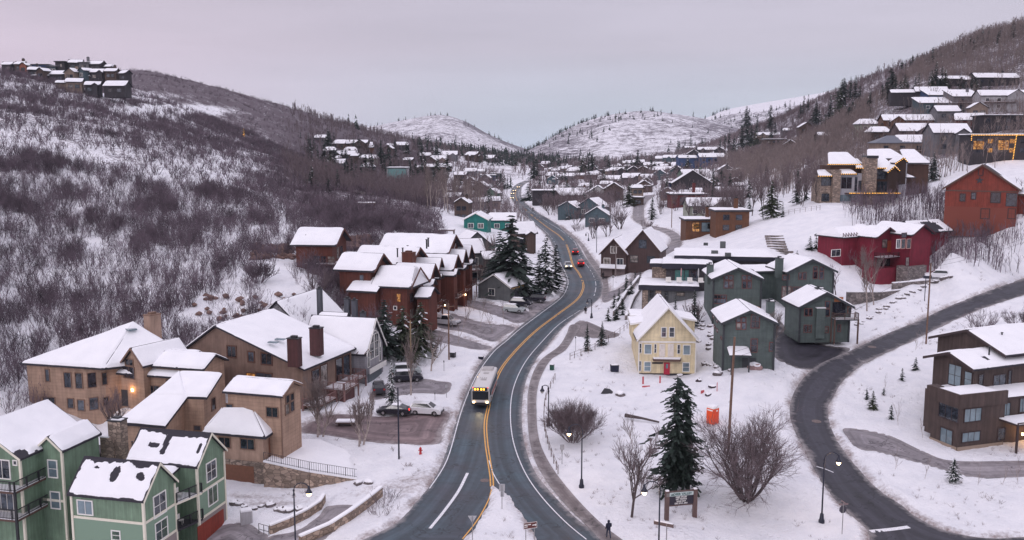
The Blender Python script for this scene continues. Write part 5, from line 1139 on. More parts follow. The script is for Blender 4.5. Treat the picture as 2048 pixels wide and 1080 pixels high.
H.win(b, 'L', ('y3', 375, 808, 500, 872), TBT, grid=(3, 1), glass=GLASSB); H.win(b, 'L', ('y3', 632, 780, 680, 862), TBT, grid=(1, 1))
H.win(b, 'R' if False else 'a', ('y3', 210, 608, 350, 715), TBT, grid=(3, 1)); H.win(b, 'a', ('y3', 220, 785, 305, 900), TBT, grid=(2, 1), glass=GLASSB)
H.band(b, 'L', .6, 1.9, siding('concrete_base', (.34, .26, .20), 'stucco'), 'foundation', .1); H.band(b, 'a', .6, 1.9, siding('concrete_base', (.34, .26, .20), 'stucco'), 'foundation', .1)
c2 = C0 + uu * 11.6 + vv * 4.6; b2_ = H.flat(c2[0], c2[1], yy, 8.8, 8.0, 1.0, 7.0, TB, .2, .25, TBT)
H.win(b2_, 'L', ('y3', 668, 600, 718, 688), TBT, glass=GLASSB); H.win(b2_, 'L', ('y3', 790, 565, 830, 660), TBT, glass=GLASSB)
c3 = C0 + uu * 9.6 - vv * 1.2; H.deck([tuple(c3 - uu * 3.4 - vv * 1.6), tuple(c3 + uu * 5 - vv * 1.6), tuple(c3 + uu * 5 + vv * 1.6), tuple(c3 - uu * 3.4 + vv * 1.6)], 4.9, .2, mat=TBT, rail=TBT, sides=(0,), post_to=1.2)
gw = H.part('wall_lamp', MB().box((*(c3 + uu * .6 + vv * 1.3), 2.5), (.2, .2, .3)), BULB)
pl = bpy.data.lights.new('lamp_light', 'POINT'); pl.energy = 110; pl.color = (1, .5, .18); pl.shadow_soft_size = .2; po = bpy.data.objects.new('lamp_light', pl); COL.objects.link(po); po.parent = H.root; po.location = (c3[0] + uu[0] * .6 - H.o[0], c3[1] + .6 - H.o[1], 3.2 - H.o[2])
# upper storey
bu = H.gable(56.5 + uu[0] * 5.6 - .2, 118.8 + uu[1] * 5.6 - 1.9, yy + 4, 12, 8.0, 10.0, 1.4, 6.5, .8, TB, cell=.3, t=.22, inset_end=1.0, seed=101, patches=(((.35, .5, .05, .2),), ()))
H.rake(bu, 'a', TBT, .35)
H.win(bu, 'a', ('y3', 280, 325, 368, 470), TBT, grid=(2, 2), glass=GLASSB); H.win(bu, 'a', ('y3', 395, 375, 445, 480), TBT, grid=(1, 2), glass=GLASSB)
H.win(bu, 'L', ('y3', 495, 395, 525, 485), TBT, grid=(1, 1)); H.win(bu, 'L', ('y3', 600, 395, 685, 495), TBT, grid=(2, 1)); H.win(bu, 'L', ('y3', 708, 365, 728, 460), TBT, grid=(1, 1))
bm_ = H.gable(60 + uu[0] * 7.5 + .4, 119 + uu[1] * 7.5 + 2.6, yy + 4, 15, 12.5, 11.2, 2.2, 3, .8, TB, cell=.4, t=.25, inset_end=.9, seed=102); H.rake(bm_, 'a', TBT, .35)
for q in ((660, 130), (570, 235)):
    p = vx('y3', *q, 12.6); H.pipe(p[0], p[1], 12.6, .7, .1)
H.part('wall', MB().box((*(C0 + uu * .95 + vv * 5.0), 5.2), (1.5, 1.3, 6.0), R(yy)), TB, uv=True)
H = House('red_house', 'dark red gable house cut off by the right edge, above the timber house', 'house', (82, 135, 5))
b = H.gable(86, 137.5, 40, 12, 9, 9.6, 2.6, 4, .6, CR, cell=.5, seed=104); H.rake(b, 'a', CRT, .3)
# ---------------- barn red house with a star
BN = siding('wall_barn_red', (.27, .048, .028), 'board', .4); BNL = siding('wall_barn_low', (.23, .055, .035), 'lap', .3)
H = House('barn_house', 'barn red gabled house with a dark five pointed star and a horseshoe under the ridge', 'house', (112, 224, 18))
b = H.gable(115.7, 227.9, 60, 15, 16.9, 27.3, 5.9, 16, .7, BN, cell=.5, t=.25, inset_end=.8, seed=111, patches=(((.25, .8, .45, .45),), ())); H.rake(b, 'a', TRIMB, .5)
H.band(b, 'a', 26.9, 27.2, TRIMB, out=.09); H.band(b, 'a', 16, 23.2, BNL, 'lower_wall', .05)
for r_ in ((472, 640, 540, 712), (605, 765, 655, 835), (235, 650, 268, 700), (395, 765, 455, 835), (322, 640, 350, 685)): H.win(b, 'a', ('y6', *r_), plain('trim_dusty', (.05, .03, .03), .8), grid=(2, 2), fw=.2)
H.win(b, 'a', ('y6', 590, 645, 668, 740), TRIMD, grid=(2, 1))
n_, t_, p_ = H.face(b, 'a'); s0, z0 = H.hit(b, 'a', *zz('y6', 383, 543)); vs = []
for k in range(10):
    a_ = math.pi / 2 + k * math.pi / 5; r_ = .95 if k % 2 == 0 else .38
    for o_ in (.1, .2): q = p_ + t_ * (s0 + r_ * math.cos(a_)) + n_ * o_; vs.append((q[0], q[1], z0 + r_ * math.sin(a_)))
H.part('star', MB().add(vs, [tuple(range(0, 20, 2)), tuple(range(1, 20, 2))] + [(2 * k, (2 * k + 2) % 20, (2 * k + 3) % 20, 2 * k + 1) for k in range(10)]), TRIMD)
s0, z0 = H.hit(b, 'a', *zz('y6', 392, 480)); mb = MB(); pts = []
for a_, z_ in ((-.5, .8), (-.5, -.6), (-.25, -.8), (.25, -.8), (.5, -.6), (.5, .8)): q = p_ + t_ * (s0 + a_) + n_ * .15; pts.append((q[0], q[1], z0 + z_))
H.part('horseshoe', mb.tube(pts, .09, 5), TRIMD)
H.flat(124, 226, 60, 10, 8, 16, 26.0, BN, .8, .4, TRIMB)
# ---------------- stone mansion with fairy lights
CED = siding('wall_cedar_dark', (.085, .038, .024), 'plank', .4); WG = plain('wall_pale_grey', (.42, .42, .46), .7)
def fairy(H, pts, parent=None, step=.55, r=.11):
    mb = MB(); 
    for a_, c_ in zip(pts[:-1], pts[1:]):
        a_ = Vector(a_); c_ = Vector(c_); k = max(1, int((c_ - a_).length / step))
        for j in range(k): q = a_.lerp(c_, j / k); mb.box(tuple(q), (r * 1.5,) * 3)
    return H.part('fairy_lights', mb, FAIRY)
YS = 266.0
H = House('stone_mansion', 'large stone and cedar mansion outlined with golden fairy lights, above the open snow slope', 'house', tuple(aty(1740, 410, YS)))
def yb(x, y, Y=YS): return aty(*zz('y4', x, y), Y)
zb0 = 18.0
def bxs(H, x0, x1, y0, y1, Y, dep, mat, name='wall', lo=None):
    a = yb(x0, (y0 + y1) / 2, Y); c = yb(x1, (y0 + y1) / 2, Y); z1 = yb((x0 + x1) / 2, y0, Y)[2]; z0 = yb((x0 + x1) / 2, y1, Y)[2] if lo is None else lo
    return H.part(name, MB().box(((a[0] + c[0]) / 2, Y + dep / 2, (z0 + z1) / 2), (c[0] - a[0], dep, z1 - z0)), mat, uv=True)
bxs(H, 150, 300, 520, 930, YS, 8, STONE, lo=zb0); bxs(H, 330, 440, 430, 930, YS - 1.5, 7, STONE, lo=zb0); bxs(H, 440, 830, 480, 930, YS, 9, WG, lo=zb0); bxs(H, 800, 960, 250, 930, YS - 3, 3.5, STONE, 'chimney', lo=zb0); bxs(H, 960, 1290, 400, 930, YS - .5, 9, CED, lo=zb0); bxs(H, 1380, 1700, 350, 780, YS + 3, 10, CED, lo=zb0); bxs(H, 1280, 1385, 330, 930, YS - 1, 7, WG, lo=zb0); bxs(H, 290, 820, 370, 500, YS + 1.5, 9, CED, lo=22)
bxs(H, 822, 990, 225, 262, YS - 3.2, 4.0, BLACK, 'chimney_cap')
def rfs(x0, x1, xb0, xb1, ye, yt, Y, dep, lights=True, rise=None):
    a = yb(x0, ye, Y); c = yb(x1, ye, Y); rz = rise if rise is not None else 2.5
    P0 = (a[0], Y, a[2]); P1 = (c[0], Y, c[2]); k = (c[0] - a[0]) * .18
    P2 = (c[0] - k, Y + dep, a[2] + rz); P3 = (a[0] + k, Y + dep, a[2] + rz); rf = H.part('roof', MB().slab([P0, P1, P2, P3], .3), TRIMD)
    H.snow([[(p[0], p[1], p[2] + .3) for p in (P0, P1, P2, P3)]], rf, .6, .35)
    if lights: fairy(H, [(P0[0], Y - .15, P0[2] + .2), (P1[0], Y - .15, P1[2] + .2)])
rfs(260, 750, 0, 0, 362, 240, YS + .5, 6, rise=3.0); rfs(120, 340, 0, 0, 530, 470, YS - 1.2, 4, rise=1.3); rfs(420, 690, 0, 0, 500, 420, YS - 1.2, 4, rise=1.4); rfs(665, 820, 0, 0, 415, 330, YS - .6, 5, rise=2.2); rfs(920, 1240, 0, 0, 415, 220, YS - 1.5, 8, rise=3.6); rfs(1380, 1750, 0, 0, 345, 205, YS + 2, 8, False, rise=3.6)
rfs(820, 1400, 0, 0, 280, 205, YS + 4, 6, False, rise=2.4); rfs(1290, 1530, 0, 0, 552, 515, YS - 1, 3, False, rise=.6)
for ap, l_, r_, Yg in (((1350, 265), (1230, 345), (1415, 330), YS - 3), ((1225, 385), (1120, 470), (1305, 465), YS - 4.5)):
    A0, L0, R0 = yb(*ap, Yg), yb(*l_, Yg), yb(*r_, Yg); dy = np.array([0, 6, 0]); mb = MB(); mb.slab([L0, L0 + dy, A0 + dy, A0][::-1], .3).slab([A0, A0 + dy, R0 + dy, R0][::-1], .297); rf = H.part('roof', mb, TRIMD)
    u3 = np.array([0, 0, .3]); H.snow([[L0 + u3, L0 + dy + u3, A0 + dy + u3, A0 + u3], [R0 + dy + u3, R0 + u3, A0 + u3, A0 + dy + u3]], rf, .5, .3)
    fairy(H, [L0 + [0, -.2, .1], A0 + [0, -.2, .1], R0 + [0, -.2, .1]]); H.part('wall', MB().add([tuple(L0 + [.3, .6, 0]), tuple(R0 + [-.3, .6, 0]), tuple(A0 + [0, .6, -.2]), tuple(L0 + [.3, .6, -6]), tuple(R0 + [-.3, .6, -6])], [(0, 3, 4, 1, 2)]), CED)
a = yb(570, 770, YS - 4); c = yb(1310, 785, YS - 4); dk = H.part('balcony', MB().box(((a[0] + c[0]) / 2, YS - 2, a[2] - .15), (c[0] - a[0], 4.4, .3)), TRIMB); fairy(H, [(a[0], YS - 4.3, a[2] + .1), (c[0], YS - 4.3, a[2] + .1)], step=.45)
def wq(x0, y0, x1, y1, Y, glass=GLASS, g=(1, 1), fr=TRIMD):
    a = yb(x0, (y0 + y1) / 2, Y); c = yb(x1, (y0 + y1) / 2, Y); t = yb((x0 + x1) / 2, y0, Y)[2]; o_ = yb((x0 + x1) / 2, y1, Y)[2]
    f = dict(c=np.array([(a[0] + c[0]) / 2, Y + 1.0]), u=np.array([1., 0]), v=np.array([0, 1.]), L=c[0] - a[0], W=2.0, ze=t, zg=o_, oh=0, ie=0)
    H.win(f, 'L', (-f['L'] / 2, f['L'] / 2, o_, t), fr, glass=glass, grid=g, lit=(glass is LIT))
for r_ in ((450, 535, 600, 700, YS, GLASS, (2, 1), WG), (640, 530, 680, 740, YS, GLASS, (1, 2), WG), (170, 775, 270, 880, YS), (700, 590, 790, 740, YS), (960, 440, 1090, 560, YS - .5, GLASS, (2, 1)), (970, 600, 1100, 740, YS - .5, GLASS, (3, 1)), (1140, 590, 1250, 720, YS - .5, GLASS, (2, 1)), (165, 545, 325, 655, YS, GLASS, (3, 1)), (430, 790, 590, 880, YS, GLASSB, (3, 1), WG), (880, 800, 1000, 930, YS - .5, GLASSB, (2, 1)), (1040, 800, 1120, 930, YS - .5, GLASSB)): wq(*r_)
# ------------------------------------------------------------------ vegetation
rs = np.random.RandomState(11)
def seg_mesh(segs, n=3):
    """segs: list of (p0, p1, r0, r1) -> verts, quads"""
    S0 = np.array([s[0] for s in segs], float); S1 = np.array([s[1] for s in segs], float); r0 = np.array([s[2] for s in segs]); r1 = np.array([s[3] for s in segs])
    d = S1 - S0; d /= np.linalg.norm(d, axis=1)[:, None] + 1e-9; ref = np.where(np.abs(d[:, 2:3]) > .9, [[1., 0, 0]], [[0, 0, 1.]])
    a = np.cross(d, ref); a /= np.linalg.norm(a, axis=1)[:, None]; b = np.cross(d, a)
    if n == 1:   # flat blade, random roll
        w = rs.rand(len(segs)) * math.pi; a = a * np.cos(w)[:, None] + b * np.sin(w)[:, None]
        V = np.stack([S0 - a * r0[:, None], S0 + a * r0[:, None], S1 + a * r1[:, None], S1 - a * r1[:, None]], 1).reshape(-1, 3)
        return V, np.arange(len(V)).reshape(-1, 4)
    V = []; 
    for k in range(n): w = 2 * math.pi * k / n; V.append(S0 + (a * math.cos(w) + b * math.sin(w)) * r0[:, None])
    for k in range(n): w = 2 * math.pi * k / n; V.append(S1 + (a * math.cos(w) + b * math.sin(w)) * r1[:, None])
    V = np.stack(V, 1).reshape(-1, 3); base = np.arange(len(segs))[:, None] * 2 * n
    F_ = np.concatenate([np.stack([base[:, 0] + k, base[:, 0] + (k + 1) % n, base[:, 0] + n + (k + 1) % n, base[:, 0] + n + k], 1) for k in range(n)])
    return V, F_
def grow(p, d, L, r, lev, mx, rg, out, spread=.6, up=.25, kids_=(3, 5), shrink=.68, wob=.18, taper=.62):
    p = np.array(p, float); d = np.array(d, float); d /= np.linalg.norm(d); nseg = 3 if lev < mx else 2; pts = [p]; rr = [r]
    for i in range(nseg):
        d = d + rg.normal(0, wob, 3) + np.array([0, 0, up * .3]); d /= np.linalg.norm(d); p = p + d * L / nseg; pts.append(p); rr.append(r * (1 - (1 - taper) * (i + 1) / nseg))
    for i in range(nseg): out.append((pts[i], pts[i + 1], rr[i], rr[i + 1], lev))
    if lev < mx:
        for k in range(rg.randint(kids_[0], kids_[1] + 1)):
            t = rg.uniform(.25, 1.0) * nseg; i = min(int(t), nseg - 1); q = pts[i] + (pts[i + 1] - pts[i]) * (t - i)
            e_ = rg.normal(0, 1, 3); e_ -= d * e_.dot(d); e_ /= np.linalg.norm(e_) + 1e-9; nd = d + e_ * spread * rg.uniform(.7, 1.4) + np.array([0, 0, up])
            grow(q, nd, L * shrink * rg.uniform(.7, 1.15), r * .5, lev + 1, mx, rg, out, spread, up, kids_, shrink, wob, taper)
def npmesh(name, parts, mats, k=4):
    """parts: list of (V, F, material index)"""
    co = np.concatenate([p[0] for p in parts]); fa = []; o = 0; mi = []
    for V, F_, m in parts: fa.append(F_ + o); o += len(V); mi.append(np.full(len(F_), m))
    me = bpy.data.meshes.new(name); fa = np.concatenate(fa); mesh_np(me, co, fa, k)
    for m in mats: me.materials.append(m)
    if len(mats) > 1: me.polygons.foreach_set('material_index', np.concatenate(mi).astype(np.int32))
    return me
def scatter(name, V, F_, P, yaw, sc, mat, label, tilt=.08, szs=None):
    """one stuff object: many transformed copies of small templates (lists)"""
    Vs = []; Fs = []; o = 0; n = len(P); ti = rs.randint(0, len(V), n)
    for t in range(len(V)):
        k = np.nonzero(ti == t)[0]
        if not len(k): continue
        v = V[t]; c, s = np.cos(yaw[k])[:, None], np.sin(yaw[k])[:, None]; x = v[None, :, 0] * c - v[None, :, 1] * s; y = v[None, :, 0] * s + v[None, :, 1] * c
        z = v[None, :, 2] * (szs[k][:, None] if szs is not None else sc[k][:, None]); x = x * sc[k][:, None]; y = y * sc[k][:, None]
        tx, ty = rs.normal(0, tilt, (2, len(k), 1)); q = np.stack([x + z * tx + P[k, 0:1], y + z * ty + P[k, 1:2], z + P[k, 2:3]], -1).reshape(-1, 3)
        f = (F_[t][None] + (np.arange(len(k)) * len(v))[:, None, None]).reshape(-1, 4) + o; o += len(q); Vs.append(q); Fs.append(f)
    me = bpy.data.meshes.new(name); mesh_np(me, np.concatenate(Vs), np.concatenate(Fs)); me.materials.append(mat)
    ob = bpy.data.objects.new(name, me); COL.objects.link(ob); tag(ob, label, name.replace('_', ' '), None, 'stuff'); print(name, n, len(me.polygons)); return ob
def shrubT(seed, ns, mx, h, rad, w):
    rg = np.random.RandomState(seed); out = []
    for k in range(ns):
        a = rg.uniform(0, 6.28); e_ = rg.uniform(.15, .95); grow((rg.normal(0, .25), rg.normal(0, .25), -.1), (math.cos(a) * e_, math.sin(a) * e_, 1.15), h * rg.uniform(.5, .8), w, 0, mx, rg, out, .7, .35, (2, 3), .58, .16)
    return seg_mesh([(s[0], s[1], max(s[2], w * .42), max(s[3], w * .36)) for s in out], 1)
NEAR = [shrubT(i, 8, 2, 3.2, 1, .036) for i in range(6)]; FARS = [shrubT(20 + i, 6, 1, 3.1, 1, .065) for i in range(6)]
# density on the terrain grid
cell = np.zeros_like(GX); da = (A[1] - A[0]); db = (Bl[1] - Bl[0]); cell = (GY * da) * (GY * db)
clump = fbm(GX / 7, GY / 9, 61, 4); clump2 = fbm(GX / 2.6, GY / 3.6, 67, 3)
leftm = (PXg < 920) & (GX < -8)
inview = (PXg > -120) & (PXg < 2170)
def pick(dens, n):
    w = (dens * cell).ravel(); w = np.where(w > 0, w, 0); i = rs.choice(w.size, n, p=w / w.sum()); a = GX.ravel()[i] + rs.uniform(-.5, .5, n) * da * GY.ravel()[i]; b = GY.ravel()[i] * np.exp(rs.uniform(-.5, .5, n) * db)
    return np.stack([a, b, interp(ZF, a, b) - .1], 1)
dn = (.17 + .83 * np.clip((veg - .45) * 1.4 + clump * 1.9 + clump2 * 1.7, 0, 1) ** 1.4) * (veg > .05)
def put(name, T, dens, n, s0, s1, mat, label, sz=None):
    P = pick(dens, n); sc = rs.uniform(s0, s1, n) * rs.uniform(.8, 1.15, n); return scatter(name, [t[0] for t in T], [t[1] for t in T], P, rs.uniform(0, 6.28, n), sc, mat, label, szs=None if sz is None else sc * rs.uniform(sz[0], sz[1], n))
put('brush', NEAR, dn * leftm * inview * (GY < 260), 4700, .6, 1.45, TWIGP, 'bare grey purple scrub oak covering the near left hillside')
put('brush', FARS, (.30 * (veg > .3) + dn) * (1 + .9 * (veg > .72) * (PYg < 330)) * leftm * inview * (GY >= 255) * (GY < 560), 12500, .65, 1.4, TWIGP, 'dense dark scrub covering the upper left hillside')
put('brush', FARS, (np.clip(veg - .2, 0, 1)) * (PXg < 1000) * inview * (GY >= 540) * (GY < 1350), 9500, .6, 1.15, TWIGP, 'dark scrub on the shoulder behind the left hill')
def aspT(seed, n, h, w, tw):
    rg = np.random.RandomState(seed); s = []
    for t in range(n):
        x, y = rg.normal(0, .9, 2); hh = h * rg.uniform(.7, 1.1); lean = rg.normal(0, .05, 2); s.append(((x, y, 0), (x + lean[0] * hh, y + lean[1] * hh, hh), w, w * .35))
        for k in range(tw):
            z = hh * rg.uniform(.3, .95); a = rg.uniform(0, 6.28); l = (hh - z) * .35 + .5; px_, py_ = x + lean[0] * z, y + lean[1] * z
            s.append(((px_, py_, z), (px_ + math.cos(a) * l * .6, py_ + math.sin(a) * l * .6, z + l), w * .55, w * .3))
    return seg_mesh(s, 1)
ASP = [aspT(50 + i, 2, 7.5, .085, 9) for i in range(6)]; SAP = [aspT(70 + i, 3, 4.2, .06, 5) for i in range(6)]; ASPF = [aspT(90 + i, 3, 9, .22, 7) for i in range(5)]
rm_ = np.clip((PXg - 1430) / 60, 0, 1) * (PXg < 2170)
belt = (1 - .78 * (PXg > 1735) * (PYg > 165) * (PYg < 345)) * rm_ * (GY > 285) * (GY < 620) * np.clip((400 - PYg) / 40, 0, 1) * (SD > 4) * np.clip(.65 + clump, 0.05, 1)
put('bare_woodland', ASP, belt, 6200, .8, 1.4, TWIGL, 'leafless brown aspen wood among the houses on the right slope')
put('bare_woodland', ASPF, rm_ * (GY >= 600) * (GY < 1250) * (veg > .1), 7500, .5, .85, TWIG, 'leafless grey wood on the crest of the right hill')
sapd = np.clip((PXg - 1690) / 50, 0, 1) * (PXg < 2120) * (PYg > 392) * (PYg < 548) * (GY > 188) * (GY < 262) * np.clip(.55 + 1.3 * clump, 0, 1)
put('sapling_thicket', SAP, sapd, 620, .8, 1.3, TWIGP, 'thicket of thin leafless saplings on the snow bank below the barn red house')
midd = np.clip((PXg - 560) / 60, 0, 1) * np.clip((1500 - PXg) / 60, 0, 1) * (GY > 330) * (GY < 1300) * (SD > 5) * np.clip(.3 + 1.4 * clump, 0, 1) * (1 - np.exp(-((PXg - 1000) / 90) ** 2 - ((PYg - 340) / 25) ** 2))
put('bare_woodland', ASPF, midd * (GY > 520), 5200, .5, 1.0, TWIG, 'leafless woodland between the distant houses of the valley')
put('bare_woodland', ASP, midd * (GY <= 520), 3000, .7, 1.25, TWIG, 'leafless aspens between the middle distance houses')
thk = np.exp(-((PXg - 690) / 75) ** 2 - ((PYg - 575) / 45) ** 2) * (SD > 5) + .5 * np.exp(-((PXg - 60) / 90) ** 2 - ((PYg - 760) / 60) ** 2)
put('brush', NEAR, np.where(thk > .1, thk, 0) * (GY < 215), 420, .7, 1.3, TWIGP, 'leafless thicket at the foot of the slope behind the houses')
wd_ = (SD > 1.2) * (SD < 14) * (GY < 240) * np.clip(fbm(GX / 5, GY / 5, 71, 3) - .05, 0, 1) + .12 * (SD >= 14) * (GY < 210) * (GX > 8) * np.clip(fbm(GX / 8, GY / 8, 73, 3) - .15, 0, 1)
WEED = []
for i in range(4):
    rg = np.random.RandomState(600 + i); WEED.append(seg_mesh([((rg.normal(0, .12), rg.normal(0, .12), 0), (rg.normal(0, .3), rg.normal(0, .3), rg.uniform(.3, .8)), .018, .01) for k in range(9)], 1))
put('dry_weeds', WEED, wd_, 1500, .3, .8, TWIGL, 'dry weed stalks poking through the snow')
# specks of spruce on the far hills
def sprF(seed):
    rg = np.random.RandomState(seed); s = []
    for k in range(34):
        z = rg.uniform(.05, .95); a = rg.uniform(0, 6.28); r = .22 * (1 - z) + .02; s.append(((0, 0, z + .05), (math.cos(a) * r, math.sin(a) * r, z - .06), .05 * (1.2 - z), .06 * (1.2 - z)))
    return seg_mesh(s, 1)
SF = [sprF(200 + i) for i in range(5)]
def hillpts(HG, n, f):
    S_, n_, _ = HG.shape; r = []
    while len(r) < n:
        i = rs.randint(8, S_ - 1); j = rs.randint(0, n_ - 1)
        if rs.rand() < f((i - 8) / (S_ - 9), j / n_): r.append(HG[i, j] * (1 - rs.rand()) + HG[i, j + 1] * rs.rand() if False else HG[i, j] + (HG[i, j + 1] - HG[i, j]) * rs.rand())
    return np.array(r)
def spruce_stuff(P, h0, h1, label):
    n = len(P); sc = rs.uniform(h0, h1, n); P = P - [0, 0, .5]; scatter('far_spruces', [t[0] for t in SF], [t[1] for t in SF], P, rs.uniform(0, 6.28, n), sc, SPR, label, .02)
spruce_stuff(hillpts(HR, 240, lambda s, u: 1. if (u < .42 and s < .10) else (.35 if (u > .42 and u < .6 and s < .28) else (.12 if u < .45 and s < .6 else .02))), 6, 11, 'dark spruces along the left edge and face of the far snow hill')
spruce_stuff(hillpts(HS, 260, lambda s, u: 1. if (u < .35 and s < .06) else (.25 if s > .30 and s < .7 else (.03 if s < .05 else 0))), 7, 13, 'spruces dotted along the white ski hill')
spruce_stuff(hillpts(HL, 60, lambda s, u: .3 if s < .03 else .01), 6, 10, 'sparse spruces on the rounded snow hill')
vf_ = pick(np.exp(-((PXg - 1010) / 150) ** 2) * (GY > 900) * (GY < 1500) * np.clip(clump + .3, 0, 1), 420)
spruce_stuff(vf_, 8, 15, 'dark spruce belt across the head of the valley')

# ---- single trees
def spruce_mesh(seed, h, Rr, tiers, nb, tufts, snowy=.06, lop=0., tsz=1.0, gap=.0, pw=.8):
    rg = np.random.RandomState(seed); V = []; M = []
    for t in range(tiers):
        f = (t + rg.uniform(0, .6)) / tiers; z = h * (.07 + .93 * f); r = Rr * ((1 - f) ** pw) * rg.uniform(.72, 1.1) + .1
        ph = rg.uniform(0, 6.28)
        for b_ in range(max(4, int(nb * (1 - f * .55)))):
            if rg.rand() < gap: continue
            a = rg.uniform(0, 6.283); rb = r * rg.uniform(.6, 1.12) * (1 + lop * math.cos(a - 2.2) * (1 - f)); ca_, sa_ = math.cos(a), math.sin(a)
            if pw < .5: rb *= 1 + .34 * math.sin(2 * a + ph) + .12 * math.sin(t * 1.3)
            for k in range(tufts):
                q = (k + rg.uniform(.3, 1)) / tufts; rad = rb * q; zz_ = z + rb * (.10 - .34 * q * q) + rg.normal(0, .05 * rb)
                ln = (rb / tufts * .95 + .16) * tsz; wd = (.20 + .12 * rb) * tsz * rg.uniform(.6, 1.2) * (1 - .45 * q); jt = rg.normal(0, .16, 2)
                dx, dy = ca_ + jt[0], sa_ + jt[1]; c_ = np.array([ca_ * rad - sa_ * jt[0] * .5, sa_ * rad + ca_ * jt[0] * .5, zz_]); e1 = np.array([dx, dy, -.35 + rg.normal(0, .2)]) * ln * .6; e2 = np.array([-sa_, ca_, rg.normal(0, .45)]) * wd
                V += [c_ - e1 - e2 * .6, c_ - e1 + e2 * .6, c_ + e1 * 1.1 + e2 * .35, c_ + e1 * 1.1 - e2 * .35]; M.append(1 if (rg.rand() < snowy and q > .35) else 0)
                if M[-1]:
                    for x in V[-4:]: x[2] += .05
    V = np.array(V); return V, np.arange(len(V)).reshape(-1, 4), np.array(M)
def crown_mesh(name, VFM, mats):
    V, F_, M = VFM; me = npmesh(name, [(V, F_, 0)], mats); me.polygons.foreach_set('material_index', M.astype(np.int32)); return me
def trunk_mesh(name, h, r, mat, seed=0):
    rg = np.random.RandomState(seed); pts = [(rg.normal(0, .02 * h * k / 6), rg.normal(0, .02 * h * k / 6), h * k / 6 - .3) for k in range(7)]
    mb = MB().tube(pts, [r * (1 - .85 * k / 6) for k in range(7)], 8); me = bpy.data.meshes.new(name); me.from_pydata(mb.v, [], mb.f); me.materials.append(mat); return me
UN = 10.0
SPT = []   # unit templates, 10 m tall
for i, (Rr, tiers, nb, lop, mt) in enumerate(((2.3, 26, 11, 0, SPR), (1.9, 26, 10, 0, SPR), (2.6, 24, 11, .1, SPR), (1.5, 26, 9, 0, SPR), (2.9, 24, 12, .15, SPR2))):
    SPT.append((crown_mesh('crown', spruce_mesh(300 + i, UN, Rr, tiers, nb, 4, .035, lop), [mt, SNOW]), trunk_mesh('trunk', UN * .92, .17, BARK, i)))
SNT = (crown_mesh('crown', spruce_mesh(320, UN, 2.4, 26, 11, 4, .36), [SPR, SNOW]), trunk_mesh('trunk', UN * .92, .17, BARK, 9))
SPF = [crown_mesh('spruce_tree', spruce_mesh(340 + i, UN, Rr, 15, 8, 2, .02, 0, 1.6), [SPR, SNOW]) for i, Rr in enumerate((1.7, 2.1, 1.35, 2.5))]
def spruce(px, py, top, label, kind=None, group=None, wide=1., name='spruce_tree', P=None):
    """base pixel, top pixel row"""
    p = gp(px, py) if P is None else P; hpx = py - top; hh = hpx * p[1] / F * 1.03
    s = hh / UN; rz = rnd.uniform(0, 6.28); w = s * wide * rnd.uniform(.92, 1.08)
    if hpx < 42:
        o = bpy.data.objects.new(name, rnd.choice(SPF)); COL.objects.link(o); o.location = (p[0], p[1], p[2] - .3); o.scale = (w, w, s); o.rotation_euler = (0, 0, rz); return tag(o, label, 'tree', group)
    c, t = SNT if kind == 'snowy' else (SPT[kind] if kind is not None else rnd.choice(SPT))
    o = empty(name, (p[0], p[1], p[2] - .2), rz); o.scale = (w, w, s); tag(o, label, 'tree', group)
    for nm, me in (('crown', c), ('trunk', t)):
        q = bpy.data.objects.new(nm, me); COL.objects.link(q); q.parent = o
    return o
# big lopsided fir by the sign
big = empty('fir_tree', tuple(gp(1350, 985) - Vector((0, 0, .2)))); tag(big, 'tall dark two stemmed fir with ragged boughs, standing right behind the resort sign', 'tree')
V1, F1, M1 = spruce_mesh(400, 12.9, 2.15, 44, 15, 8, 0, .3, 1.0, .2, .24); V2, F2, M2 = spruce_mesh(401, 11.4, 1.7, 36, 13, 8, 0, -.2, 1.0, .2, .3); V2 = V2 + [1.1, .4, .2]
me = npmesh('crown', [(V1, F1, 0), (V2, F2, 0)], [SPR, SNOW]); me.polygons.foreach_set('material_index', np.concatenate([M1, M2]).astype(np.int32)); q = bpy.data.objects.new('crown', me); COL.objects.link(q); q.parent = big
for dx_, h_ in ((0, 12), (1.5, 9.5)): q = bpy.data.objects.new('trunk', trunk_mesh('trunk', h_, .24, BARK, 3 + int(dx_))); COL.objects.link(q); q.parent = big; q.location = (dx_, .3 * dx_, 0)
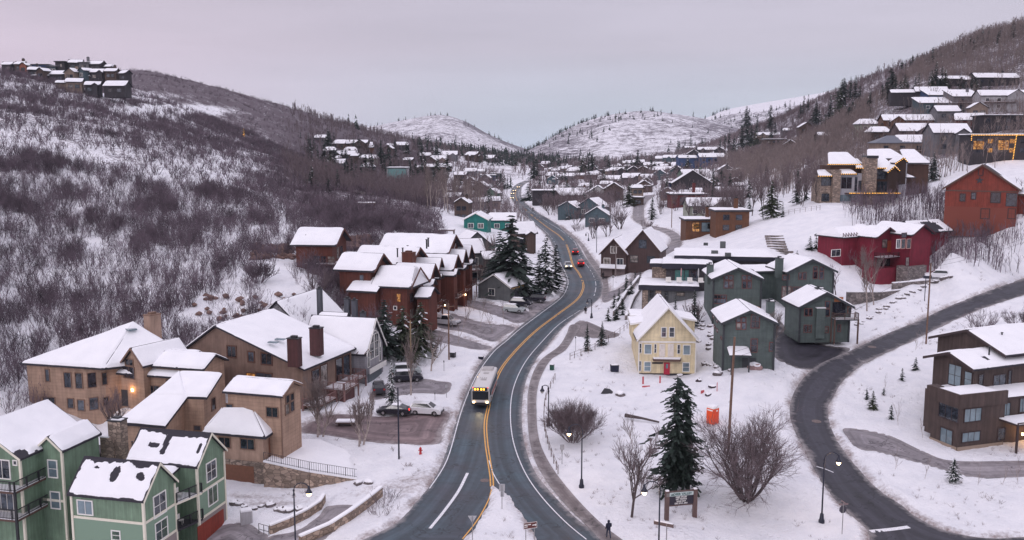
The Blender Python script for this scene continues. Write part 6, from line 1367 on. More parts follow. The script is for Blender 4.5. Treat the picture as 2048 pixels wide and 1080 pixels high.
# named spruces: base x, base y, top y, label, kind, width
for a in ((770, 712, 596, 'tall spruce left of the three beside the grey chalet', 2, 1.6), (806, 712, 606, 'middle spruce of the three in front of the red brown condominium', 4, 1.5), (842, 700, 600, 'right hand spruce of the three in front of the condominium, with dense green boughs', 4, 1.5), (784, 812, 716, 'slim snow flecked spruce beside the parked black car', 'snowy', .75),
          (1022, 590, 428, 'largest dark spruce of the clump between the grey house and the main road', 0, 1.7), (1000, 585, 462, 'left spruce of the clump behind the small grey garage', 2, 1.5), (1045, 590, 470, 'slender spruce on the road side of the clump behind the garage', 1, 1.5), (1092, 588, 470, 'snow streaked spruce leaning over the left side of the road bend', 'snowy', 1.4), (1112, 582, 488, 'thinner spruce nearest the white edge line at the bend', 1, 1.4), (1078, 590, 500, 'shorter spruce tucked left of the snow streaked one at the bend', 3, 1.1),
          (1745, 819, 777, 'bushiest young spruce in the planting right of the side road', 4, 1.2), (1733, 799, 771, 'small spruce just behind the bushiest one in the roadside planting', None, 1.2), (1767, 790, 770, 'tiny spruce alone between the roadside planting and the driveway', None, 1.2), (1782, 838, 804, 'small round spruce closest to the timber house driveway', None, 1.2), (1804, 761, 731, 'upper left one of two small spruces above the timber house path', None, 1.2), (1831, 740, 710, 'highest of the small spruces left of the timber house roof', None, 1.2),
          (1906, 962, 910, 'young spruce with snow on its skirt in front of the grey driveway', 'snowy', 1.5), (1174, 702, 644, 'small spruce on the bank left of the yellow house', 1, .9), (1204, 690, 640, 'bushy little spruce on the bank nearest the yellow house', 2, 1.0),
          (1350, 640, 588, 'thin spruce between the modern house and the yellow house roof', 3, .9), (1388, 655, 575, 'reddish thin spruce in front of the modern house terrace', 3, 1.0), (1620, 500, 470, 'left of the pair of small spruces beside the crimson house', None, 1.2), (1632, 498, 464, 'right of the pair of small spruces beside the crimson house', None, 1.2), (1646, 486, 468, 'tiny spruce touching the crimson house wall', None, 1.2), (1594, 520, 498, 'little spruce behind the rearmost townhouse chimney', None, 1.2),
          (1425, 404, 336, 'tall narrow spruce left of the cabins on the right slope', 1, .9), (1542, 435, 361, 'broad bushy spruce on the shoulder of the open snow slope', 4, 1.2), (1594, 408, 338, 'dark pointed spruce left of the stone mansion', 1, 1.0), (1498, 396, 355, 'pointed spruce midway down the wooded right slope', None, 1.1), (1531, 372, 329, 'spruce standing among aspens uphill of the broad bushy one', 3, 1.0), (1459, 395, 346, 'spruce behind the flat roofed cedar house', None, 1.1), (1498, 424, 393, 'low spruce right of the flat roofed cedar house', None, 1.1), (1565, 434, 403, 'small spruce right of the broad bushy one', None, 1.1), (1612, 400, 360, 'spruce half hidden by the left wall of the stone mansion', None, 1.1),
          (1630, 296, 268, 'lone spruce above the aspens left of the stone mansion', None, 1.3), (1304, 438, 392, 'frosted spruce at the inside of the lane bend', 'snowy', 1.2), (1139, 439, 407, 'round dark spruce beside the blue grey houses', None, 1.5), (1258, 413, 366, 'dark spruce right of the white gabled house', 4, 1.3), (1056, 402, 368, 'dark spruce at the inside of the far road bend', None, 1.6), (1066, 398, 372, 'second dark spruce at the inside of the far road bend', None, 1.5), (1124, 371, 347, 'wide dark spruce in the centre of the valley', None, 1.7), (1866, 362, 306, 'dark spruce between the stone mansion and the long shingled house', 2, 1.1), (1925, 250, 214, 'spruce rising behind the pale farmhouse row', None, 1.0), (1303, 440, 420, 'stub of a spruce by the lane', None, 1.0)):
    spruce(*a[:4], kind=a[4], wide=a[5])
def cluster(pts, label, group, wide=1.15):
    for p in pts: spruce(p[0], p[1], p[2], label, group=group, wide=wide)
def rowgen(n, x0, x1, yf, h0, h1): return [(x, yf(x) + rnd.uniform(-4, 4), yf(x) - rnd.uniform(h0, h1)) for x in (x0 + (x1 - x0) * (i + rnd.uniform(.1, .9)) / n for i in range(n))]
cluster([(1356,300,273),(1370,297,272),(1381,298,266),(1390,298,282),(1404,287,266),(1410,288,270),(1330,302,289),(1338,303,292)], 'spruce in the row at the foot of the brushy far hill', 'spruces in a row below the far hill')
cluster([(1458,294,258),(1450,296,268),(1476,312,284),(1468,308,272),(1484,300,250),(1494,298,246),(1502,300,248),(1512,302,258),(1440,300,272),(1524,300,266)], 'dark spruce in the thick clump at the left end of the right hill wood', 'spruces of the left end clump')
cluster([(1607,228,192),(1616,222,189),(1600,236,206),(1635,264,229),(1642,266,234),(1650,258,226),(1657,240,216),(1664,246,222),(1672,240,218),(1702,240,210),(1710,236,206),(1718,228,202),(1726,226,206),(1733,224,205),(1628,262,236),(1694,244,218)], 'dark spruce of the belt across the middle of the right hill', 'spruces of the middle belt on the right hill')
cluster([(1682,184,166),(1774,202,154),(1781,202,158),(1790,192,155),(1800,194,160),(1808,192,149),(1814,194,153),(1837,178,146),(1830,182,154),(1870,186,125),(1882,186,135),(1889,184,140),(1918,188,150),(1926,190,156),(1942,196,147),(1950,196,154),(1862,188,142),(1960,200,162),(1978,190,160),(1764,200,168)], 'tall dark spruce above the uppermost houses of the right hill', 'spruces above the upper houses')
cluster(rowgen(34, 1800, 2048, lambda x: 148 - (x - 1800) * .33, 14, 34), 'dark spruce standing along the right hand skyline', 'spruces along the right skyline')
cluster([(601,276,260),(622,326,275),(660,281,263),(668,290,264),(662,348,298),(704,360,315),(712,360,322),(724,360,324),(734,360,328),(744,360,330),(766,362,329),(771,362,324),(744,294,276),(752,294,278),(776,336,318),(788,336,315),(797,336,318),(812,318,286),(828,296,276),(836,295,276),(690,356,320),(636,322,290),(610,300,280)], 'dark spruce among the houses on the left shoulder', 'spruces on the left shoulder')
cluster([(821,362,320),(832,362,322),(844,362,322),(851,360,312),(860,376,346),(868,362,326),(878,354,326),(886,356,328),(895,356,334),(855,303,279),(864,303,279),(886,308,290),(894,308,290),(902,308,290),(912,312,292),(921,390,351),(931,388,353),(940,388,356),(866,400,380),(905,398,372)], 'dark spruce in the wooded belt left of the main road', 'spruces in the belt left of the road')
cluster([(987,377,343),(994,378,346),(1001,378,342),(1008,378,345),(1015,377,348),(1021,376,350),(978,430,377),(982,428,386),(970,410,384)], 'dark spruce in the clump beside the far road bend', 'spruces beside the far road bend')
cluster(rowgen(26, 955, 1075, lambda x: 326 + (x - 955) * .05, 10, 20), 'spruce in the belt below the snowy ledge at the valley head', 'spruces below the valley head ledge')
cluster(rowgen(30, 1065, 1330, lambda x: 338 - (x - 1065) * .02, 10, 20), 'spruce behind the farthest roofs of the town', 'spruces behind the far roofs')
cluster([(1250,336,317),(1262,338,320),(1180,352,330),(1214,350,332),(1290,356,334),(1336,352,334),(1352,348,328),(1240,372,352),(1276,386,366)], 'spruce between the roofs in the middle of the town', 'spruces among the town roofs')
cluster([(1252,582,548),(1262,588,556),(1238,602,572),(1228,616,584),(1244,618,590),(1216,642,612),(1232,640,604),(1246,630,596),(1270,560,536),(1280,566,540)], 'slim young evergreen in the hedge row beside the lane wall', 'young evergreens beside the lane')
cluster([(rnd.uniform(600, 900), 0, 0)][:0] + [(x, y, y - rnd.uniform(26, 48)) for x, y in ((rnd.uniform(610, 905), rnd.uniform(300, 392)) for _ in range(40))], 'dark spruce mixed into the wooded left shoulder above the brush', 'spruces mixed into the left shoulder wood', 1.35)
cluster([(x, y, y - rnd.uniform(26, 46)) for x, y in ((rnd.uniform(1065, 1500), rnd.uniform(342, 418)) for _ in range(40))], 'dark spruce dotted between the snowy roofs right of the valley centre', 'spruces dotted between the roofs right of centre', 1.35)
cluster([(x, 255 - (x - 1500) * .28 + rnd.uniform(-12, 40), 0) for x in [rnd.uniform(1480, 1800) for _ in range(30)]] and [(x, y, y - rnd.uniform(26, 50)) for x, y in ((x, 262 - (x - 1500) * .25 + rnd.uniform(-14, 34)) for x in [rnd.uniform(1480, 1810) for _ in range(30)])], 'dark spruce scattered through the brown aspen wood of the right hill', 'spruces scattered in the right hill wood', 1.35)
o = spruce(488, 274, 256, 'small spruce wrapped in golden lights on the brushy left slope', wide=1.3); o.data = o.data.copy(); o.data.materials[1] = FAIRY; o.data.polygons.foreach_set('material_index', [1 if k % 8 == 0 else 0 for k in range(len(o.data.polygons))])
# ---- leafless trees
def bare(name, label, px, py, h, seed, mats=(BARK, TWIG), stems=1, spread=.55, up=.3, mx=4, r=None, kids_=(3, 5), lean=.0, stem_spread=.35, shrink=.66, twmin=.014, group=None, base=None, first=.38, tl=1.0):
    rg = np.random.RandomState(seed); out = []; r = r or h * .02
    for k in range(stems):
        a = 6.28 * k / max(stems, 1) + rg.uniform(-.4, .4); e_ = 0 if stems == 1 else rg.uniform(.3, 1) * stem_spread * 2
        grow((math.cos(a) * .25 * (stems > 1), math.sin(a) * .25 * (stems > 1), -.3), (math.cos(a) * e_ + lean, math.sin(a) * e_, 1), h * first, r * rg.uniform(.7, 1), 0, mx, rg, out, spread, up, kids_, shrink, .12)
    zmax = max(s[1][2] for s in out); k_ = h / zmax
    sg = [(s[0] * k_, s[1] * k_, s[2], s[3], s[4]) for s in out]
    thick = [s[:4] for s in sg if s[4] <= 1]; thin = [(s[0], s[1], max(s[2], twmin), max(s[3], twmin * .7)) for s in sg if s[4] > 1]
    p = gp(px, py) if base is None else base; o = empty(name, tuple(p)); tag(o, label, 'bush' if 'bush' in name else 'tree', group)
    V, F_ = seg_mesh(thick, 5); q1 = bpy.data.objects.new('trunk', npmesh('trunk', [(V, F_, 0)], [mats[0]])); V, F_ = seg_mesh(thin, 3); q2 = bpy.data.objects.new('crown', npmesh('crown', [(V, F_, 0)], [mats[1]]))
    for q in (q1, q2): COL.objects.link(q); q.parent = o
    KIDS[o.name] = [q1, q2]; return o
bare('willow_tree', 'huge spreading leafless willow with many stems, between the sign and the side road', 1492, 1000, 10.4, 573, stems=17, stem_spread=.50, mx=4, r=.15, kids_=(4, 5), spread=.62, up=.08, shrink=.66, twmin=.011, first=.42)
bare('oak_bush', 'wide dome of leafless purple bush inside the road bend', 1146, 884, 6.6, 502, mats=(TWIG, TWIG), stems=38, stem_spread=.60, mx=3, r=.045, kids_=(5, 7), spread=.5, up=.22, shrink=.6, twmin=.011, first=.45)
bare('maple_tree', 'leafless single trunk tree with rounded crown left of the resort sign', 1263, 1034, 9.8, 511, mx=4, kids_=(5, 7), spread=.62, up=.26, r=.16, first=.46, shrink=.60)
bare('aspen_tree', 'pale forked aspen in front of the nearest townhouse', 1524, 722, 9.0, 504, (BARKL, TWIGL), stems=2, stem_spread=.2, mx=4, kids_=(4, 5), spread=.5, up=.35, first=.4)
bare('aspen_tree', 'tallest pale aspen standing in front of the crimson house', 1734, 622, 14.0, 505, (BARKL, TWIGL), mx=4, kids_=(5, 6), spread=.45, up=.4, first=.45, r=.2)
bare('aspen_tree', 'second pale aspen just right of the tallest one before the crimson house', 1748, 610, 10.0, 506, (BARKL, TWIGL), mx=3, kids_=(5, 6), spread=.4, up=.4, first=.45)
bare('aspen_tree', 'low bare tree between the rearmost townhouse and the crimson house', 1672, 590, 6.5, 507, (BARK, TWIG), mx=3, kids_=(5, 6), spread=.6)
bare('aspen_tree', 'pale two stemmed aspen left of the brown brick parking lot', 640, 872, 8.6, 508, (BARKL, TWIGL), stems=3, stem_spread=.2, mx=4, kids_=(4, 5), spread=.5, up=.3, first=.4)
bare('aspen_tree', 'leafless aspen clump at the near edge of the brick lot', 721, 890, 7.6, 509, (BARKL, TWIGL), stems=3, stem_spread=.15, mx=4, kids_=(4, 5), spread=.45, up=.35)
bare('aspen_tree', 'tall thin aspen trunk with a yellow wrap beside the upper lot', 822, 790, 10.2, 510, (BARKL, TWIGL), mx=3, kids_=(5, 6), spread=.35, up=.4, first=.5)
bare('aspen_tree', 'small brown leafed young tree above the snow bank left of the road', 862, 742, 7.6, 511, (BARKL, TWIGL), mx=3, kids_=(6, 7), spread=.5, up=.3)
bare('aspen_tree', 'bare tree growing against the tan house court', 236, 868, 6.8, 512, (BARK, TWIG), stems=4, stem_spread=.3, mx=4, kids_=(3, 4), spread=.6)
bare('aspen_tree', 'leafless thicket tree at the foot of the red cabin', 640, 590, 5.6, 513, (TWIG, TWIG), stems=6, stem_spread=.5, mx=3, kids_=(4, 5), spread=.6)
bare('aspen_tree', 'leafless tree between the red cabin and the condominium base', 700, 610, 6.0, 514, (TWIG, TWIG), stems=6, stem_spread=.5, mx=3, kids_=(4, 5), spread=.6)
bare('aspen_tree', 'tall bare aspen left of the spruce clump above the garage', 980, 560, 11.5, 515, (BARKL, TWIGL), mx=3, kids_=(6, 7), spread=.45, up=.35, first=.5)
bare('aspen_tree', 'slim bare aspen in front of the grey house', 962, 585, 9.5, 516, (BARKL, TWIGL), mx=3, kids_=(5, 6), spread=.4, up=.35, first=.5)
bare('aspen_tree', 'bare street tree right of the dark wood gabled duplex', 1276, 520, 6.0, 517, (BARK, TWIG), mx=3, kids_=(6, 7), spread=.7)
bare('aspen_tree', 'round reddish bare tree above the lane bend', 1240, 458, 9.0, 518, (BARK, TWIG), stems=5, stem_spread=.4, mx=3, kids_=(5, 6), spread=.6)
bare('oak_bush', 'low leafless bush on the snowy bank beside the far bend', 1155, 462, 3.0, 519, (TWIG, TWIG), stems=14, stem_spread=.7, mx=2, kids_=(4, 5), r=.05)
bare('aspen_tree', 'bare tree cluster between the yellow house and the nearest townhouse', 1388, 652, 6.0, 520, (BARK, TWIG), stems=6, stem_spread=.35, mx=3, kids_=(4, 5), spread=.5)
bare('aspen_tree', 'spindly leafless tree in front of the resort snow field left of the big fir', 1268, 898, 5.0, 521, (BARKL, TWIGL), mx=3, kids_=(4, 5), spread=.4, r=.05)
bare('oak_bush', 'leafless hedge of brown shrubs behind the timber house roof', 1965, 668, 4.6, 522, (TWIG, TWIGP), stems=14, stem_spread=.8, mx=3, kids_=(3, 4), r=.05)
bare('oak_bush', 'second leafless shrub mass at the right edge behind the timber house', 2035, 655, 4.4, 523, (TWIG, TWIGP), stems=14, stem_spread=.8, mx=3, kids_=(3, 4), r=.05)
bare('oak_bush', 'small twiggy bush beside the lower retaining wall', 765, 1024, 1.4, 524, (TWIG, TWIG), stems=12, stem_spread=.7, mx=2, kids_=(3, 4), r=.02)
bare('oak_bush', 'purple twiggy bush on the verge left of the main road', 770, 1002, 1.5, 525, (TWIGP, TWIGP), stems=12, stem_spread=.7, mx=2, kids_=(3, 4), r=.02)
bare('oak_bush', 'dark dense bush alone on the clear snow above the brown house', 518, 566, 4.6, 526, (TWIGP, TWIGP), stems=26, stem_spread=.7, mx=3, kids_=(3, 4), r=.05, twmin=.03)
TS = [bare('aspen_tree', 'thin leafless young tree by the condominium driveways', 936, 640, 6.0, 530 + i, (BARKL, TWIGL), mx=3, kids_=(3, 4), spread=.4, up=.35, r=.05, group='young trees by the condominium driveways') for i in range(2)]
for x, y in ((905, 660), (960, 655), (985, 668), (915, 690), (870, 620), (890, 600), (1006, 650)): copy_tree(TS[rnd.randint(0, 1)], tuple(gp(x, y)), rnd.uniform(0, 6), rnd.uniform(.8, 1.15))
TS = [bare('sapling', 'tiny staked sapling on the snow along the timber house driveway', 1670 + 0, 935, 3.2, 540 + i, (BARKL, TWIGL), mx=2, kids_=(3, 4), spread=.4, up=.35, r=.025, twmin=.01, group='saplings along the timber house driveway') for i in range(2)]
for i, (x, y) in enumerate(((1790, 938), (1850, 958), (1955, 970), (2006, 970), (2037, 965), (1796, 850), (1770, 778), (1845, 875), (1830, 700), (1845, 690))):
    if i < 2: TS[i].location = gp(x, y)
    else: copy_tree(TS[i % 2], tuple(gp(x, y)), rnd.uniform(0, 6), rnd.uniform(.8, 1.15))
TA = [bare('aspen_tree', 'tall pale aspen in the grove below the left shoulder houses', 860 + 15 * i, 405, 15., 550 + i, (BARKL, TWIGL), mx=3, kids_=(4, 5), spread=.35, up=.4, r=.18, first=.55, twmin=.04, group='aspens of the grove left of the teal house') for i in range(3)]
for k in range(34):
    x = 850 + 125 * rnd.random(); y = 400 + (x - 850) * .18 + rnd.uniform(-6, 16)
    copy_tree(TA[k % 3], tuple(gp(x, y)), rnd.uniform(0, 6), rnd.uniform(.75, 1.1))
TB_ = [bare('aspen_tree', 'tall bare brown tree on the slope left of the stone mansion', 1480 + 30 * i, 405, 13., 560 + i, (BARK, TWIG), mx=3, kids_=(5, 6), spread=.5, up=.35, r=.16, twmin=.035, group='bare trees left of the stone mansion') for i in range(3)]
for k in range(26):
    x = 1440 + 200 * rnd.random(); y = 440 - (x - 1440) * .30 + rnd.uniform(-26, 26)
    copy_tree(TB_[k % 3], tuple(gp(x, y)), rnd.uniform(0, 6), rnd.uniform(.7, 1.1))
TC_ = [bare('aspen_tree', 'round crowned leafless tree between the middle houses of the valley', 1100 + 40 * i, 430, 8.5, 580 + i, (BARK, TWIG), stems=3, stem_spread=.3, mx=3, kids_=(5, 6), spread=.6, twmin=.03, group='leafless garden trees in mid valley') for i in range(3)]
for k in range(34):
    for _ in range(20):
        x, y = rnd.uniform(1070, 1480), rnd.uniform(385, 478); q = onground(x, y)
        if float(interp(SD, q[0], q[1])) > 4: break
    copy_tree(TC_[k % 3], tuple(gp(x, y)), rnd.uniform(0, 6), rnd.uniform(.5, 1.05))
# ------------------------------------------------------------------ middle and far houses
FW = dict(brown=siding('far_brown', (.10, .062, .05), 'board', .5), dark=siding('far_dark', (.045, .038, .046), 'board', .5), cedar=siding('far_cedar', (.16, .065, .03), 'board', .5), tan=siding('far_tan', (.27, .20, .16), 'lap', .4),
          grey=siding('far_grey', (.17, .165, .18), 'lap', .4), pale=siding('far_pale', (.46, .45, .47), 'lap', .4), white=siding('far_white', (.62, .62, .62), 'lap', .4), blue=siding('far_blue', (.045, .085, .20), 'lap', .4), slate=siding('far_slate', (.075, .115, .135), 'lap', .4),
          teal=siding('far_teal', (.012, .19, .165), 'lap', .3), green=siding('far_green', (.12, .19, .14), 'lap', .4), red=siding('far_red', (.15, .028, .028), 'board', .4), mauve=siding('far_mauve', (.12, .085, .095), 'lap', .4), orange=siding('far_orange', (.32, .10, .06), 'lap', .4), cream=siding('far_cream', (.36, .38, .31), 'lap', .4))
NFH = [0]
def farhouse(px, py, wpx, hpx, yaw, wall, kind, label, Y=None, dep=.8, name='house', lit=0, group=None, rise=.32, wins=2, extra=0, snow=True, roof=None):
    NFH[0] += 1
    if Y is None: p = gp(px, py); zg = p[2]
    else: q = aty(px, py, Y); p = Vector(q); zg = q[2]
    Yd = p[1]; W = max(4.5, wpx * 1.08 * Yd / F); h = max(2.2 if Y else (4.4 if px > 1700 else 3.2), hpx * 1.12 * Yd / F); D = max(5, W * dep) if W < 16 else 11 * max(dep, .8); zb_ = zg - 2.5
    H = House(name, label, 'house', (p[0], p[1] + D / 2, zg), group); cx, cy = p[0], p[1] + D / 2 * abs(math.cos(R(yaw % 180))) + 1
    cell = max(.5, Yd / 500); wl = FW[wall]; tr = TRIMW if wall in ('pale', 'white', 'slate', 'green', 'teal', 'cream') else TRIMD; rf_ = roof or ROOFD
    if kind == 'flat':
        b = H.flat(cx, cy, yaw, W, D, zb_, zg + h, wl, .5, .45, TRIMD, cell=cell)
    elif kind == 'shed':
        b = H.flat(cx, cy, yaw, W, D, zb_, zg + h, wl, .5, .3, TRIMD, cell=cell, slope=D * .34)
    elif kind == 'hip':
        b = H.gable(cx, cy, yaw, W, D, zg + h, min(D, W) * rise, zb_, .6, wl, cell=cell, t=.3, hipa=W * .22, hipb=W * .22, snow=snow, roof=rf_)
    else:
        if abs(yaw % 180 - 90) < 46: L_, W_ = max(6, D), W       # gable towards the viewer
        else: L_, W_ = W, D
        b = H.gable(cx, cy, yaw, L_, W_, zg + h, W_ * rise if W_ > 0 else 2, zb_, .5, wl, cell=cell, t=.3, snow=snow, roof=rf_)
        if kind == 'wing':   # a cross gable
            H.gable(cx + W * .22, cy - D * .28, yaw + 90, D * .7, W * .42, zg + h * .96, W * .42 * .32, zb_, .4, wl, cell=cell, t=.28)
        if kind == 'gable' and W > 12.5 and L_ == W:   # break long roofs into stepped wings
            H.gable(cx - W * .24, cy - D * .30, yaw + 90, D * .7, W * .30, zg + h * .86, W * .30 * .36, zb_, .4, wl, cell=cell, t=.28)
            H.gable(cx + W * .40, cy - D * .12, yaw, W * .36, D * .8, zg + h * .74, D * .2, zb_, .4, wl, cell=cell, t=.28)
        if kind == 'pair':
            H.gable(cx - W * .75, cy + 1.5, yaw, L_ * .9, W_ * .8, zg + h * .9, W_ * .22, zb_, .45, wl, cell=cell, t=.28)
    fc = 'L' if abs(yaw % 180 - 90) >= 46 else 'a'
    ww = (b['L'] if fc == 'L' else b['W']) - 2.2; rows = 1 if h < 4.6 else (2 if h < 8 else 3); k = max(1, min(wins + (ww > 14) * 2, 5))
    for r_ in range(rows):
        for i in range(k):
            s_ = -ww / 2 + ww * (i + .5) / k; z0 = zg + h - 2.3 - r_ * 2.9; w2 = min(.8, ww / k * .36)
            H.win(b, fc, (s_ - w2, s_ + w2, z0, z0 + 1.35), tr, lit=(lit > 0 and (i + r_ * 2 + NFH[0]) % max(2, 5 - lit) == 0), grid=(2, 1) if Yd < 420 else (1, 1), fw=.12)
    if px > 1480 and NFH[0] % 2 == 0 and W > 8:
        n_, t_, p_ = H.face(b, fc); dq = [tuple(p_ - t_ * ww * .45), tuple(p_ - t_ * ww * .45 + n_ * 2), tuple(p_ + t_ * ww * .2 + n_ * 2), tuple(p_ + t_ * ww * .2)]; H.deck(dq, zg + h - 2.7, 1.0, mat=TRIMB, rail=TRIMB, sides=(1,), post_to=zb_)
    if NFH[0] % 3 == 0 and Yd < 650: H.chimney(cx + W * .2, cy + D * .1, zg + h, zg + h + D * .26 + 1.6, 1.1, .9, yaw, wl, snow=False)
    return H, b
for a in (
 (1822,262,96,18,-4,'cedar','gable','long cedar and dark timber house with one unbroken snowy roof, high on the right hill'),
 (1740,268,40,11,5,'cream','hip','pale hip roofed house left of the long cedar house'),
 (1764,286,42,17,0,'brown','hip','dark hip roofed annexe below the left end of the long cedar house'),
 (1832,286,60,20,0,'mauve','wing','mauve terraced house just below the long cedar house'),
 (1908,308,72,36,-3,'grey','wing','light grey modern house with black windows on the right hill'),
 (1950,262,54,11,-20,'red','wing','dark red cabin roofs behind the light grey modern house'),
 (2010,262,80,26,-6,'dark','flat','dark flat roofed tower house directly above the lit house'),
 (1956,248,34,27,80,'tan','gable','narrow beige gabled house below the pale farmhouse'),
 (1900,244,46,5,0,'grey','gable','low house seen mostly as snow roof above the metal roofed house'),
 (1884,209,46,9,0,'blue','shed','bright blue house with small white windows, high on the right hill'),
 (1868,201,60,13,-8,'dark','pair','dark chalet behind the bright blue house'),
 (1936,217,52,20,0,'grey','shed','plain grey house with a single pitch snowy roof right of the blue house'),
 (1893,226,96,4,0,'slate','shed','broad low snowy shed roof in front of the blue house'),
 (2012,224,92,28,-2,'pale','wing','pale grey farmhouse with dormer and long white porch, upper right'),
 (1996,173,88,8,6,'dark','pair','topmost dark house with broad snowy roofs on the right hill'),
 (1936,177,14,4,0,'dark','gable','small hut beside the topmost dark house'),
 (1612,268,30,11,86,'brown','gable','brown A shaped cabin with a pale chimney strip above the aspens'),
 (1538,278,46,5,0,'tan','gable','beige long roofed house left of the A shaped cabin'),
 (1553,293,42,12,0,'brown','flat','stepped brown house below the beige long roofed one'),
 (1583,307,27,15,70,'brown','gable','dark brown gabled cabin with lit porch below the A shaped cabin'),
 (1600,291,30,7,0,'tan','flat','low tan house right of the stepped brown house'),
 (1577,269,20,4,0,'grey','gable','small snowy roof immediately left of the A shaped cabin'),
 (1652,284,28,7,0,'mauve','gable','mauve house half hidden above the mansion chimney'),
 (1464,303,14,8,60,'dark','gable','dark narrow cabin beside the clump at the left end of the hill'),
 (1384,341,76,5,0,'brown','gable','long row of townhouses with one repeated snowy roofline across the valley'),
 (1334,350,66,8,0,'tan','wing','tan row house with several small gables below the long row'),
 (1388,320,30,9,80,'dark','gable','dark gabled house left of the navy house above the long row'),
 (1424,331,52,14,8,'blue','pair','navy gabled house at the right end above the long row'),
 (1416,307,38,6,0,'dark','gable','dark house topmost of the group above the long row'),
 (1441,311,22,8,70,'dark','gable','small dark gable at the right top of the group above the long row'),
 (1380,304,26,7,20,'grey','gable','grey house at the left top of the group above the long row'),
 (1350,331,44,13,-10,'slate','gable','slate house with angled snowy roof left of the navy house'),
 (1322,327,22,8,0,'grey','gable','little grey house at the far left of the group above the long row'),
 (1318,339,58,7,0,'brown','wing','low brown house below the slate house'),
 (1256,336,22,8,0,'mauve','gable','mauve house with plain snow roof right of the valley centre'),
 (1278,335,24,8,0,'mauve','gable','second mauve house with plain snow roof right of the valley centre'),
 (1264,368,36,10,0,'dark','wing','white roofed house with a single dark dormer in mid valley'),
 (1276,394,26,15,0,'tan','hip','square beige house with chimney beside the grey lane'),
 (1392,362,60,10,14,'green','gable','green roofed house with a long angled snowy slope'),
 (1384,390,76,20,84,'dark','gable','large charcoal gabled house with very wide snowy roof, left of the cabins'),
 (1354,392,26,22,0,'blue','flat','tall narrow blue house at the left end of the charcoal gable'),
 (1380,413,66,20,0,'red','flat','dull red house below the large charcoal gable'),
 (1443,389,19,11,80,'mauve','gable','small mauve cottage with arched snow roof'),
 (1421,433,88,17,3,'cream','wing','pale green gabled house above the lit cedar house'),
 (1466,464,62,36,0,'cedar','flat','tall flat roofed cedar house among bare trees'),
 (1196,405,54,13,84,'white','gable','white gabled house with dark strip windows in the valley centre'),
 (1228,402,40,20,84,'brown','gable','tall brown gabled house behind the white gabled house'),
 (1138,408,42,14,20,'white','shed','white house with steep single pitch roof left of the white gabled house'),
 (1160,404,30,4,0,'pale','gable','snow covered low roof joined to the white steep roofed house'),
 (1188,432,54,15,60,'slate','pair','blue grey house with stepped gables, the upper of two by the road'),
 (1197,450,48,17,76,'slate','gable','blue grey house with low gable, the lower of two by the road'),
 (1088,411,42,25,0,'dark','flat','dark purple flat roofed building beside the far road bend'),
 (1190,359,26,8,60,'grey','gable','grey house with sloping snow roof in front of the far spruces'),
 (1222,369,50,6,0,'brown','gable','long low brown building across mid valley'),
 (1276,412,22,12,0,'brown','flat','brown box house behind the dark spruce by the lane'),
 (1149,351,30,6,0,'mauve','hip','lilac tinted low house at the valley centre'),
 (1106,361,28,8,0,'brown','hip','brown house with domed snowy roof left of the valley centre'),
 (708,297,52,9,-5,'brown','wing','dark timber house with layered snowy roofs on the left shoulder'),
 (640,285,24,5,0,'grey','gable','small grey roofed cabin highest on the left shoulder'),
 (686,320,50,9,10,'brown','gable','brown house with low snowy gables below the layered roof house'),
 (778,309,20,10,75,'brown','gable','narrow brown cabin between spruces on the left shoulder'),
 (801,300,26,8,30,'dark','pair','dark chalet right of the narrow brown cabin'),
 (735,327,42,4,0,'cream','hip','rounded snow covered roof on the left shoulder'),
 (848,319,24,6,20,'brown','gable','upper brown cottage in the spruce belt left of the road'),
 (864,331,22,8,80,'brown','gable','lower brown cottage in the spruce belt left of the road'),
 (946,323,26,11,-30,'brown','gable','long barn like house at the edge of the white ledge'),
 (980,324,26,6,-30,'mauve','gable','low mauve house right of the barn like house on the ledge'),
 (920,363,26,11,0,'brown','gable','brown house leftmost of the group below the white ledge'),
 (940,353,26,8,0,'grey','gable','grey house at the back of the group below the white ledge'),
 (962,353,20,8,0,'pale','gable','pale house at the back of the group below the white ledge'),
 (975,364,30,11,0,'blue','flat','blue house in the group below the white ledge'),
 (992,357,22,8,0,'grey','flat','grey flat roofed house rightmost of the group below the white ledge'),
 (963,389,28,14,72,'brown','pair','pair of brown steep gables above the aspen grove'),
 (986,402,30,13,65,'green','gable','green gabled house left of the line of headlights'),
 (926,434,32,24,78,'brown','gable','brown A frame cabin among the pale aspens'),
 (892,396,34,6,0,'mauve','flat','pinkish low house half hidden by the aspen grove'),
 ): farhouse(*a)
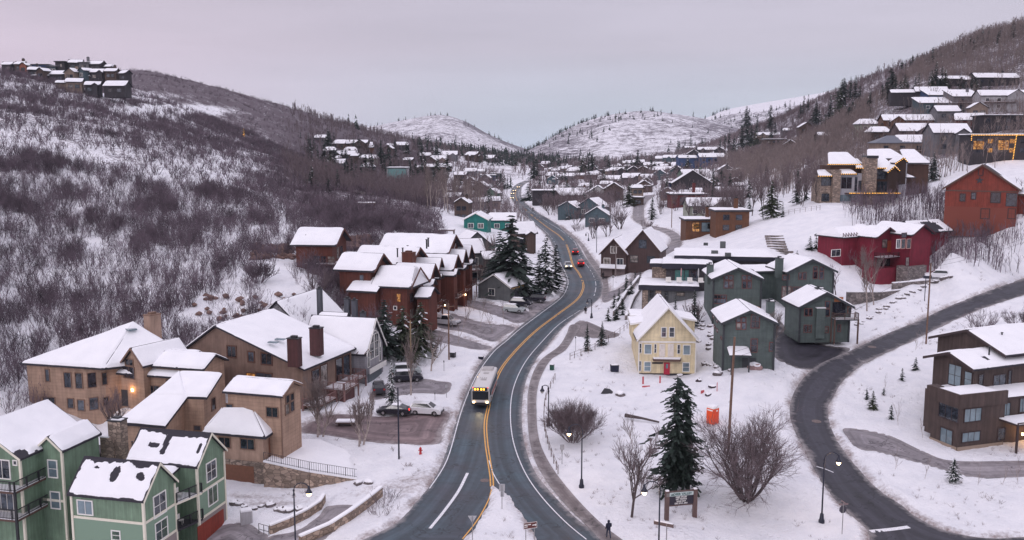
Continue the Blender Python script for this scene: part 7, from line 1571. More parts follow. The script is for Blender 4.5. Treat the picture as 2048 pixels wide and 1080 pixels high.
hh = [(10,137,26,7,0,'dark','gable','dark long house leftmost on the hilltop above the brush'),(35,136,24,5,0,'brown','gable','brown house second from the left on the hilltop'),(50,139,15,8,80,'orange','gable','rust orange gable end on the left hilltop'),(78,137,36,6,0,'blue','flat','long low navy house right of the rust orange gable'),(103,141,24,10,0,'slate','flat','slate house in the middle of the hilltop'),(118,131,11,7,0,'dark','flat','dark boxy turret on the hilltop skyline'),(146,133,32,5,10,'dark','gable','dark pitched roof on the skyline right of the turret'),(166,133,13,8,0,'grey','flat','grey block on the hilltop skyline'),(188,136,34,5,-8,'dark','gable','low dark roof on the skyline right of the grey block'),(214,141,20,5,0,'brown','hip','brown hipped roof near the right end of the skyline'),
 (62,148,28,5,20,'dark','gable','dark roof with angled snow in the second hilltop row'),(85,151,24,7,75,'brown','gable','brown gable in the second hilltop row'),(112,157,38,9,-5,'dark','gable','dark house with broad snowy roof in the second hilltop row'),(144,156,32,18,70,'tan','gable','tall tan house in the middle of the hilltop'),(168,150,20,10,60,'slate','gable','bluish gable right of the tall tan house'),(191,153,36,9,0,'dark','wing','long dark house with two gables right of the bluish gable'),(218,151,30,7,0,'brown','gable','brown house near the right end of the second hilltop row'),(245,155,22,8,-20,'dark','gable','last dark house on the right end of the hilltop'),
 (142,173,38,10,15,'tan','pair','beige gabled house in the lowest hilltop row'),(180,179,36,13,10,'dark','wing','dark timber house with deck in the lowest hilltop row'),(226,181,52,7,0,'dark','gable','long bluish black house with dark balconies at the edge of the hilltop'),(165,161,32,4,0,'brown','gable','snowy roof behind the beige gabled hilltop house'),(78,160,38,4,0,'dark','shed','lowest dark roof on the left of the hilltop')]
for a in hh: farhouse(a[0], a[1] + 2, a[2] * .82, a[3] * .6, *a[4:], Y=(400 if a[1] > 165 else (425 if a[1] > 145 else 455)))
# special middle houses
H, b = farhouse(1825, 311, 132, 19, -2, 'tan', 'hip', 'beige house under a wide metal hipped roof half covered in snow, with porch lamps', rise=.3, snow=False, roof=plain('metal_roof_blue', (.11, .12, .15), .45))
up_ = lambda Q: Q
r0 = b; c0 = b['c']; u0 = b['u']; v0 = b['v']; P_ = lambda a_, w_, z_: (*(c0 + u0 * a_ + v0 * w_), z_)
hl, hw = b['L'] / 2, b['W'] / 2; H.snow([[P_(-hl * .25, -hw * .9, b['ze'] + .35), P_(hl, -hw, b['ze'] + .25), P_(hl * .5, 0, b['ze'] + b['rise'] + .25), P_(-hl * .35, 0, b['ze'] + b['rise'] + .25)]], b['roof'], .5, .25, edge=.4)
for k in (.72, .9): n_, t_, p_ = H.face(b, 'L'); q = p_ + t_ * hl * k + n_ * .3; H.part('wall_lamp', MB().box((q[0], q[1], b['ze'] - .6), (.3, .3, .3)), BULB)
H, b = farhouse(2005, 322, 110, 44, -4, 'dark', 'flat', 'dark hillside house with glowing orange windows and golden fairy lights along its roof', lit=3, wins=4)
n_, t_, p_ = H.face(b, 'L'); L0 = b['L'] / 2; zt = b['ze'] + .3; P_ = lambda s_, z_: tuple(p_ + t_ * s_ + n_ * .7) + (z_,)
fairy(H, [P_(-L0, zt - 1.6), P_(-L0, zt), P_(L0, zt)], step=.5, r=.12); fairy(H, [P_(L0 * .45, zt), P_(L0 * .38, zt - 8.5)], step=.5, r=.12); H.win(b, 'L', (-L0 * .1, L0 * .25, b['ze'] - 4.4, b['ze'] - 1.4), TRIMD, lit=True, grid=(4, 2)); H.win(b, 'L', (-L0 * .9, -L0 * .55, b['ze'] - 4.2, b['ze'] - 1.6), TRIMD, lit=True, grid=(3, 2))
pl = bpy.data.lights.new('lamp_light', 'POINT'); pl.energy = 300; pl.color = (1, .5, .16); pl.shadow_soft_size = .5; po = bpy.data.objects.new('lamp_light', pl); COL.objects.link(po); po.parent = H.root; q = P_(0, zt - 2); po.location = (q[0] + n_[0] * 2 - H.o[0], q[1] + n_[1] * 2 - H.o[1], q[2] - H.o[2])
H, b = farhouse(1408, 472, 66, 27, 0, 'cedar', 'flat', 'flat roofed cedar house glowing amber through one large window', lit=0); n_, t_, p_ = H.face(b, 'L'); H.win(b, 'L', (-b['L'] * .32, -b['L'] * .12, b['ze'] - 3.2, b['ze'] - .6), TRIMD, lit=True, grid=(2, 1)); H.win(b, 'L', (-b['L'] * .05, b['L'] * .2, b['ze'] - 3.2, b['ze'] - .6), TRIMD, glass=GLASSB, grid=(2, 1))
H, b = farhouse(955, 460, 50, 17, 84, 'teal', 'gable', 'bright teal gabled house above the spruces left of the road', rise=.26, dep=1.1); H.rake(b, 'a', TRIMW, .3)
farhouse(1005, 462, 54, 12, 0, 'teal', 'gable', 'low teal wing with smooth snowy roof right of the teal gable')
farhouse(1046, 505, 46, 32, 24, 'brown', 'wing', 'big dark brown house with a steep snowy roof beside the road', rise=.6)
H, b = farhouse(794, 366, 38, 26, 0, 'pale', 'flat', 'pale house with a slanting green glass front on the left hillside'); n_, t_, p_ = H.face(b, 'L')
q = [p_ - t_ * b['L'] * .45 + n_ * .3, p_ + t_ * b['L'] * .45 + n_ * .3]; H.part('glass_front', MB().slab([(*q[0], b['ze'] - .3), (*q[1], b['ze'] - .3), (*(q[1] + n_ * 2.2), b['ze'] - 5.5), (*(q[0] + n_ * 2.2), b['ze'] - 5.5)], .1), plain('glass_teal', (.05, .16, .15), .08, spec=.9))
# dark wood duplex beside the lane
WD = siding('wall_umber', (.085, .048, .045), 'board', .45)
H = House('duplex', 'dark wood double gabled house with snowy canopy over its garage doors beside the lane', 'house', (32, 232, 6))
b = H.gable(34.2, 234.0, 72, 12, 9.4, 11.5, 5.4, 5, .5, WD, cell=.5, t=.3, seed=121); H.rake(b, 'a', TRIMB, .3); H.win(b, 'a', (-.9, .9, 12.6, 14.6), TRIMD); H.win(b, 'a', (-3, -1.2, 9.0, 10.6), TRIMD); H.win(b, 'a', (1.2, 3, 9.0, 10.6), TRIMD)
b = H.gable(27.0, 235.0, 72, 11, 7.4, 10.6, 4.0, 5, .5, WD, cell=.5, t=.3, seed=122); H.rake(b, 'a', TRIMB, .3); H.win(b, 'a', (-.7, .7, 11.2, 12.8), TRIMW); H.win(b, 'a', (-2.4, -.9, 8.2, 9.8), TRIMW); H.win(b, 'a', (.9, 2.4, 8.2, 9.8), TRIMW)
for s_ in (-2.9, .3): H.panel(b, 'a', (s_, s_ + 2.6, 5.2, 7.3), 'garage_door', plain('garage_mauve', (.20, .15, .15), .7), .06)
n_, t_, p_ = H.face(b, 'a'); H.part('canopy', MB().slab([(*(p_ - t_ * 3.2 + n_ * 1.6), 7.3), (*(p_ + t_ * 3.2 + n_ * 1.6), 7.3), (*(p_ + t_ * 3.2), 7.9), (*(p_ - t_ * 3.2), 7.9)], .15), TRIMB); H.part('snow_layer', MB().slab([(*(p_ - t_ * 3.2 + n_ * 1.7), 7.46), (*(p_ + t_ * 3.2 + n_ * 1.7), 7.46), (*(p_ + t_ * 3.2 + n_ * .1), 8.06), (*(p_ - t_ * 3.2 + n_ * .1), 8.06)], .28), SNOW)
# tiny roofs far across the valley floor
k = 0
for i in range(34):
    x = 1075 + 255 * (i + rnd.random()) / 34; y = 338 + rnd.uniform(-4, 14)
    farhouse(x, y, rnd.uniform(12, 22), rnd.uniform(4, 6), rnd.choice((0, 0, 15, -15, 80)), rnd.choice(('brown', 'mauve', 'grey', 'dark', 'tan')), rnd.choice(('gable', 'gable', 'hip', 'flat')), 'small snow roofed house scattered across the far valley floor', group='small houses across the far valley floor', wins=1)
pl_ = [(a, b_) for a, b_ in ((1188,432),(1197,450),(1196,405),(1228,402),(1138,408),(1088,411),(1276,412),(1264,368),(1384,390),(1380,413),(1392,362),(1222,369),(963,389),(986,402),(926,434),(955,460),(1005,462),(1046,500))]
for (x0, x1, y0, y1, n_h, lb, g_) in ((1095, 1480, 346, 402, 34, 'snow roofed house packed among trees in the middle of the town', 'houses packed in the middle of the town'), (905, 1012, 350, 425, 7, 'snowy gabled house among the trees left of the far road bend', 'houses left of the far road bend'), (620, 900, 296, 345, 12, 'snowy chalet tucked into the wooded left shoulder', 'chalets tucked into the left shoulder')):
    k = 0; tries = 0
    while k < n_h and tries < 900:
        tries += 1; x = rnd.uniform(x0, x1); y = rnd.uniform(y0, y1); q = onground(x, y)
        if float(interp(SD, q[0], q[1])) < 7 or any(abs(x - a) < 26 and abs(y - b_) < 9 for a, b_ in pl_): continue
        pl_.append((x, y)); k += 1
        farhouse(x, y, rnd.uniform(20, 34), rnd.uniform(6, 10), rnd.choice((0, 12, -14, 76, 84)), rnd.choice(('brown', 'mauve', 'grey', 'dark', 'tan', 'cedar', 'slate')), rnd.choice(('gable', 'wing', 'pair', 'hip')), lb, group=g_)
# wooden lookout platforms on the brushy slope
for (x, y, w_, lb) in ((733, 420, 5.5, 'snowy timber platform on stilts in the dense brush of the left slope'), (893, 476, 4.6, 'flat snowy wooden shelter above the condominium roofs')):
    p = gp(x, y); o = empty('platform', tuple(p)); tag(o, lb, 'platform'); H_ = p
    build('deck', MB().box((0, 0, 2.2), (w_, 3.4, .3)), TRIMB, o); build('snow_layer', MB().box((0, 0, 2.45), (w_ - .2, 3.2, .22)), SNOW, o)
    for sx in (-1, 1):
        for sy in (-1, 1): build('post', MB().box((sx * w_ * .45, sy * 1.5, .8), (.25, .25, 2.8)), TRIMB, o)
# ------------------------------------------------------------------ street furniture, vehicles, people
POLE = plain('lamp_post_black', (.012, .014, .03), .4)
def lamp(px, py, top, side, label, lit=True, scale=1.):
    """gooseneck street lamp; side -1 arm to the left, +1 to the right in the picture"""
    p = gp(px, py); h = (py - top) * p[1] / F * 1.03; o = empty('street_lamp', tuple(p)); tag(o, label, 'street lamp')
    build('base', MB().lathe([(.30, -.2), (.30, .25), (.22, .4), (.18, .9), (.10, 1.0)], n=12), POLE, o, smooth=True)
    R_ = .75 * scale; zt = h - R_; pts = [(0, 0, .9), (0, 0, zt)] + [(side * R_ * (1 - math.cos(a)), 0, zt + R_ * math.sin(a)) for a in np.linspace(.2, math.pi * .86, 9)]
    build('pole', MB().tube(pts, [.085, .065] + [.05] * 9, 9).tube([(0, 0, zt - .5), (0, 0, zt - .3)], .11, 9).tube([(0, 0, zt - .05), (0, 0, zt + .1)], .10, 9), POLE, o, smooth=True)
    e_ = pts[-1]; c = (e_[0], 0, e_[2] - .25)
    hd = build('lamp_head', MB().lathe([(.06, .42), (.10, .30), (.12, .10), (.17, .02), (.30, -.22), (.33, -.28), (.10, -.27)], c, 12), POLE, o, smooth=True)
    build('bulb', MB().lathe([(.20, -.26), (.23, -.38), (.19, -.52), (.08, -.62)], c, 12), BULB if lit else plain('lamp_glass', (.5, .48, .45), .3), hd, smooth=True)
    if lit:
        pl = bpy.data.lights.new('lamp_light', 'POINT'); pl.energy = 90; pl.color = (1, .62, .3); pl.shadow_soft_size = .15; po = bpy.data.objects.new('lamp_light', pl); COL.objects.link(po); po.parent = o; po.location = (c[0], 0, c[2] - 1.0)
    return o
lamp(1163, 975, 843, -1, 'lit black street lamp arching left over the snow inside the road bend'); lamp(1643, 1045, 897, 1, 'lit black street lamp arching over the edge of the side road, lower right')
lamp(592, 1118, 956, 1, 'lit black street lamp rising from below the frame near the retaining walls'); lamp(1317, 1112, 953, -1, 'lit black street lamp directly left of the resort sign')
for a in ((1097, 852, 768, -1, 'unlit bell shaped lamp on the fence line beside the big bush'), (1183, 636, 597, -1, 'unlit small street lamp beside the walker at the road bend'), (1212, 540, 520, -1, 'small dark lamp post on the snow below the wooden duplex'), (1177, 482, 466, -1, 'little lamp post beside the uphill footway')): lamp(*a, lit=False, scale=.6)
def upole(px, py, top, label, arms=0, mat=None, r=.14, lean=0.):
    p = gp(px, py); h = (py - top) * p[1] / F * 1.03; o = empty('utility_pole', tuple(p)); tag(o, label, 'utility pole')
    build('pole', MB().tube([(0, 0, -.5), (lean * .5, 0, h * .5), (lean, 0, h)], [r, r * .9, r * .75], 10), mat or WOODP, o)
    for k in range(arms): build('crossarm', MB().box((lean, -.12, h - .5 - k * .9), (2.0, .12, .14)), mat or WOODP, o)
    if arms: build('insulator', MB().box((lean - .8, -.12, h - .35), (.1, .1, .16)).box((lean + .8, -.12, h - .35), (.1, .1, .16)), BLACK, o)
    return o
upole(1456, 905, 668, 'tall reddish wooden pole rising through the big leafless willow', r=.17, lean=.35); upole(1852, 688, 526, 'tall wooden pole on the uphill side of the side road'); upole(898, 719, 606, 'dark wooden utility pole beside the condominium driveways', 1)
upole(822, 738, 640, 'stubby pale wooden pole among the trees left of the road', mat=plain('pole_pale', (.32, .23, .13), .9)); upole(798, 918, 770, 'thin dark metal pole at the edge of the brick lot', mat=POLE, r=.11); upole(1231, 553, 490, 'pale utility pole in front of the wooden duplex', 1, mat=plain('pole_grey', (.22, .18, .17), .9)); upole(1193, 505, 430, 'dark pole left of the wooden duplex', 0, mat=POLE, r=.1)
upole(1343, 455, 400, 'wooden pole beside the lane bend', 1)
p = gp(1849, 602); o = empty('yard_lamp', tuple(p)); tag(o, 'black yard lamp with snow cap beside the crimson house wall', 'lamp'); build('pole', MB().tube([(0, 0, -.3), (0, 0, 4.6)], .08, 8), POLE, o); build('lamp_head', MB().box((0, 0, 4.8), (1.0, .7, .5)), POLE, o); build('snow_cap', MB().box((.2, 0, 5.13), (.7, .6, .16)), SNOW, o)
# wires
def wire(a, b_, sag, label, r=.03):
    pts = [Vector(a).lerp(Vector(b_), t) - Vector((0, 0, sag * 4 * t * (1 - t))) for t in np.linspace(0, 1, 14)]
    mb = MB().tube(pts, r, 4); o = build('power_line', mb, BLACK); tag(o, label, 'cable')
t1_ = gp(1456, 905); t2_ = gp(1852, 688); t3_ = gp(2140, 560)
for k in (0, .7): wire((t1_[0] + .3, t1_[1], t1_[2] + 12.4 - k), (t2_[0], t2_[1], t2_[2] + 13.6 - k), 1.2, ('upper' if k == 0 else 'lower') + ' power line between the two wooden poles over the side road', .018); wire((t2_[0], t2_[1], t2_[2] + 13.6 - k), (t3_[0], t3_[1], t3_[2] + 12 - k), 1.0, ('upper' if k == 0 else 'lower') + ' power line leaving the uphill pole to the right', .018)
# ---- cars
CW = plain('car_glass', (.015, .018, .022), .08, spec=.9)
def carpaint(n, c, r=.28): 
    if n in MATS: return MATS[n]
    m, nt, b = nmat(n); b.inputs['Base Color'].default_value = (*c, 1); b.inputs['Roughness'].default_value = r; b.inputs['Coat Weight'].default_value = .5; return m
def car(x, y, yaw, paint, label, kind='suv', lights=False, snow=.6, z=None, group=None, tail=False):
    L, W, hh = dict(suv=(4.6, 1.85, 1.68), sedan=(4.6, 1.8, 1.42), pickup=(5.7, 1.95, 1.88))[kind]; z = max(gz(x, y), float(interp(ZB, x, y))) if z is None else z
    o = empty('car', (x, y, z + .02), R(yaw)); tag(o, label, 'car', group)
    # body side profile (x forward), symmetric loft across y
    if kind == 'pickup': low = [(-L/2, .55), (-L/2, 1.05), (-.55, 1.08), (1.0, 1.10), (L/2 - .25, 1.05), (L/2, .85), (L/2, .45)]; cab = [(-.65, 1.08), (-.5, hh - .03), (.75, hh), (1.45, 1.10)]
    elif kind == 'sedan': low = [(-L/2, .5), (-L/2 + .05, .98), (-1.5, 1.02), (1.0, .96), (L/2 - .3, .80), (L/2, .6), (L/2, .35)]; cab = [(-1.7, 1.0), (-1.0, hh - .04), (.35, hh), (1.15, .96)]
    else: low = [(-L/2, .5), (-L/2, 1.05), (-2.0, 1.12), (1.1, 1.06), (L/2 - .3, .95), (L/2, .72), (L/2, .4)]; cab = [(-2.15, 1.10), (-1.85, hh - .08), (-.6, hh), (.45, hh - .04), (1.25, 1.06)]
    def loft(prof, base, sec):
        """profile extruded across width with tumblehome: list of (y, inset scale)"""
        mb = MB(); n = len(prof) + len(base); vs = []
        for yy_, ins in sec:
            for (px_, pz_) in prof + base: vs.append((px_ * (1 - ins * .02), yy_, pz_ - ins * .04))
        fs = []
        for k in range(len(sec) - 1):
            for i in range(n): fs.append((k * n + i, k * n + (i + 1) % n, (k + 1) * n + (i + 1) % n, (k + 1) * n + i))
        fs += [tuple(range(n))[::-1], tuple(range((len(sec) - 1) * n, len(sec) * n))]; return mb.add(vs, fs)
    w = W / 2; zb_ = .32; ax = L * .30
    arch = lambda cx: [(cx + .42 * math.cos(a), .34 + .42 * math.sin(a)) for a in np.linspace(.0, math.pi, 7)]
    base = [(L/2 - .05, zb_)] + arch(ax) + arch(-ax) + [(-L/2 + .05, zb_)]
    build('body', loft(low, base, [(-w, 1.5), (-w * .93, 0), (w * .93, 0), (w, 1.5)]), paint, o)
    mb = MB(); cw0, cw1 = w * .95, w * .72; zc = cab[0][1]; vs = []
    for s_ in (-1, 1):
        for (px_, pz_) in cab: f = (pz_ - zc) / (hh - zc); vs.append((px_, s_ * (cw0 + (cw1 - cw0) * max(f, 0)), pz_))
    n = len(cab); mb.add(vs, [tuple(range(n))[::-1], tuple(range(n, 2 * n))] + [(i, i + 1, n + i + 1, n + i) for i in range(n - 1)]); cb = build('cabin', mb, paint, o)
    # glass panels proud of the cabin
    gl = MB(); 
    def inset(P4, k=.10, out=.012):
        P4 = [Vector(q) for q in P4]; c = sum(P4, Vector()) / len(P4); nn = (P4[1] - P4[0]).cross(P4[2] - P4[0]).normalized(); 
        if nn.dot(c - Vector((0, 0, .8))) < 0: nn = -nn
        return [tuple(q.lerp(c, k) + nn * out) for q in P4]
    gl.add(inset([vs[0], vs[1], vs[n + 1], vs[n]]), [(0, 1, 2, 3)]); gl.add(inset([vs[n - 2], vs[n - 1], vs[2 * n - 1], vs[2 * n - 2]]), [(0, 1, 2, 3)])
    for s_ in (0, n):
        q = [vs[s_ + i] for i in range(n)]; c0_ = [Vector(x_) for x_ in q]
        gl.add(inset(c0_, .13), [tuple(range(n))])
    g_ = build('windows', gl, CW, o)
    for sx in (-1, 1):
        for sy in (-1, 1):
            wmb = MB(); c = (sx * ax, sy * (w - .10), .34); vs_ = [];
            wmb.tube([(c[0], c[1] - .11, c[2]), (c[0], c[1] + .11, c[2])], .34, 14); wh = build('wheel', wmb, TYRE, o)
            build('rim', MB().tube([(c[0], c[1] + sy * .08, c[2]), (c[0], c[1] + sy * .125, c[2])], .20, 10), CHROME, wh)
    hl = BULB if lights else plain('lamp_clear', (.6, .6, .62), .2); tlm = glow('tail_lamp_on', (1, .03, .02), 2.5) if tail else plain('tail_lamp', (.35, .01, .01), .3)
    for sy in (-1, 1):
        build('headlight', MB().box((L/2 - .02, sy * w * .72, .76), (.12, .36, .16)), hl, o); build('tail_light', MB().box((-L/2 + .01, sy * w * .78, .95), (.10, .26, .24)), tlm, o)
    build('bumper', MB().box((L/2 + .01, 0, .48), (.14, W * .86, .22)).box((-L/2 - .01, 0, .52), (.14, W * .86, .22)), BLACK, o)
    if snow > 0 and kind != 'x': 
        t1 = cab[1 if kind != 'suv' else 1]; t2 = cab[-2]; build('snow_cap', MB().box(((t1[0] + t2[0]) / 2, 0, hh + .02), ((t2[0] - t1[0]) * .92, W * .62, .09), taper=.93), SNOW, cb)
    if kind == 'pickup': build('bed', MB().box((-1.75, 0, 1.10), (1.9, W * .72, .05)), BLACK, o)
    return o
def carpx(px, py, yaw, *a, **k): p = gp(px, py); return car(p[0], p[1] + .5, yaw, *a, **k)
CWH = carpaint('paint_car_white', (.70, .70, .72)); CBK = carpaint('paint_car_black', (.012, .012, .022)); CSV = carpaint('paint_car_silver', (.38, .42, .42)); CRD = carpaint('paint_car_red', (.42, .01, .02)); CBL = carpaint('paint_car_blue', (.02, .06, .09)); CMR = carpaint('paint_car_maroon', (.20, .01, .02))
carpx(852, 832, -10, CWH, 'white compact suv parked at the road end of the brick lot', 'suv', snow=0); carpx(788, 833, 172, CBK, 'black sedan with red tail lights parked next to the white suv', 'sedan', tail=True)
carpx(891, 652, -24, carpaint('paint_car_offwhite', (.55, .55, .57)), 'off white pickup truck parked below the condominium', 'pickup', snow=.5); carpx(1028, 627, -16, CSV, 'silver green hatchback parked nearest the road at the condominiums', 'suv'); carpx(1042, 613, -16, CBK, 'dark suv with snowy roof behind the silver hatchback', 'suv'); carpx(1070, 605, 170, CBK, 'black car parked beside the blue one under the spruces', 'suv', snow=0); carpx(1073, 596, -80, CBL, 'dark blue car parked nose out under the spruces', 'suv')
carpx(757, 788, 100, CBK, 'black car half hidden behind the small snowy spruce', 'suv', snow=0); carpx(815, 765, 10, CBK, 'dark car nearer of the two in the grey lot behind the trees', 'suv'); carpx(812, 750, 10, CSV, 'snow covered car further of the two in the grey lot', 'suv')
carpx(1876, 560, 160, CWH, 'car buried in snow beside the stone terrace', 'suv')
def roadcar(px, py, px2, py2, *a, **k):
    p = onground(px, py); q = onground(px2, py2); return car(p[0], p[1], math.degrees(math.atan2(q[1] - p[1], q[0] - p[0])), *a, z=p[2] + .01, **k)
roadcar(1136, 536, 1143, 550, CSV, 'silver suv with headlights on, coming down the main road', 'suv', lights=True, snow=0); roadcar(1161, 531, 1155, 515, CRD, 'bright red suv driving up the road, nearer of two', 'suv', snow=0, tail=True); roadcar(1150, 508, 1143, 494, CMR, 'dark red suv ahead of the bright red one', 'suv', snow=0, tail=True)
for (x, y, x2, y2, lb) in ((1017, 398, 1022, 410, 'car with headlights on, nearest of the queue on the far bend'), (1018, 389, 1017, 396, 'second car of the queue of headlights on the far bend'), (1022, 383, 1019, 388, 'third car of the queue of headlights on the far bend'), (1030, 376, 1025, 380, 'last car of the queue of headlights on the far bend')):
    p = onground(x + 7, y); q = onground(x2 + 7, y2); car(p[0], p[1], math.degrees(math.atan2(q[1] - p[1], q[0] - p[0])), CSV, lb, 'suv', lights=True, snow=0, z=p[2] + .01, group='cars queueing on the far bend')
# ---- bus
BW = carpaint('paint_bus_white', (.60, .58, .56), .4)
f_ = onground(961, 818); r_ = onground(985, 752); d_ = np.array(f_[:2]) - np.array(r_[:2]); yw_ = math.atan2(d_[1], d_[0]); dv_ = d_ / np.linalg.norm(d_)
bc = np.array(f_[:2]) - dv_ * 6.0; bus = empty('bus', (bc[0], bc[1], float(interp(ZB, *bc)) + .02), yw_); tag(bus, 'white city bus with glowing amber destination display driving towards the viewer', 'bus')
L_, W_, h_ = 12.0, 2.55, 3.05; rb = .12
sec = [(-W_/2, .35), (-W_/2, h_ - .3), (-W_/2 + .08, h_ - .1), (-W_/2 + .3, h_), (W_/2 - .3, h_), (W_/2 - .08, h_ - .1), (W_/2, h_ - .3), (W_/2, .35)]; vs = []
for x_, k in ((-L_/2, .97), (-L_/2 + .12, 1), (L_/2 - .12, 1), (L_/2, .97)): vs += [(x_, y_ * k, .35 + (z_ - .35) * (.985 if k < 1 else 1)) for y_, z_ in sec]
n = 8; fs = [(i + k * n, (i + 1) % n + k * n, (i + 1) % n + (k + 1) * n, i + (k + 1) * n) for k in range(3) for i in range(n)] + [tuple(range(n)), tuple(range(3 * n, 4 * n))[::-1]]
bd = build('body', MB().add(vs, fs), BW, bus)
build('windscreen', MB().box((L_/2 + .01, 0, 1.75), (.05, W_ * .90, 1.25)), CW, bus); build('bumper', MB().box((L_/2 + .05, 0, .55), (.2, W_ * .98, .38)).box((-L_/2 - .03, 0, .55), (.15, W_ * .98, .38)), BLACK, bus)
ds = build('destination_sign', MB().box((L_/2 + .02, 0, 2.66), (.06, W_ * .78, .42)), BLACK, bus); mb = MB()
for k, w_ in enumerate((.26, .18, .26, .18)): mb.box((L_/2 + .06, -.75 + k * .38 + (.12 if k > 1 else 0), 2.66), (.02, w_, .24))
build('display_text', mb, glow('amber_display', (1, .42, .04), 5), ds)
for sy in (-1, 1):
    wn_ = build('side_windows', MB().box((.1, sy * (W_/2 + .005), 1.95), (L_ - 1.4, .03, .95)), CW, bus); build('stripe', MB().box((-1, sy * (W_/2 + .006), 1.05), (L_ * .6, .03, .35)), plain('bus_stripe', (.35, .06, .04), .5), bus)
    build('headlight', MB().box((L_/2 + .12, sy * .95, .78), (.08, .32, .2)), BULB, bus); build('mirror', MB().tube([(L_/2 - .05, sy * W_/2 * .96, 2.6), (L_/2 + .25, sy * (W_/2 + .22), 2.55)], .04, 5).box((L_/2 + .25, sy * (W_/2 + .24), 2.2), (.14, .12, .5)), BLACK, bus)
    build('marker_light', MB().box((L_/2 + .04, sy * 1.05, 2.9), (.05, .12, .08)), glow('tail_lamp_on', (1, .03, .02), 2.5), bus)
    for x_ in (L_/2 - 2.6, -L_/2 + 2.9):
        w_ = build('wheel', MB().tube([(x_, sy * (W_/2 - .28), .48), (x_, sy * (W_/2 + .02), .48)], .48, 16), TYRE, bus); build('rim', MB().tube([(x_, sy * (W_/2), .48), (x_, sy * (W_/2 + .04), .48)], .26, 12), CHROME, w_)
build('roof_unit', MB().box((-L_/2 + 1.6, 0, h_ + .1), (2.2, 1.7, .22), taper=.9), plain('bus_unit', (.40, .38, .37), .6), bus); build('roof_hatch', MB().box((2.0, 0, h_ + .03), (.8, .8, .08)).box((-1.8, 0, h_ + .03), (.8, .8, .08)), plain('bus_unit', (.40, .38, .37), .6), bus)
for sx, sy in ((0, .35), (0, .05), (0, -.3), (.0, -.6)): build('roof_number', MB().box((1.0, sy, h_ + .012), (.55, .1, .02)), plain('faded_print', (.30, .28, .27), .6), bus)
pl = bpy.data.lights.new('headlamp_light', 'SPOT'); pl.energy = 120; pl.color = (1, .8, .5); pl.spot_size = R(70); pl.spot_blend = .8; po = bpy.data.objects.new('headlamp_light', pl); COL.objects.link(po); po.parent = bus; po.location = (L_/2 + .4, 0, .9); po.rotation_euler = (0, R(-72), 0)
# ---- people: one skinned figure each
def person(px, py, yaw, label, coat, legs, hgt=1.76, stride=.28, P=None, skin=(.45, .28, .22), hood=True):
    p = gp(px, py) if P is None else P; z0 = max(p[2], float(interp(ZB, p[0], p[1])) + .02)
    V = [(0, 0, .95), (0, 0, 1.15), (0, 0, 1.38), (0, 0, 1.50), (0.02, 0, 1.60), (.02, 0, 1.70),
         (.0, .10, .90), (stride * .5, .11, .50), (stride * .55, .11, .09), (stride * .55 + .18, .12, .05), (0, -.10, .90), (-stride * .2, -.11, .50), (-stride * .9, -.11, .12), (-stride * .9 + .17, -.12, .06),
         (0, .20, 1.40), (-.06, .27, 1.14), (.10, .24, .92), (.15, .22, .84), (0, -.20, 1.40), (.02, -.27, 1.14), (.20, -.22, 1.02), (.26, -.20, .97)]
    E_ = [(0, 1), (1, 2), (2, 3), (3, 4), (4, 5), (0, 6), (6, 7), (7, 8), (8, 9), (0, 10), (10, 11), (11, 12), (12, 13), (2, 14), (14, 15), (15, 16), (16, 17), (2, 18), (18, 19), (19, 20), (20, 21)]
    rad = [.16, .165, .17, .065, .10, .075, .10, .07, .05, .045, .10, .07, .05, .045, .085, .065, .05, .04, .085, .065, .05, .04]
    me = bpy.data.meshes.new('person'); me.from_pydata(V, E_, []); o = bpy.data.objects.new('person_tmp', me); COL.objects.link(o); m = o.modifiers.new('s', 'SKIN')
    for i, sv in enumerate(me.skin_vertices[0].data): sv.radius = (rad[i],) * 2; sv.use_root = (i == 0)
    ss = o.modifiers.new('u', 'SUBSURF'); ss.levels = 2; dg = bpy.context.evaluated_depsgraph_get(); nm = bpy.data.meshes.new_from_object(o.evaluated_get(dg)); bpy.data.objects.remove(o)
    nm.name = 'person'; nm.materials.clear()
    for mt in (coat, legs, plain('skin', skin, .6), BLACK): nm.materials.append(mt)
    for q in nm.polygons:
        c = q.center; q.use_smooth = True
        q.material_index = 3 if c.z < .12 else (1 if c.z < .86 and abs(c.y) < .2 else (2 if (c.z > 1.53 and c.x > .06) else 0))
        if c.z < .90 and abs(c.y) > .19: q.material_index = 2
    ob = bpy.data.objects.new('person', nm); COL.objects.link(ob); ob.location = (p[0], p[1], z0); ob.rotation_euler = (0, 0, R(yaw)); s_ = hgt / 1.76; ob.scale = (s_,) * 3; tag(ob, label, 'person')
    build('hood' if hood else 'hair', MB().lathe([(.06, -.10), (.125, -.05), (.13, .04), (.10, .11), (.04, .14)], (-.01, 0, 1.64), 10), coat if hood else plain('hair_dark', (.03, .02, .02), .8), ob, smooth=True)
    return ob
NVY = plain('coat_navy', (.012, .014, .035), .8); JEAN = plain('trousers_navy', (.02, .028, .06), .85); BKC = plain('coat_black', (.012, .01, .012), .85)
sp = onground(1217, 1077); person(0, 0, 105, 'person in dark hooded coat walking up the footway in the foreground', NVY, JEAN, 1.85, P=Vector(sp))
sp = onground(1206, 559); person(0, 0, 80, 'person in black standing on the footway at the top of the bend', BKC, BKC, 1.85, P=Vector(sp)); sp = onground(1171, 631); person(0, 0, -100, 'person in black walking down beside the small unlit lamp', BKC, plain('trousers_brown', (.08, .04, .035), .85), 1.85, P=Vector(sp)); sp = onground(1066, 423); person(0, 0, 90, 'tiny dark figure on the footway beside the far road bend', BKC, BKC, 1.85, P=Vector(sp))
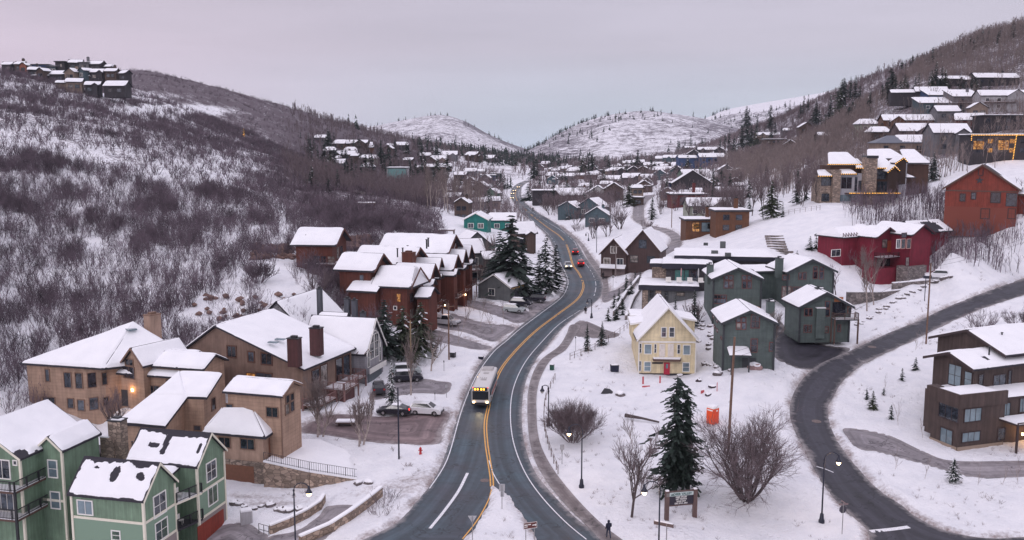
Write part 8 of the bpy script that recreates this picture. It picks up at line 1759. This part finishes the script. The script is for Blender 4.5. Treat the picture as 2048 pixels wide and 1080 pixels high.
# ---- signs
SG_ = plain('sign_back', (.42, .42, .43), .4, metal=.4); SPOST = plain('sign_post', (.30, .29, .29), .5, metal=.5); SBR = plain('sign_brown', (.10, .022, .018), .6)
def post(o, x, h, r=.04, y=0): return build('post', MB().tube([(x, y, -.3), (x, y, h)], r, 7), SPOST, o)
p = gp(1004, 1018); o = empty('traffic_sign', tuple(p)); tag(o, 'grey metal road sign of two rectangular plates at the tip of the snowy island', 'sign'); post(o, 0, 2.6); build('sign_plate', MB().box((0, .05, 2.3), (.62, .03, .8)), SG_, o); build('sign_plate', MB().box((.03, .05, 1.6), (.36, .03, .55)), SG_, o)
p = gp(945, 1100); o = empty('yield_sign', tuple(p)); tag(o, 'back of a triangular yield sign on the left edge of the snowy island', 'sign'); post(o, 0, 3.3); build('sign_plate', MB().add([(-.42, .04, 3.35), (.42, .04, 3.35), (0, .04, 2.62), (-.42, .07, 3.35), (.42, .07, 3.35), (0, .07, 2.62)], [(0, 1, 2), (3, 5, 4), (0, 3, 4, 1), (1, 4, 5, 2), (2, 5, 3, 0)]), SG_, o)
def text(s_, size, loc, rot, mat, parent, name='lettering', ext=.01, bold=0):
    cu = bpy.data.curves.new('txt', 'FONT'); cu.body = s_; cu.size = size; cu.align_x = 'CENTER'; cu.align_y = 'CENTER'; cu.extrude = ext; cu.offset = bold; t = bpy.data.objects.new('txt', cu); COL.objects.link(t)
    dg = bpy.context.evaluated_depsgraph_get(); me = bpy.data.meshes.new_from_object(t.evaluated_get(dg)); bpy.data.objects.remove(t); me.materials.clear(); me.materials.append(mat); o = bpy.data.objects.new(name, me); COL.objects.link(o); o.parent = parent; o.location = loc; o.rotation_euler = rot; return o
p = gp(1060, 1112); o = empty('guide_sign', tuple(p), R(18)); tag(o, 'small brown guide sign with white arrow on two posts in the snowy island', 'sign'); post(o, -.42, 3.1); post(o, .42, 3.1); bp = build('sign_plate', MB().box((0, -.06, 3.0), (1.3, .05, .62)), SBR, o); build('border', MB().box((0, -.09, 3.29), (1.28, .01, .03)).box((0, -.09, 2.71), (1.28, .01, .03)).box((-.63, -.09, 3.0), (.03, .01, .6)).box((.63, -.09, 3.0), (.03, .01, .6)), TRIMW, bp)
build('arrow', MB().box((.34, -.09, 3.0), (.30, .012, .08)).add([(.46, -.1, 3.14), (.46, -.1, 2.86), (.60, -.1, 3.0)], [(0, 1, 2)]), TRIMW, bp); build('lettering', MB().box((-.42, -.09, 3.08), (.3, .012, .1)).box((-.08, -.09, 3.1), (.26, .012, .09)).box((-.42, -.09, 2.9), (.3, .012, .07)), TRIMW, bp)
# resort sign
p1 = gp(1333, 1040); p2 = gp(1389, 1034); dx_ = p2 - p1; o = empty('resort_sign', tuple((p1 + p2) / 2), math.atan2(dx_.y, dx_.x)); tag(o, 'wooden resort sign reading DEER VALLEY above a black letter board, on two thick posts', 'sign')
hw = dx_.length / 2; WP = siding('sign_post_wood', (.16, .10, .09), 'plank', .12)
for s_ in (-1, 1): q = build('post', MB().box((s_ * hw, 0, 1.4), (.40, .34, 3.2)), WP, o, uv=True); build('snow_cap', MB().box((s_ * hw, 0, 3.06), (.34, .28, .12)), SNOW, q)
build('frame', MB().box((0, 0, 2.9), (hw * 2 - .4, .14, .12)).box((0, 0, 1.45), (hw * 2 - .4, .14, .12)), WP, o, uv=True); bb2 = build('letter_board', MB().box((0, -.02, 1.97), (hw * 2 - .42, .10, .92)), plain('board_black', (.02, .016, .028), .6), o)
hd = build('name_panel', MB().box((0, -.03, 2.64), (hw * 2 - .42, .12, .38)), plain('panel_pale', (.52, .60, .58), .6), o); rx = (R(90), 0, 0)
text('DEER VALLEY', .33, (.12, -.10, 2.63), rx, plain('letter_green', (.02, .08, .07), .6), hd, bold=.008); build('emblem', MB().add([(-hw + .38, -.10, 2.52), (-hw + .72, -.10, 2.52), (-hw + .66, -.10, 2.70), (-hw + .56, -.10, 2.62), (-hw + .50, -.10, 2.76), (-hw + .44, -.10, 2.66)], [(0, 1, 2, 3, 4, 5)]), plain('letter_green', (.02, .08, .07), .6), hd)
for i, s_ in enumerate(('DEER VALLEY', 'LIFT TICKETS', 'SOLD OUT', 'DEC 27-31, 2021')): text(s_, .20, (0, -.08, 2.31 - i * .22), rx, TRIMW, bb2, bold=.006)
build('plaque', MB().box((-hw, -.19, 2.65), (.28, .04, .36)), plain('plaque', (.20, .18, .17), .6), o)
p = gp(1326, 1108); o = empty('sign_board', tuple(p), R(-28)); tag(o, 'weathered brown plank board on a leaning post beside the lamp under the resort sign', 'sign'); post(o, .3, 3.0, .05); build('plank', MB().box((0, 0, 2.9), (1.9, .08, .34)), siding('plank_old', (.16, .11, .10), 'lap', .12), o, uv=True); build('snow_cap', MB().box((0, 0, 3.1), (1.8, .12, .07)), SNOW, o)
p = gp(1684, 1068); o = empty('stop_sign', tuple(p), R(10)); tag(o, 'dark back of an octagonal stop sign with street name blades, right of the lower lamp', 'sign'); post(o, 0, 3.2, .04)
mb = MB(); vs = [(.40 * math.cos(a) , y_, 2.5 + .40 * math.sin(a)) for y_ in (.04, .07) for a in np.linspace(math.pi / 8, 2 * math.pi + math.pi / 8, 9)[:-1]]; mb.add(vs, [tuple(range(8)), tuple(range(8, 16))[::-1]] + [(i, (i + 1) % 8, 8 + (i + 1) % 8, 8 + i) for i in range(8)]); build('sign_plate', mb, plain('sign_dark', (.06, .055, .07), .5), o); build('name_blade', MB().box((0, 0, 3.05), (1.0, .03, .16)).box((0, 0, 3.25), (.03, .9, .16)), plain('blade', (.22, .16, .16), .6), o)
def smallsign(px, py, top, label, w=.5, hh_=.6, mat=SG_):
    p = gp(px, py); h = (py - top) * p[1] / F; o = empty('sign_post', tuple(p)); tag(o, label, 'sign'); post(o, 0, h); build('sign_plate', MB().box((0, -.05, h - hh_ / 2), (w, .03, hh_)), mat, o)
smallsign(1124, 928, 886, 'small pale notice on a post right of the dome shaped bush'); smallsign(1226, 582, 550, 'round topped grey sign beside the lane entrance'); smallsign(1151, 702, 672, 'thin signpost on the snow above the sidewalk', .2, .3, BLACK); smallsign(893, 795, 768, 'thin pale sign at the entrance of the grey lot', .3, .4); smallsign(982, 668, 650, 'small sign at the lower condominium driveway', .35, .4); smallsign(888, 742, 720, 'black and white marker post beside the snow bank', .18, .3, BLACK); smallsign(870, 690 + 110, 790 - 6, 'dark marker stake at the edge of the brick lot', .12, .3, BLACK)
# mailboxes, hydrant, bins, toilet
p = gp(841, 908); o = empty('fire_hydrant', tuple(p)); tag(o, 'red fire hydrant on the snow beside the main road', 'hydrant'); RH = plain('hydrant_red', (.45, .015, .02), .5)
build('barrel', MB().lathe([(.20, -.1), (.20, .05), (.14, .08), (.14, .62), (.17, .64), (.16, .74), (.08, .84), (.04, .9)], n=12), RH, o, smooth=True); build('nozzle', MB().tube([(-.26, 0, .48), (.26, 0, .48)], .07, 8).tube([(0, -.24, .44), (0, 0, .44)], .09, 8), RH, o)
OR = plain('toilet_orange', (.75, .075, .008), .5); p = gp(1425, 846); o = empty('portable_toilet', tuple(p), R(38)); tag(o, 'bright orange portable toilet with rounded white roof on the snow', 'portable toilet')
build('cabin', MB().box((0, 0, 1.05), (1.15, 1.15, 2.1)), OR, o); build('door', MB().box((0, -.59, 1.0), (.78, .04, 1.9)), plain('toilet_door', (.68, .06, .01), .5), o); build('vent', MB().box((-.59, 0, 1.85), (.03, .9, .16)).box((.1, -.61, 1.8), (.3, .02, .2)), TRIMW, o); build('roof', MB().box((0, 0, 2.2), (1.2, 1.2, .2), taper=.85), TRIMW, o); build('snow_cap', MB().box((0, 0, 2.36), (1.05, 1.05, .14), taper=.85), SNOW, o)
def rockmesh(seed, n=1):
    rg = np.random.RandomState(seed); bm = bmesh.new(); bmesh.ops.create_icosphere(bm, subdivisions=2, radius=1)
    for v_ in bm.verts: k = 1 + rg.normal(0, .13); v_.co = Vector((v_.co.x * k, v_.co.y * k * .8, v_.co.z * k * .65))
    me = bpy.data.meshes.new('boulder'); bm.to_mesh(me); bm.free(); return me
RKM = [rockmesh(i) for i in range(4)]
def rock(px, py, s_, label, mat=ROCK, snow=True, group=None, name='boulder', z=0):
    p = gp(px, py); me = RKM[rnd.randint(0, 3)].copy(); me.materials.append(mat); o = bpy.data.objects.new(name, me); COL.objects.link(o); o.location = (p[0], p[1], p[2] + z); o.scale = (s_, s_, s_ * rnd.uniform(.7, 1)); o.rotation_euler = (0, 0, rnd.uniform(0, 6)); tag(o, label, 'rock', group)
    if snow:
        m2 = RKM[rnd.randint(0, 3)].copy(); m2.materials.append(SNOW); q = bpy.data.objects.new('snow_cap', m2); COL.objects.link(q); q.parent = o; q.scale = (.86, .86, .5); q.location = (0, 0, .42)
    return o
rock(1508, 736, 1.3, 'large pinkish boulder in front of the nearest townhouse', plain('rock_pink', (.30, .20, .19), .9, var=.3, bump=.3)); rock(1240, 790, .9, 'dark rock right of the black tarpaulin on the snow field'); rock(717, 967, .6, 'grey boulder at the low end of the stone retaining wall'); rock(738, 966, .7, 'larger grey boulder right of the one at the retaining wall end'); rock(1436, 748, .9, 'rock at the foot of the bank by the yellow house')
for x, y in [(1402 + i * 5 + rnd.uniform(-8, 8), 640 + i * 7.5 + rnd.uniform(-4, 4)) for i in range(14)] + [(1398 + rnd.uniform(-4, 40), 640 + rnd.uniform(0, 110)) for i in range(14)]: rock(x, y, rnd.uniform(.35, .8), 'snow capped rock of the riprap bank between the yellow house and the nearest townhouse', group='rocks of the bank beside the yellow house')
for i in range(26): rock(1716 + i * 7.5 + rnd.uniform(-4, 4), 652 - i * 4.0 + rnd.uniform(-3, 3) - 10 * math.sin(i / 25 * 3.14), rnd.uniform(.35, .75), 'low rock in the line of stones above the side road', group='stones above the side road')
for i in range(12): rock(462 + i * 15 + rnd.uniform(-5, 5), 1012 + rnd.uniform(-6, 8) + i * .6, rnd.uniform(.4, .8), 'snow capped boulder in the bed behind the low curved wall', group='boulders in the bed behind the curved wall')
# rock piles on the left slope: countless stones
def rubble(x0, x1, y0, y1, n, s0, s1, mat, label):
    V0 = np.array([v_.co for v_ in RKM[0].vertices]); F0 = np.array([list(q.vertices) for q in RKM[0].polygons]); Vs = []; Fs = []; o = 0
    for i in range(n):
        p = gp(rnd.uniform(x0, x1), rnd.uniform(y0, y1)); s_ = rnd.uniform(s0, s1); a = rnd.uniform(0, 6.28); c, s2 = math.cos(a), math.sin(a); v_ = V0 * s_; Vs.append(np.stack([v_[:, 0] * c - v_[:, 1] * s2 + p[0], v_[:, 0] * s2 + v_[:, 1] * c + p[1], v_[:, 2] + p[2] + rnd.uniform(0, .5)], 1)); Fs.append(F0 + o); o += len(V0)
    me = bpy.data.meshes.new('rubble'); mesh_np(me, np.concatenate(Vs), np.concatenate(Fs), 3); me.materials.append(mat); ob = bpy.data.objects.new('rubble', me); COL.objects.link(ob); tag(ob, label, 'rocks', None, 'stuff')
rubble(660, 742, 476, 500, 150, .4, 1.1, REDROCK, 'pile of reddish quarry stone beside the red cabin'); rubble(505, 590, 492, 520, 90, .4, 1.0, REDROCK, 'reddish stones scattered left of the red cabin'); rubble(380, 640, 590, 640, 60, .3, .7, REDROCK, 'brown stones showing through snow above the brown house'); rubble(700, 880, 345, 395, 50, .5, 1.2, ROCK, 'dark rocks by the glass fronted house')
def bin_(px, py, s_, mat, label, name='bin'):
    p = gp(px, py); o = empty(name, tuple(p), R(rnd.uniform(-20, 20))); tag(o, label, 'bin'); build('body', MB().box((0, 0, s_[2] / 2), s_, taper=1.06), mat, o); build('lid', MB().box((0, 0, s_[2] + .05), (s_[0] * 1.08, s_[1] * 1.08, .1)), BLACK, o); build('snow_cap', MB().box((0, 0, s_[2] + .13), (s_[0] * .9, s_[1] * .9, .07)), SNOW, o)
bin_(1229, 743, (1.2, .8, 1.0), NVY, 'dark blue bin standing in the snow left of the yellow house'); bin_(1104, 740, (.6, .5, .8), plain('box_green', (.01, .07, .045), .5), 'green utility box beside the sidewalk'); bin_(906, 714, (.8, .7, .7), BLACK, 'black bin beside the dark utility pole'); bin_(962, 718, (.8, .6, .35), NVY, 'dark blue box at the road edge')
p = gp(1213, 786); o = build('tarpaulin', MB().add([(-.9, -.4, 0), (.8, -.5, 0), (1.0, .3, .1), (-.6, .5, .1), (-.3, 0, .75), (.5, .1, .6)], [(0, 1, 4), (1, 5, 4), (1, 2, 5), (2, 3, 5), (3, 4, 5), (3, 0, 4)]), BLACK); o.location = p; tag(o, 'crumpled black tarpaulin lying on the snow field', 'tarpaulin')
# construction netting in front of the yellow house
NT = plain('netting_red', (.50, .09, .10), .8)
for x, y, w_, h_, a_ in ((1286, 768, .25, 1.2, 20), (1292, 774, 1.2, .25, 10), (1320, 766, .22, 1.1, -20), (1405, 786, .7, .45, 40), (1434, 782, .2, 1.3, 70)):
    p = gp(x, y); o = build('netting', MB().box((0, 0, h_ / 2 - .05), (w_, .08, h_), R(a_)), NT); o.location = p; tag(o, 'strip of red safety netting sagging in the snow before the yellow house', 'netting', 'safety netting before the yellow house')
for x, y in ((1398, 762), (1416, 790), (1425, 774), (1360, 752)): rock(x, y, .6, 'dark spoil heap among the red netting', plain('spoil', (.05, .035, .04), .9), snow=True, group='spoil heaps before the yellow house', name='spoil_heap')
# snowy table
p = gp(692, 852); o = empty('picnic_table', tuple(p)); tag(o, 'snow covered low table at the top of the brick lot', 'table'); build('tabletop', MB().box((0, 0, .6), (2.6, 1.4, .12)), TRIMB, o); build('snow_layer', MB().box((0, 0, .74), (2.5, 1.3, .16)), SNOW, o)
for sx in (-1, 1): build('leg', MB().box((sx * .9, 0, .27), (.15, .9, .6)), TRIMB, o)
# stone retaining wall and raised drive of the tan house
w0 = atz(530, 916, 2.0); w1_ = atz(712, 952, -.2); wb0 = atz(532, 978, -1.3); mb = MB()
def wallrun(name, pts, tops, zb_, th, mat, label, cat='wall', cap=SNOW, capt=.16):
    """pts plan points, tops z"""
    P = [np.array(q[:2]) for q in pts]; mb = MB(); cp_ = MB(); n = len(P)
    for i in range(n - 1):
        a, b_ = P[i], P[i + 1]; t = (b_ - a) / np.linalg.norm(b_ - a); nn = np.array([-t[1], t[0]]) * th / 2; q = [a - nn, b_ - nn, b_ + nn, a + nn]
        zz0 = [zb_[i] if hasattr(zb_, '__len__') else zb_, zb_[i + 1] if hasattr(zb_, '__len__') else zb_] ; z0_ = [zz0[0], zz0[1], zz0[1], zz0[0]]; z1_ = [tops[i], tops[i + 1], tops[i + 1], tops[i]]
        mb.prism([tuple(x) for x in q], z0_, z1_); cp_.prism([tuple(x * 1.0) for x in q], [z + .003 for z in z1_], [z + capt for z in z1_])
    o_ = (P[0][0], P[0][1], tops[0]); r_ = empty(name, o_); tag(r_, label, cat); build('masonry', mb, mat, r_, uv=True, origin=o_); build('snow_layer', cp_, cap, r_, origin=o_); return r_
A0 = atz(530, 976, -1.3)[:2]; A1 = atz(620, 978, -1.2)[:2]; A2 = atz(714, 966, -.8)[:2]
RW = siding('stone_retaining', (.36, .27, .21), 'stone', 1.0)
r_ = wallrun('retaining_wall', [A0, A1, A2], [1.9, .9, -.3], -3, .6, RW, 'sloping golden stone retaining wall with black railing below the tan house')
mb = MB(); pts = [Vector((*A0, 2.0)), Vector((*A1, 1.05)), Vector((*A2, -.15))]
for i in range(2):
    a, b_ = pts[i], pts[i + 1]; k = int((b_ - a).length / .25)
    for j in range(k): q = a.lerp(b_, j / k); mb.tube([q, q + Vector((0, 0, 1.0))], .02 if j % 8 else .04, 4)
    for dz in (.12, 1.0): mb.tube([a + Vector((0, 0, dz)), b_ + Vector((0, 0, dz))], .025, 4)
build('railing', mb, BLACK, r_, origin=tuple(r_.location))
bk = [atz(716, 952, -.2)[:2] + [0, 1.5], atz(700, 905, .4)[:2], atz(640, 880, 1.4)[:2], atz(588, 872, 2.2)[:2]]
poly = [tuple(A0 + [0, .3]), tuple(A1 + [0, .3]), tuple(A2 + [0, .3])] + [tuple(q) for q in bk]; zt_ = [1.85, .85, -.35, -.25, .5, 1.5, 1.9]
o = build('raised_drive', MB().prism(poly, -3, zt_), SNOW); tag(o, 'snow covered raised drive above the stone wall', None, None, 'structure')
pt = [atz(572, 905, 1.95), atz(602, 884, 1.75), atz(640, 884, 1.35), atz(655, 892, 1.1), atz(640, 905, 1.1), atz(610, 915, 1.25), atz(585, 918, 1.5)]
# low curved walls by the lower drive
wallrun('garden_wall', [gp(x, y)[:2] for x, y in ((540, 1068), (580, 1052), (615, 1035), (640, 1018), (648, 1004))], [gp(x, y)[2] + .9 for x, y in ((540, 1068), (580, 1052), (615, 1035), (640, 1018), (648, 1004))], -4, .4, RW, 'low curved stone wall around the boulder bed, lower left')
wp = ((600, 1092), (660, 1066), (700, 1040), (735, 1014), (762, 992)); wallrun('garden_wall', [gp(x, y)[:2] for x, y in wp], [gp(x, y)[2] + 1.0 for x, y in wp], -4, .5, RW, 'long snow capped stone wall curving between the lower drive and the main road')
p = gp(493, 1044); o = empty('gate_pier', tuple(p), R(20)); tag(o, 'pale block pier with snow cap beside the garage apron', 'pier'); build('pier', MB().box((0, 0, .4), (1.2, 1.0, 1.8)), siding('pier_pale', (.45, .44, .46), 'stucco'), o, uv=True); build('snow_cap', MB().box((0, 0, 1.38), (1.15, .95, .16)), SNOW, o)
p = gp(528, 1070); o = empty('handrail', tuple(p), R(-30)); tag(o, 'small black metal handrail at the end of the curved wall', 'railing'); mb = MB()
for x_ in (-.7, 0, .7): mb.tube([(x_, 0, -.2), (x_, 0, 1.1)], .035, 5)
for z_ in (.5, 1.1): mb.tube([(-.7, 0, z_), (.7, 0, z_)], .03, 5)
build('rail', mb, BLACK, o)
# walls and fences on the right
wallrun('garden_wall', [atz(1693, 590, 8.3)[:2], atz(1760, 590, 8.4)[:2], atz(1868, 578, 8.6)[:2]], [8.9, 9.0, 9.2], 5, .6, STONEL, 'lower stone terrace wall beneath the crimson house'); wallrun('garden_wall', [atz(1785, 578, 9.2)[:2], atz(1862, 570, 9.4)[:2], atz(1905, 568, 9.5)[:2]], [10.4, 10.5, 10.4], 6, .6, STONEL, 'upper stone terrace wall right of the crimson house')
wallrun('garden_wall', [gp(x, y)[:2] for x, y in ((1228, 632), (1252, 592), (1278, 560))], [gp(x, y)[2] + 1.0 for x, y in ((1228, 632), (1252, 592), (1278, 560))], 0, .5, STONEL, 'stone wall climbing between the young evergreens and the modern house'); wallrun('garden_wall', [gp(x, y)[:2] for x, y in ((1252, 640), (1266, 604), (1286, 574))], [gp(x, y)[2] + .9 for x, y in ((1252, 640), (1266, 604), (1286, 574))], 0, .5, STONEL, 'second snow capped wall left of the modern house')
def fence(pts, label, h=1.1, wires=2, mat=TRIMB, r=.05):
    P = [gp(*q) for q in crom(pts, 4)]; o_ = tuple(P[0]); o = empty('fence', o_); tag(o, label, 'fence'); mb = MB()
    for q in P: build('post', MB().tube([q - Vector((0, 0, .2)), q + Vector((0, 0, h))], r, 5), mat, o, origin=o_)
    for k in range(wires):
        for a, b_ in zip(P[:-1], P[1:]): z_ = h * (.55 + .4 * k); mb.tube([a + Vector((0, 0, z_)), b_ + Vector((0, 0, z_))], .02, 4)
    build('rail', mb, mat, o, origin=o_)
fence([(1110, 760), (1092, 800), (1088, 850), (1098, 900), (1116, 948)], 'thin dark wire fence running down the inside of the sidewalk bend'); fence([(1140, 720), (1190, 700), (1240, 668), (1262, 650)], 'wire fence climbing the bank left of the yellow house', 1.2); fence([(1560, 432), (1600, 425), (1640, 420)], 'fence along the top of the open snow slope beside the mansion', 1.3)
# log in the snow left of the fir
a, b_ = gp(1250, 838), gp(1318, 848); o = build('log', MB().tube([a + Vector((0, 0, .5)), (a + b_) / 2 + Vector((0, 0, .45)), b_ + Vector((0, 0, .25))], [.28, .16, .12], 7), BARK); tag(o, 'dark fallen trunk lying on the snow left of the tall fir', 'log')
# stone steps in the snow field above the modern house
for k in range(9):
    p = gp(1548 + k * 1.5 + (k > 5) * (k - 5) * 9, 474 + k * 5.2); o = build('stone_step', MB().box((0, 0, .15), (4.6, .5, .5), R(-12)), STONEL, uv=True); o.location = p; tag(o, 'bare stone terrace ledge in the open snow above the townhouses', 'step', 'stone ledges above the townhouses')
# manholes and road patches
def disc(px, py, r, mat, label, h=.02):
    p = onground(px, py); vs = [(p[0] + r * math.cos(a), p[1] + r * math.sin(a)) for a in np.linspace(0, 2 * math.pi, 25)[:-1]]; o = build('manhole_cover', MB().add([(x, y, float(interp(ZB, x, y)) + h) for x, y in vs], [tuple(range(24))]), mat); tag(o, label, 'manhole')
MH = plain('manhole', (.15, .11, .10), .6, var=.35, scale=6)
disc(970, 961, .55, MH, 'round manhole cover in the lane left of the snowy island', .016); disc(1633, 843, .62, MH, 'rust ringed manhole cover on the side road bend', .03); disc(1744, 694, .7, MH, 'rust ringed manhole cover on the climbing part of the side road', .03)
# where members of a group would share a label, say which one by its order from the left
ORD = 'first second third fourth fifth sixth seventh eighth ninth tenth eleventh twelfth thirteenth fourteenth fifteenth sixteenth seventeenth eighteenth nineteenth twentieth'.split()
bpy.context.view_layer.update(); gl = {}
for o in bpy.data.objects:
    if o.parent is None and o.get('group') and o.get('category'): gl.setdefault((o['group'], o['label']), []).append(o)
for (g_, lb), L in gl.items():
    if 1 < len(L) <= 40:
        L.sort(key=lambda o: proj(*o.location)[0])
        for i, o in enumerate(L):
            w_ = ORD[i] if i < 20 else ('twenty ' + ORD[i - 20] if i < 29 else ('thirtieth' if i == 29 else 'thirty ' + ORD[i - 30] if i < 39 else 'fortieth'))
            if i == 19: w_ = 'twentieth'
            t_ = lb.split(); t_ = t_[:12]
            while t_[-1] in ('the', 'of', 'a', 'and', 'right', 'left', 'at', 'in', 'by', 'with', 'above', 'below', 'between', 'behind', 'on'): t_ = t_[:-1]
            o['label'] = ' '.join(t_) + ', ' + w_ + ' from left'
print('objects', len(bpy.data.objects), 'polys', sum(len(m.polygons) for m in bpy.data.meshes))
# ------------------------------------------------------------------ thin winter haze
me = bpy.data.meshes.new('haze'); mb = MB().box((0, 2250, 178), (5600, 4700, 400)); me.from_pydata(mb.v, [], mb.f); hm = bpy.data.materials.new('haze_air'); hm.use_nodes = True; nt = hm.node_tree; nt.nodes.clear()
o_ = nt.nodes.new('ShaderNodeOutputMaterial'); v_ = nt.nodes.new('ShaderNodeVolumePrincipled'); v_.inputs['Color'].default_value = (.80, .86, .96, 1); v_.inputs['Density'].default_value = .00007; v_.inputs['Anisotropy'].default_value = .2; nt.links.new(v_.outputs[0], o_.inputs['Volume']); me.materials.append(hm)
hz = bpy.data.objects.new('haze', me); COL.objects.link(hz); tag(hz, 'thin cold haze lying in the valley', 'haze', None, 'stuff')
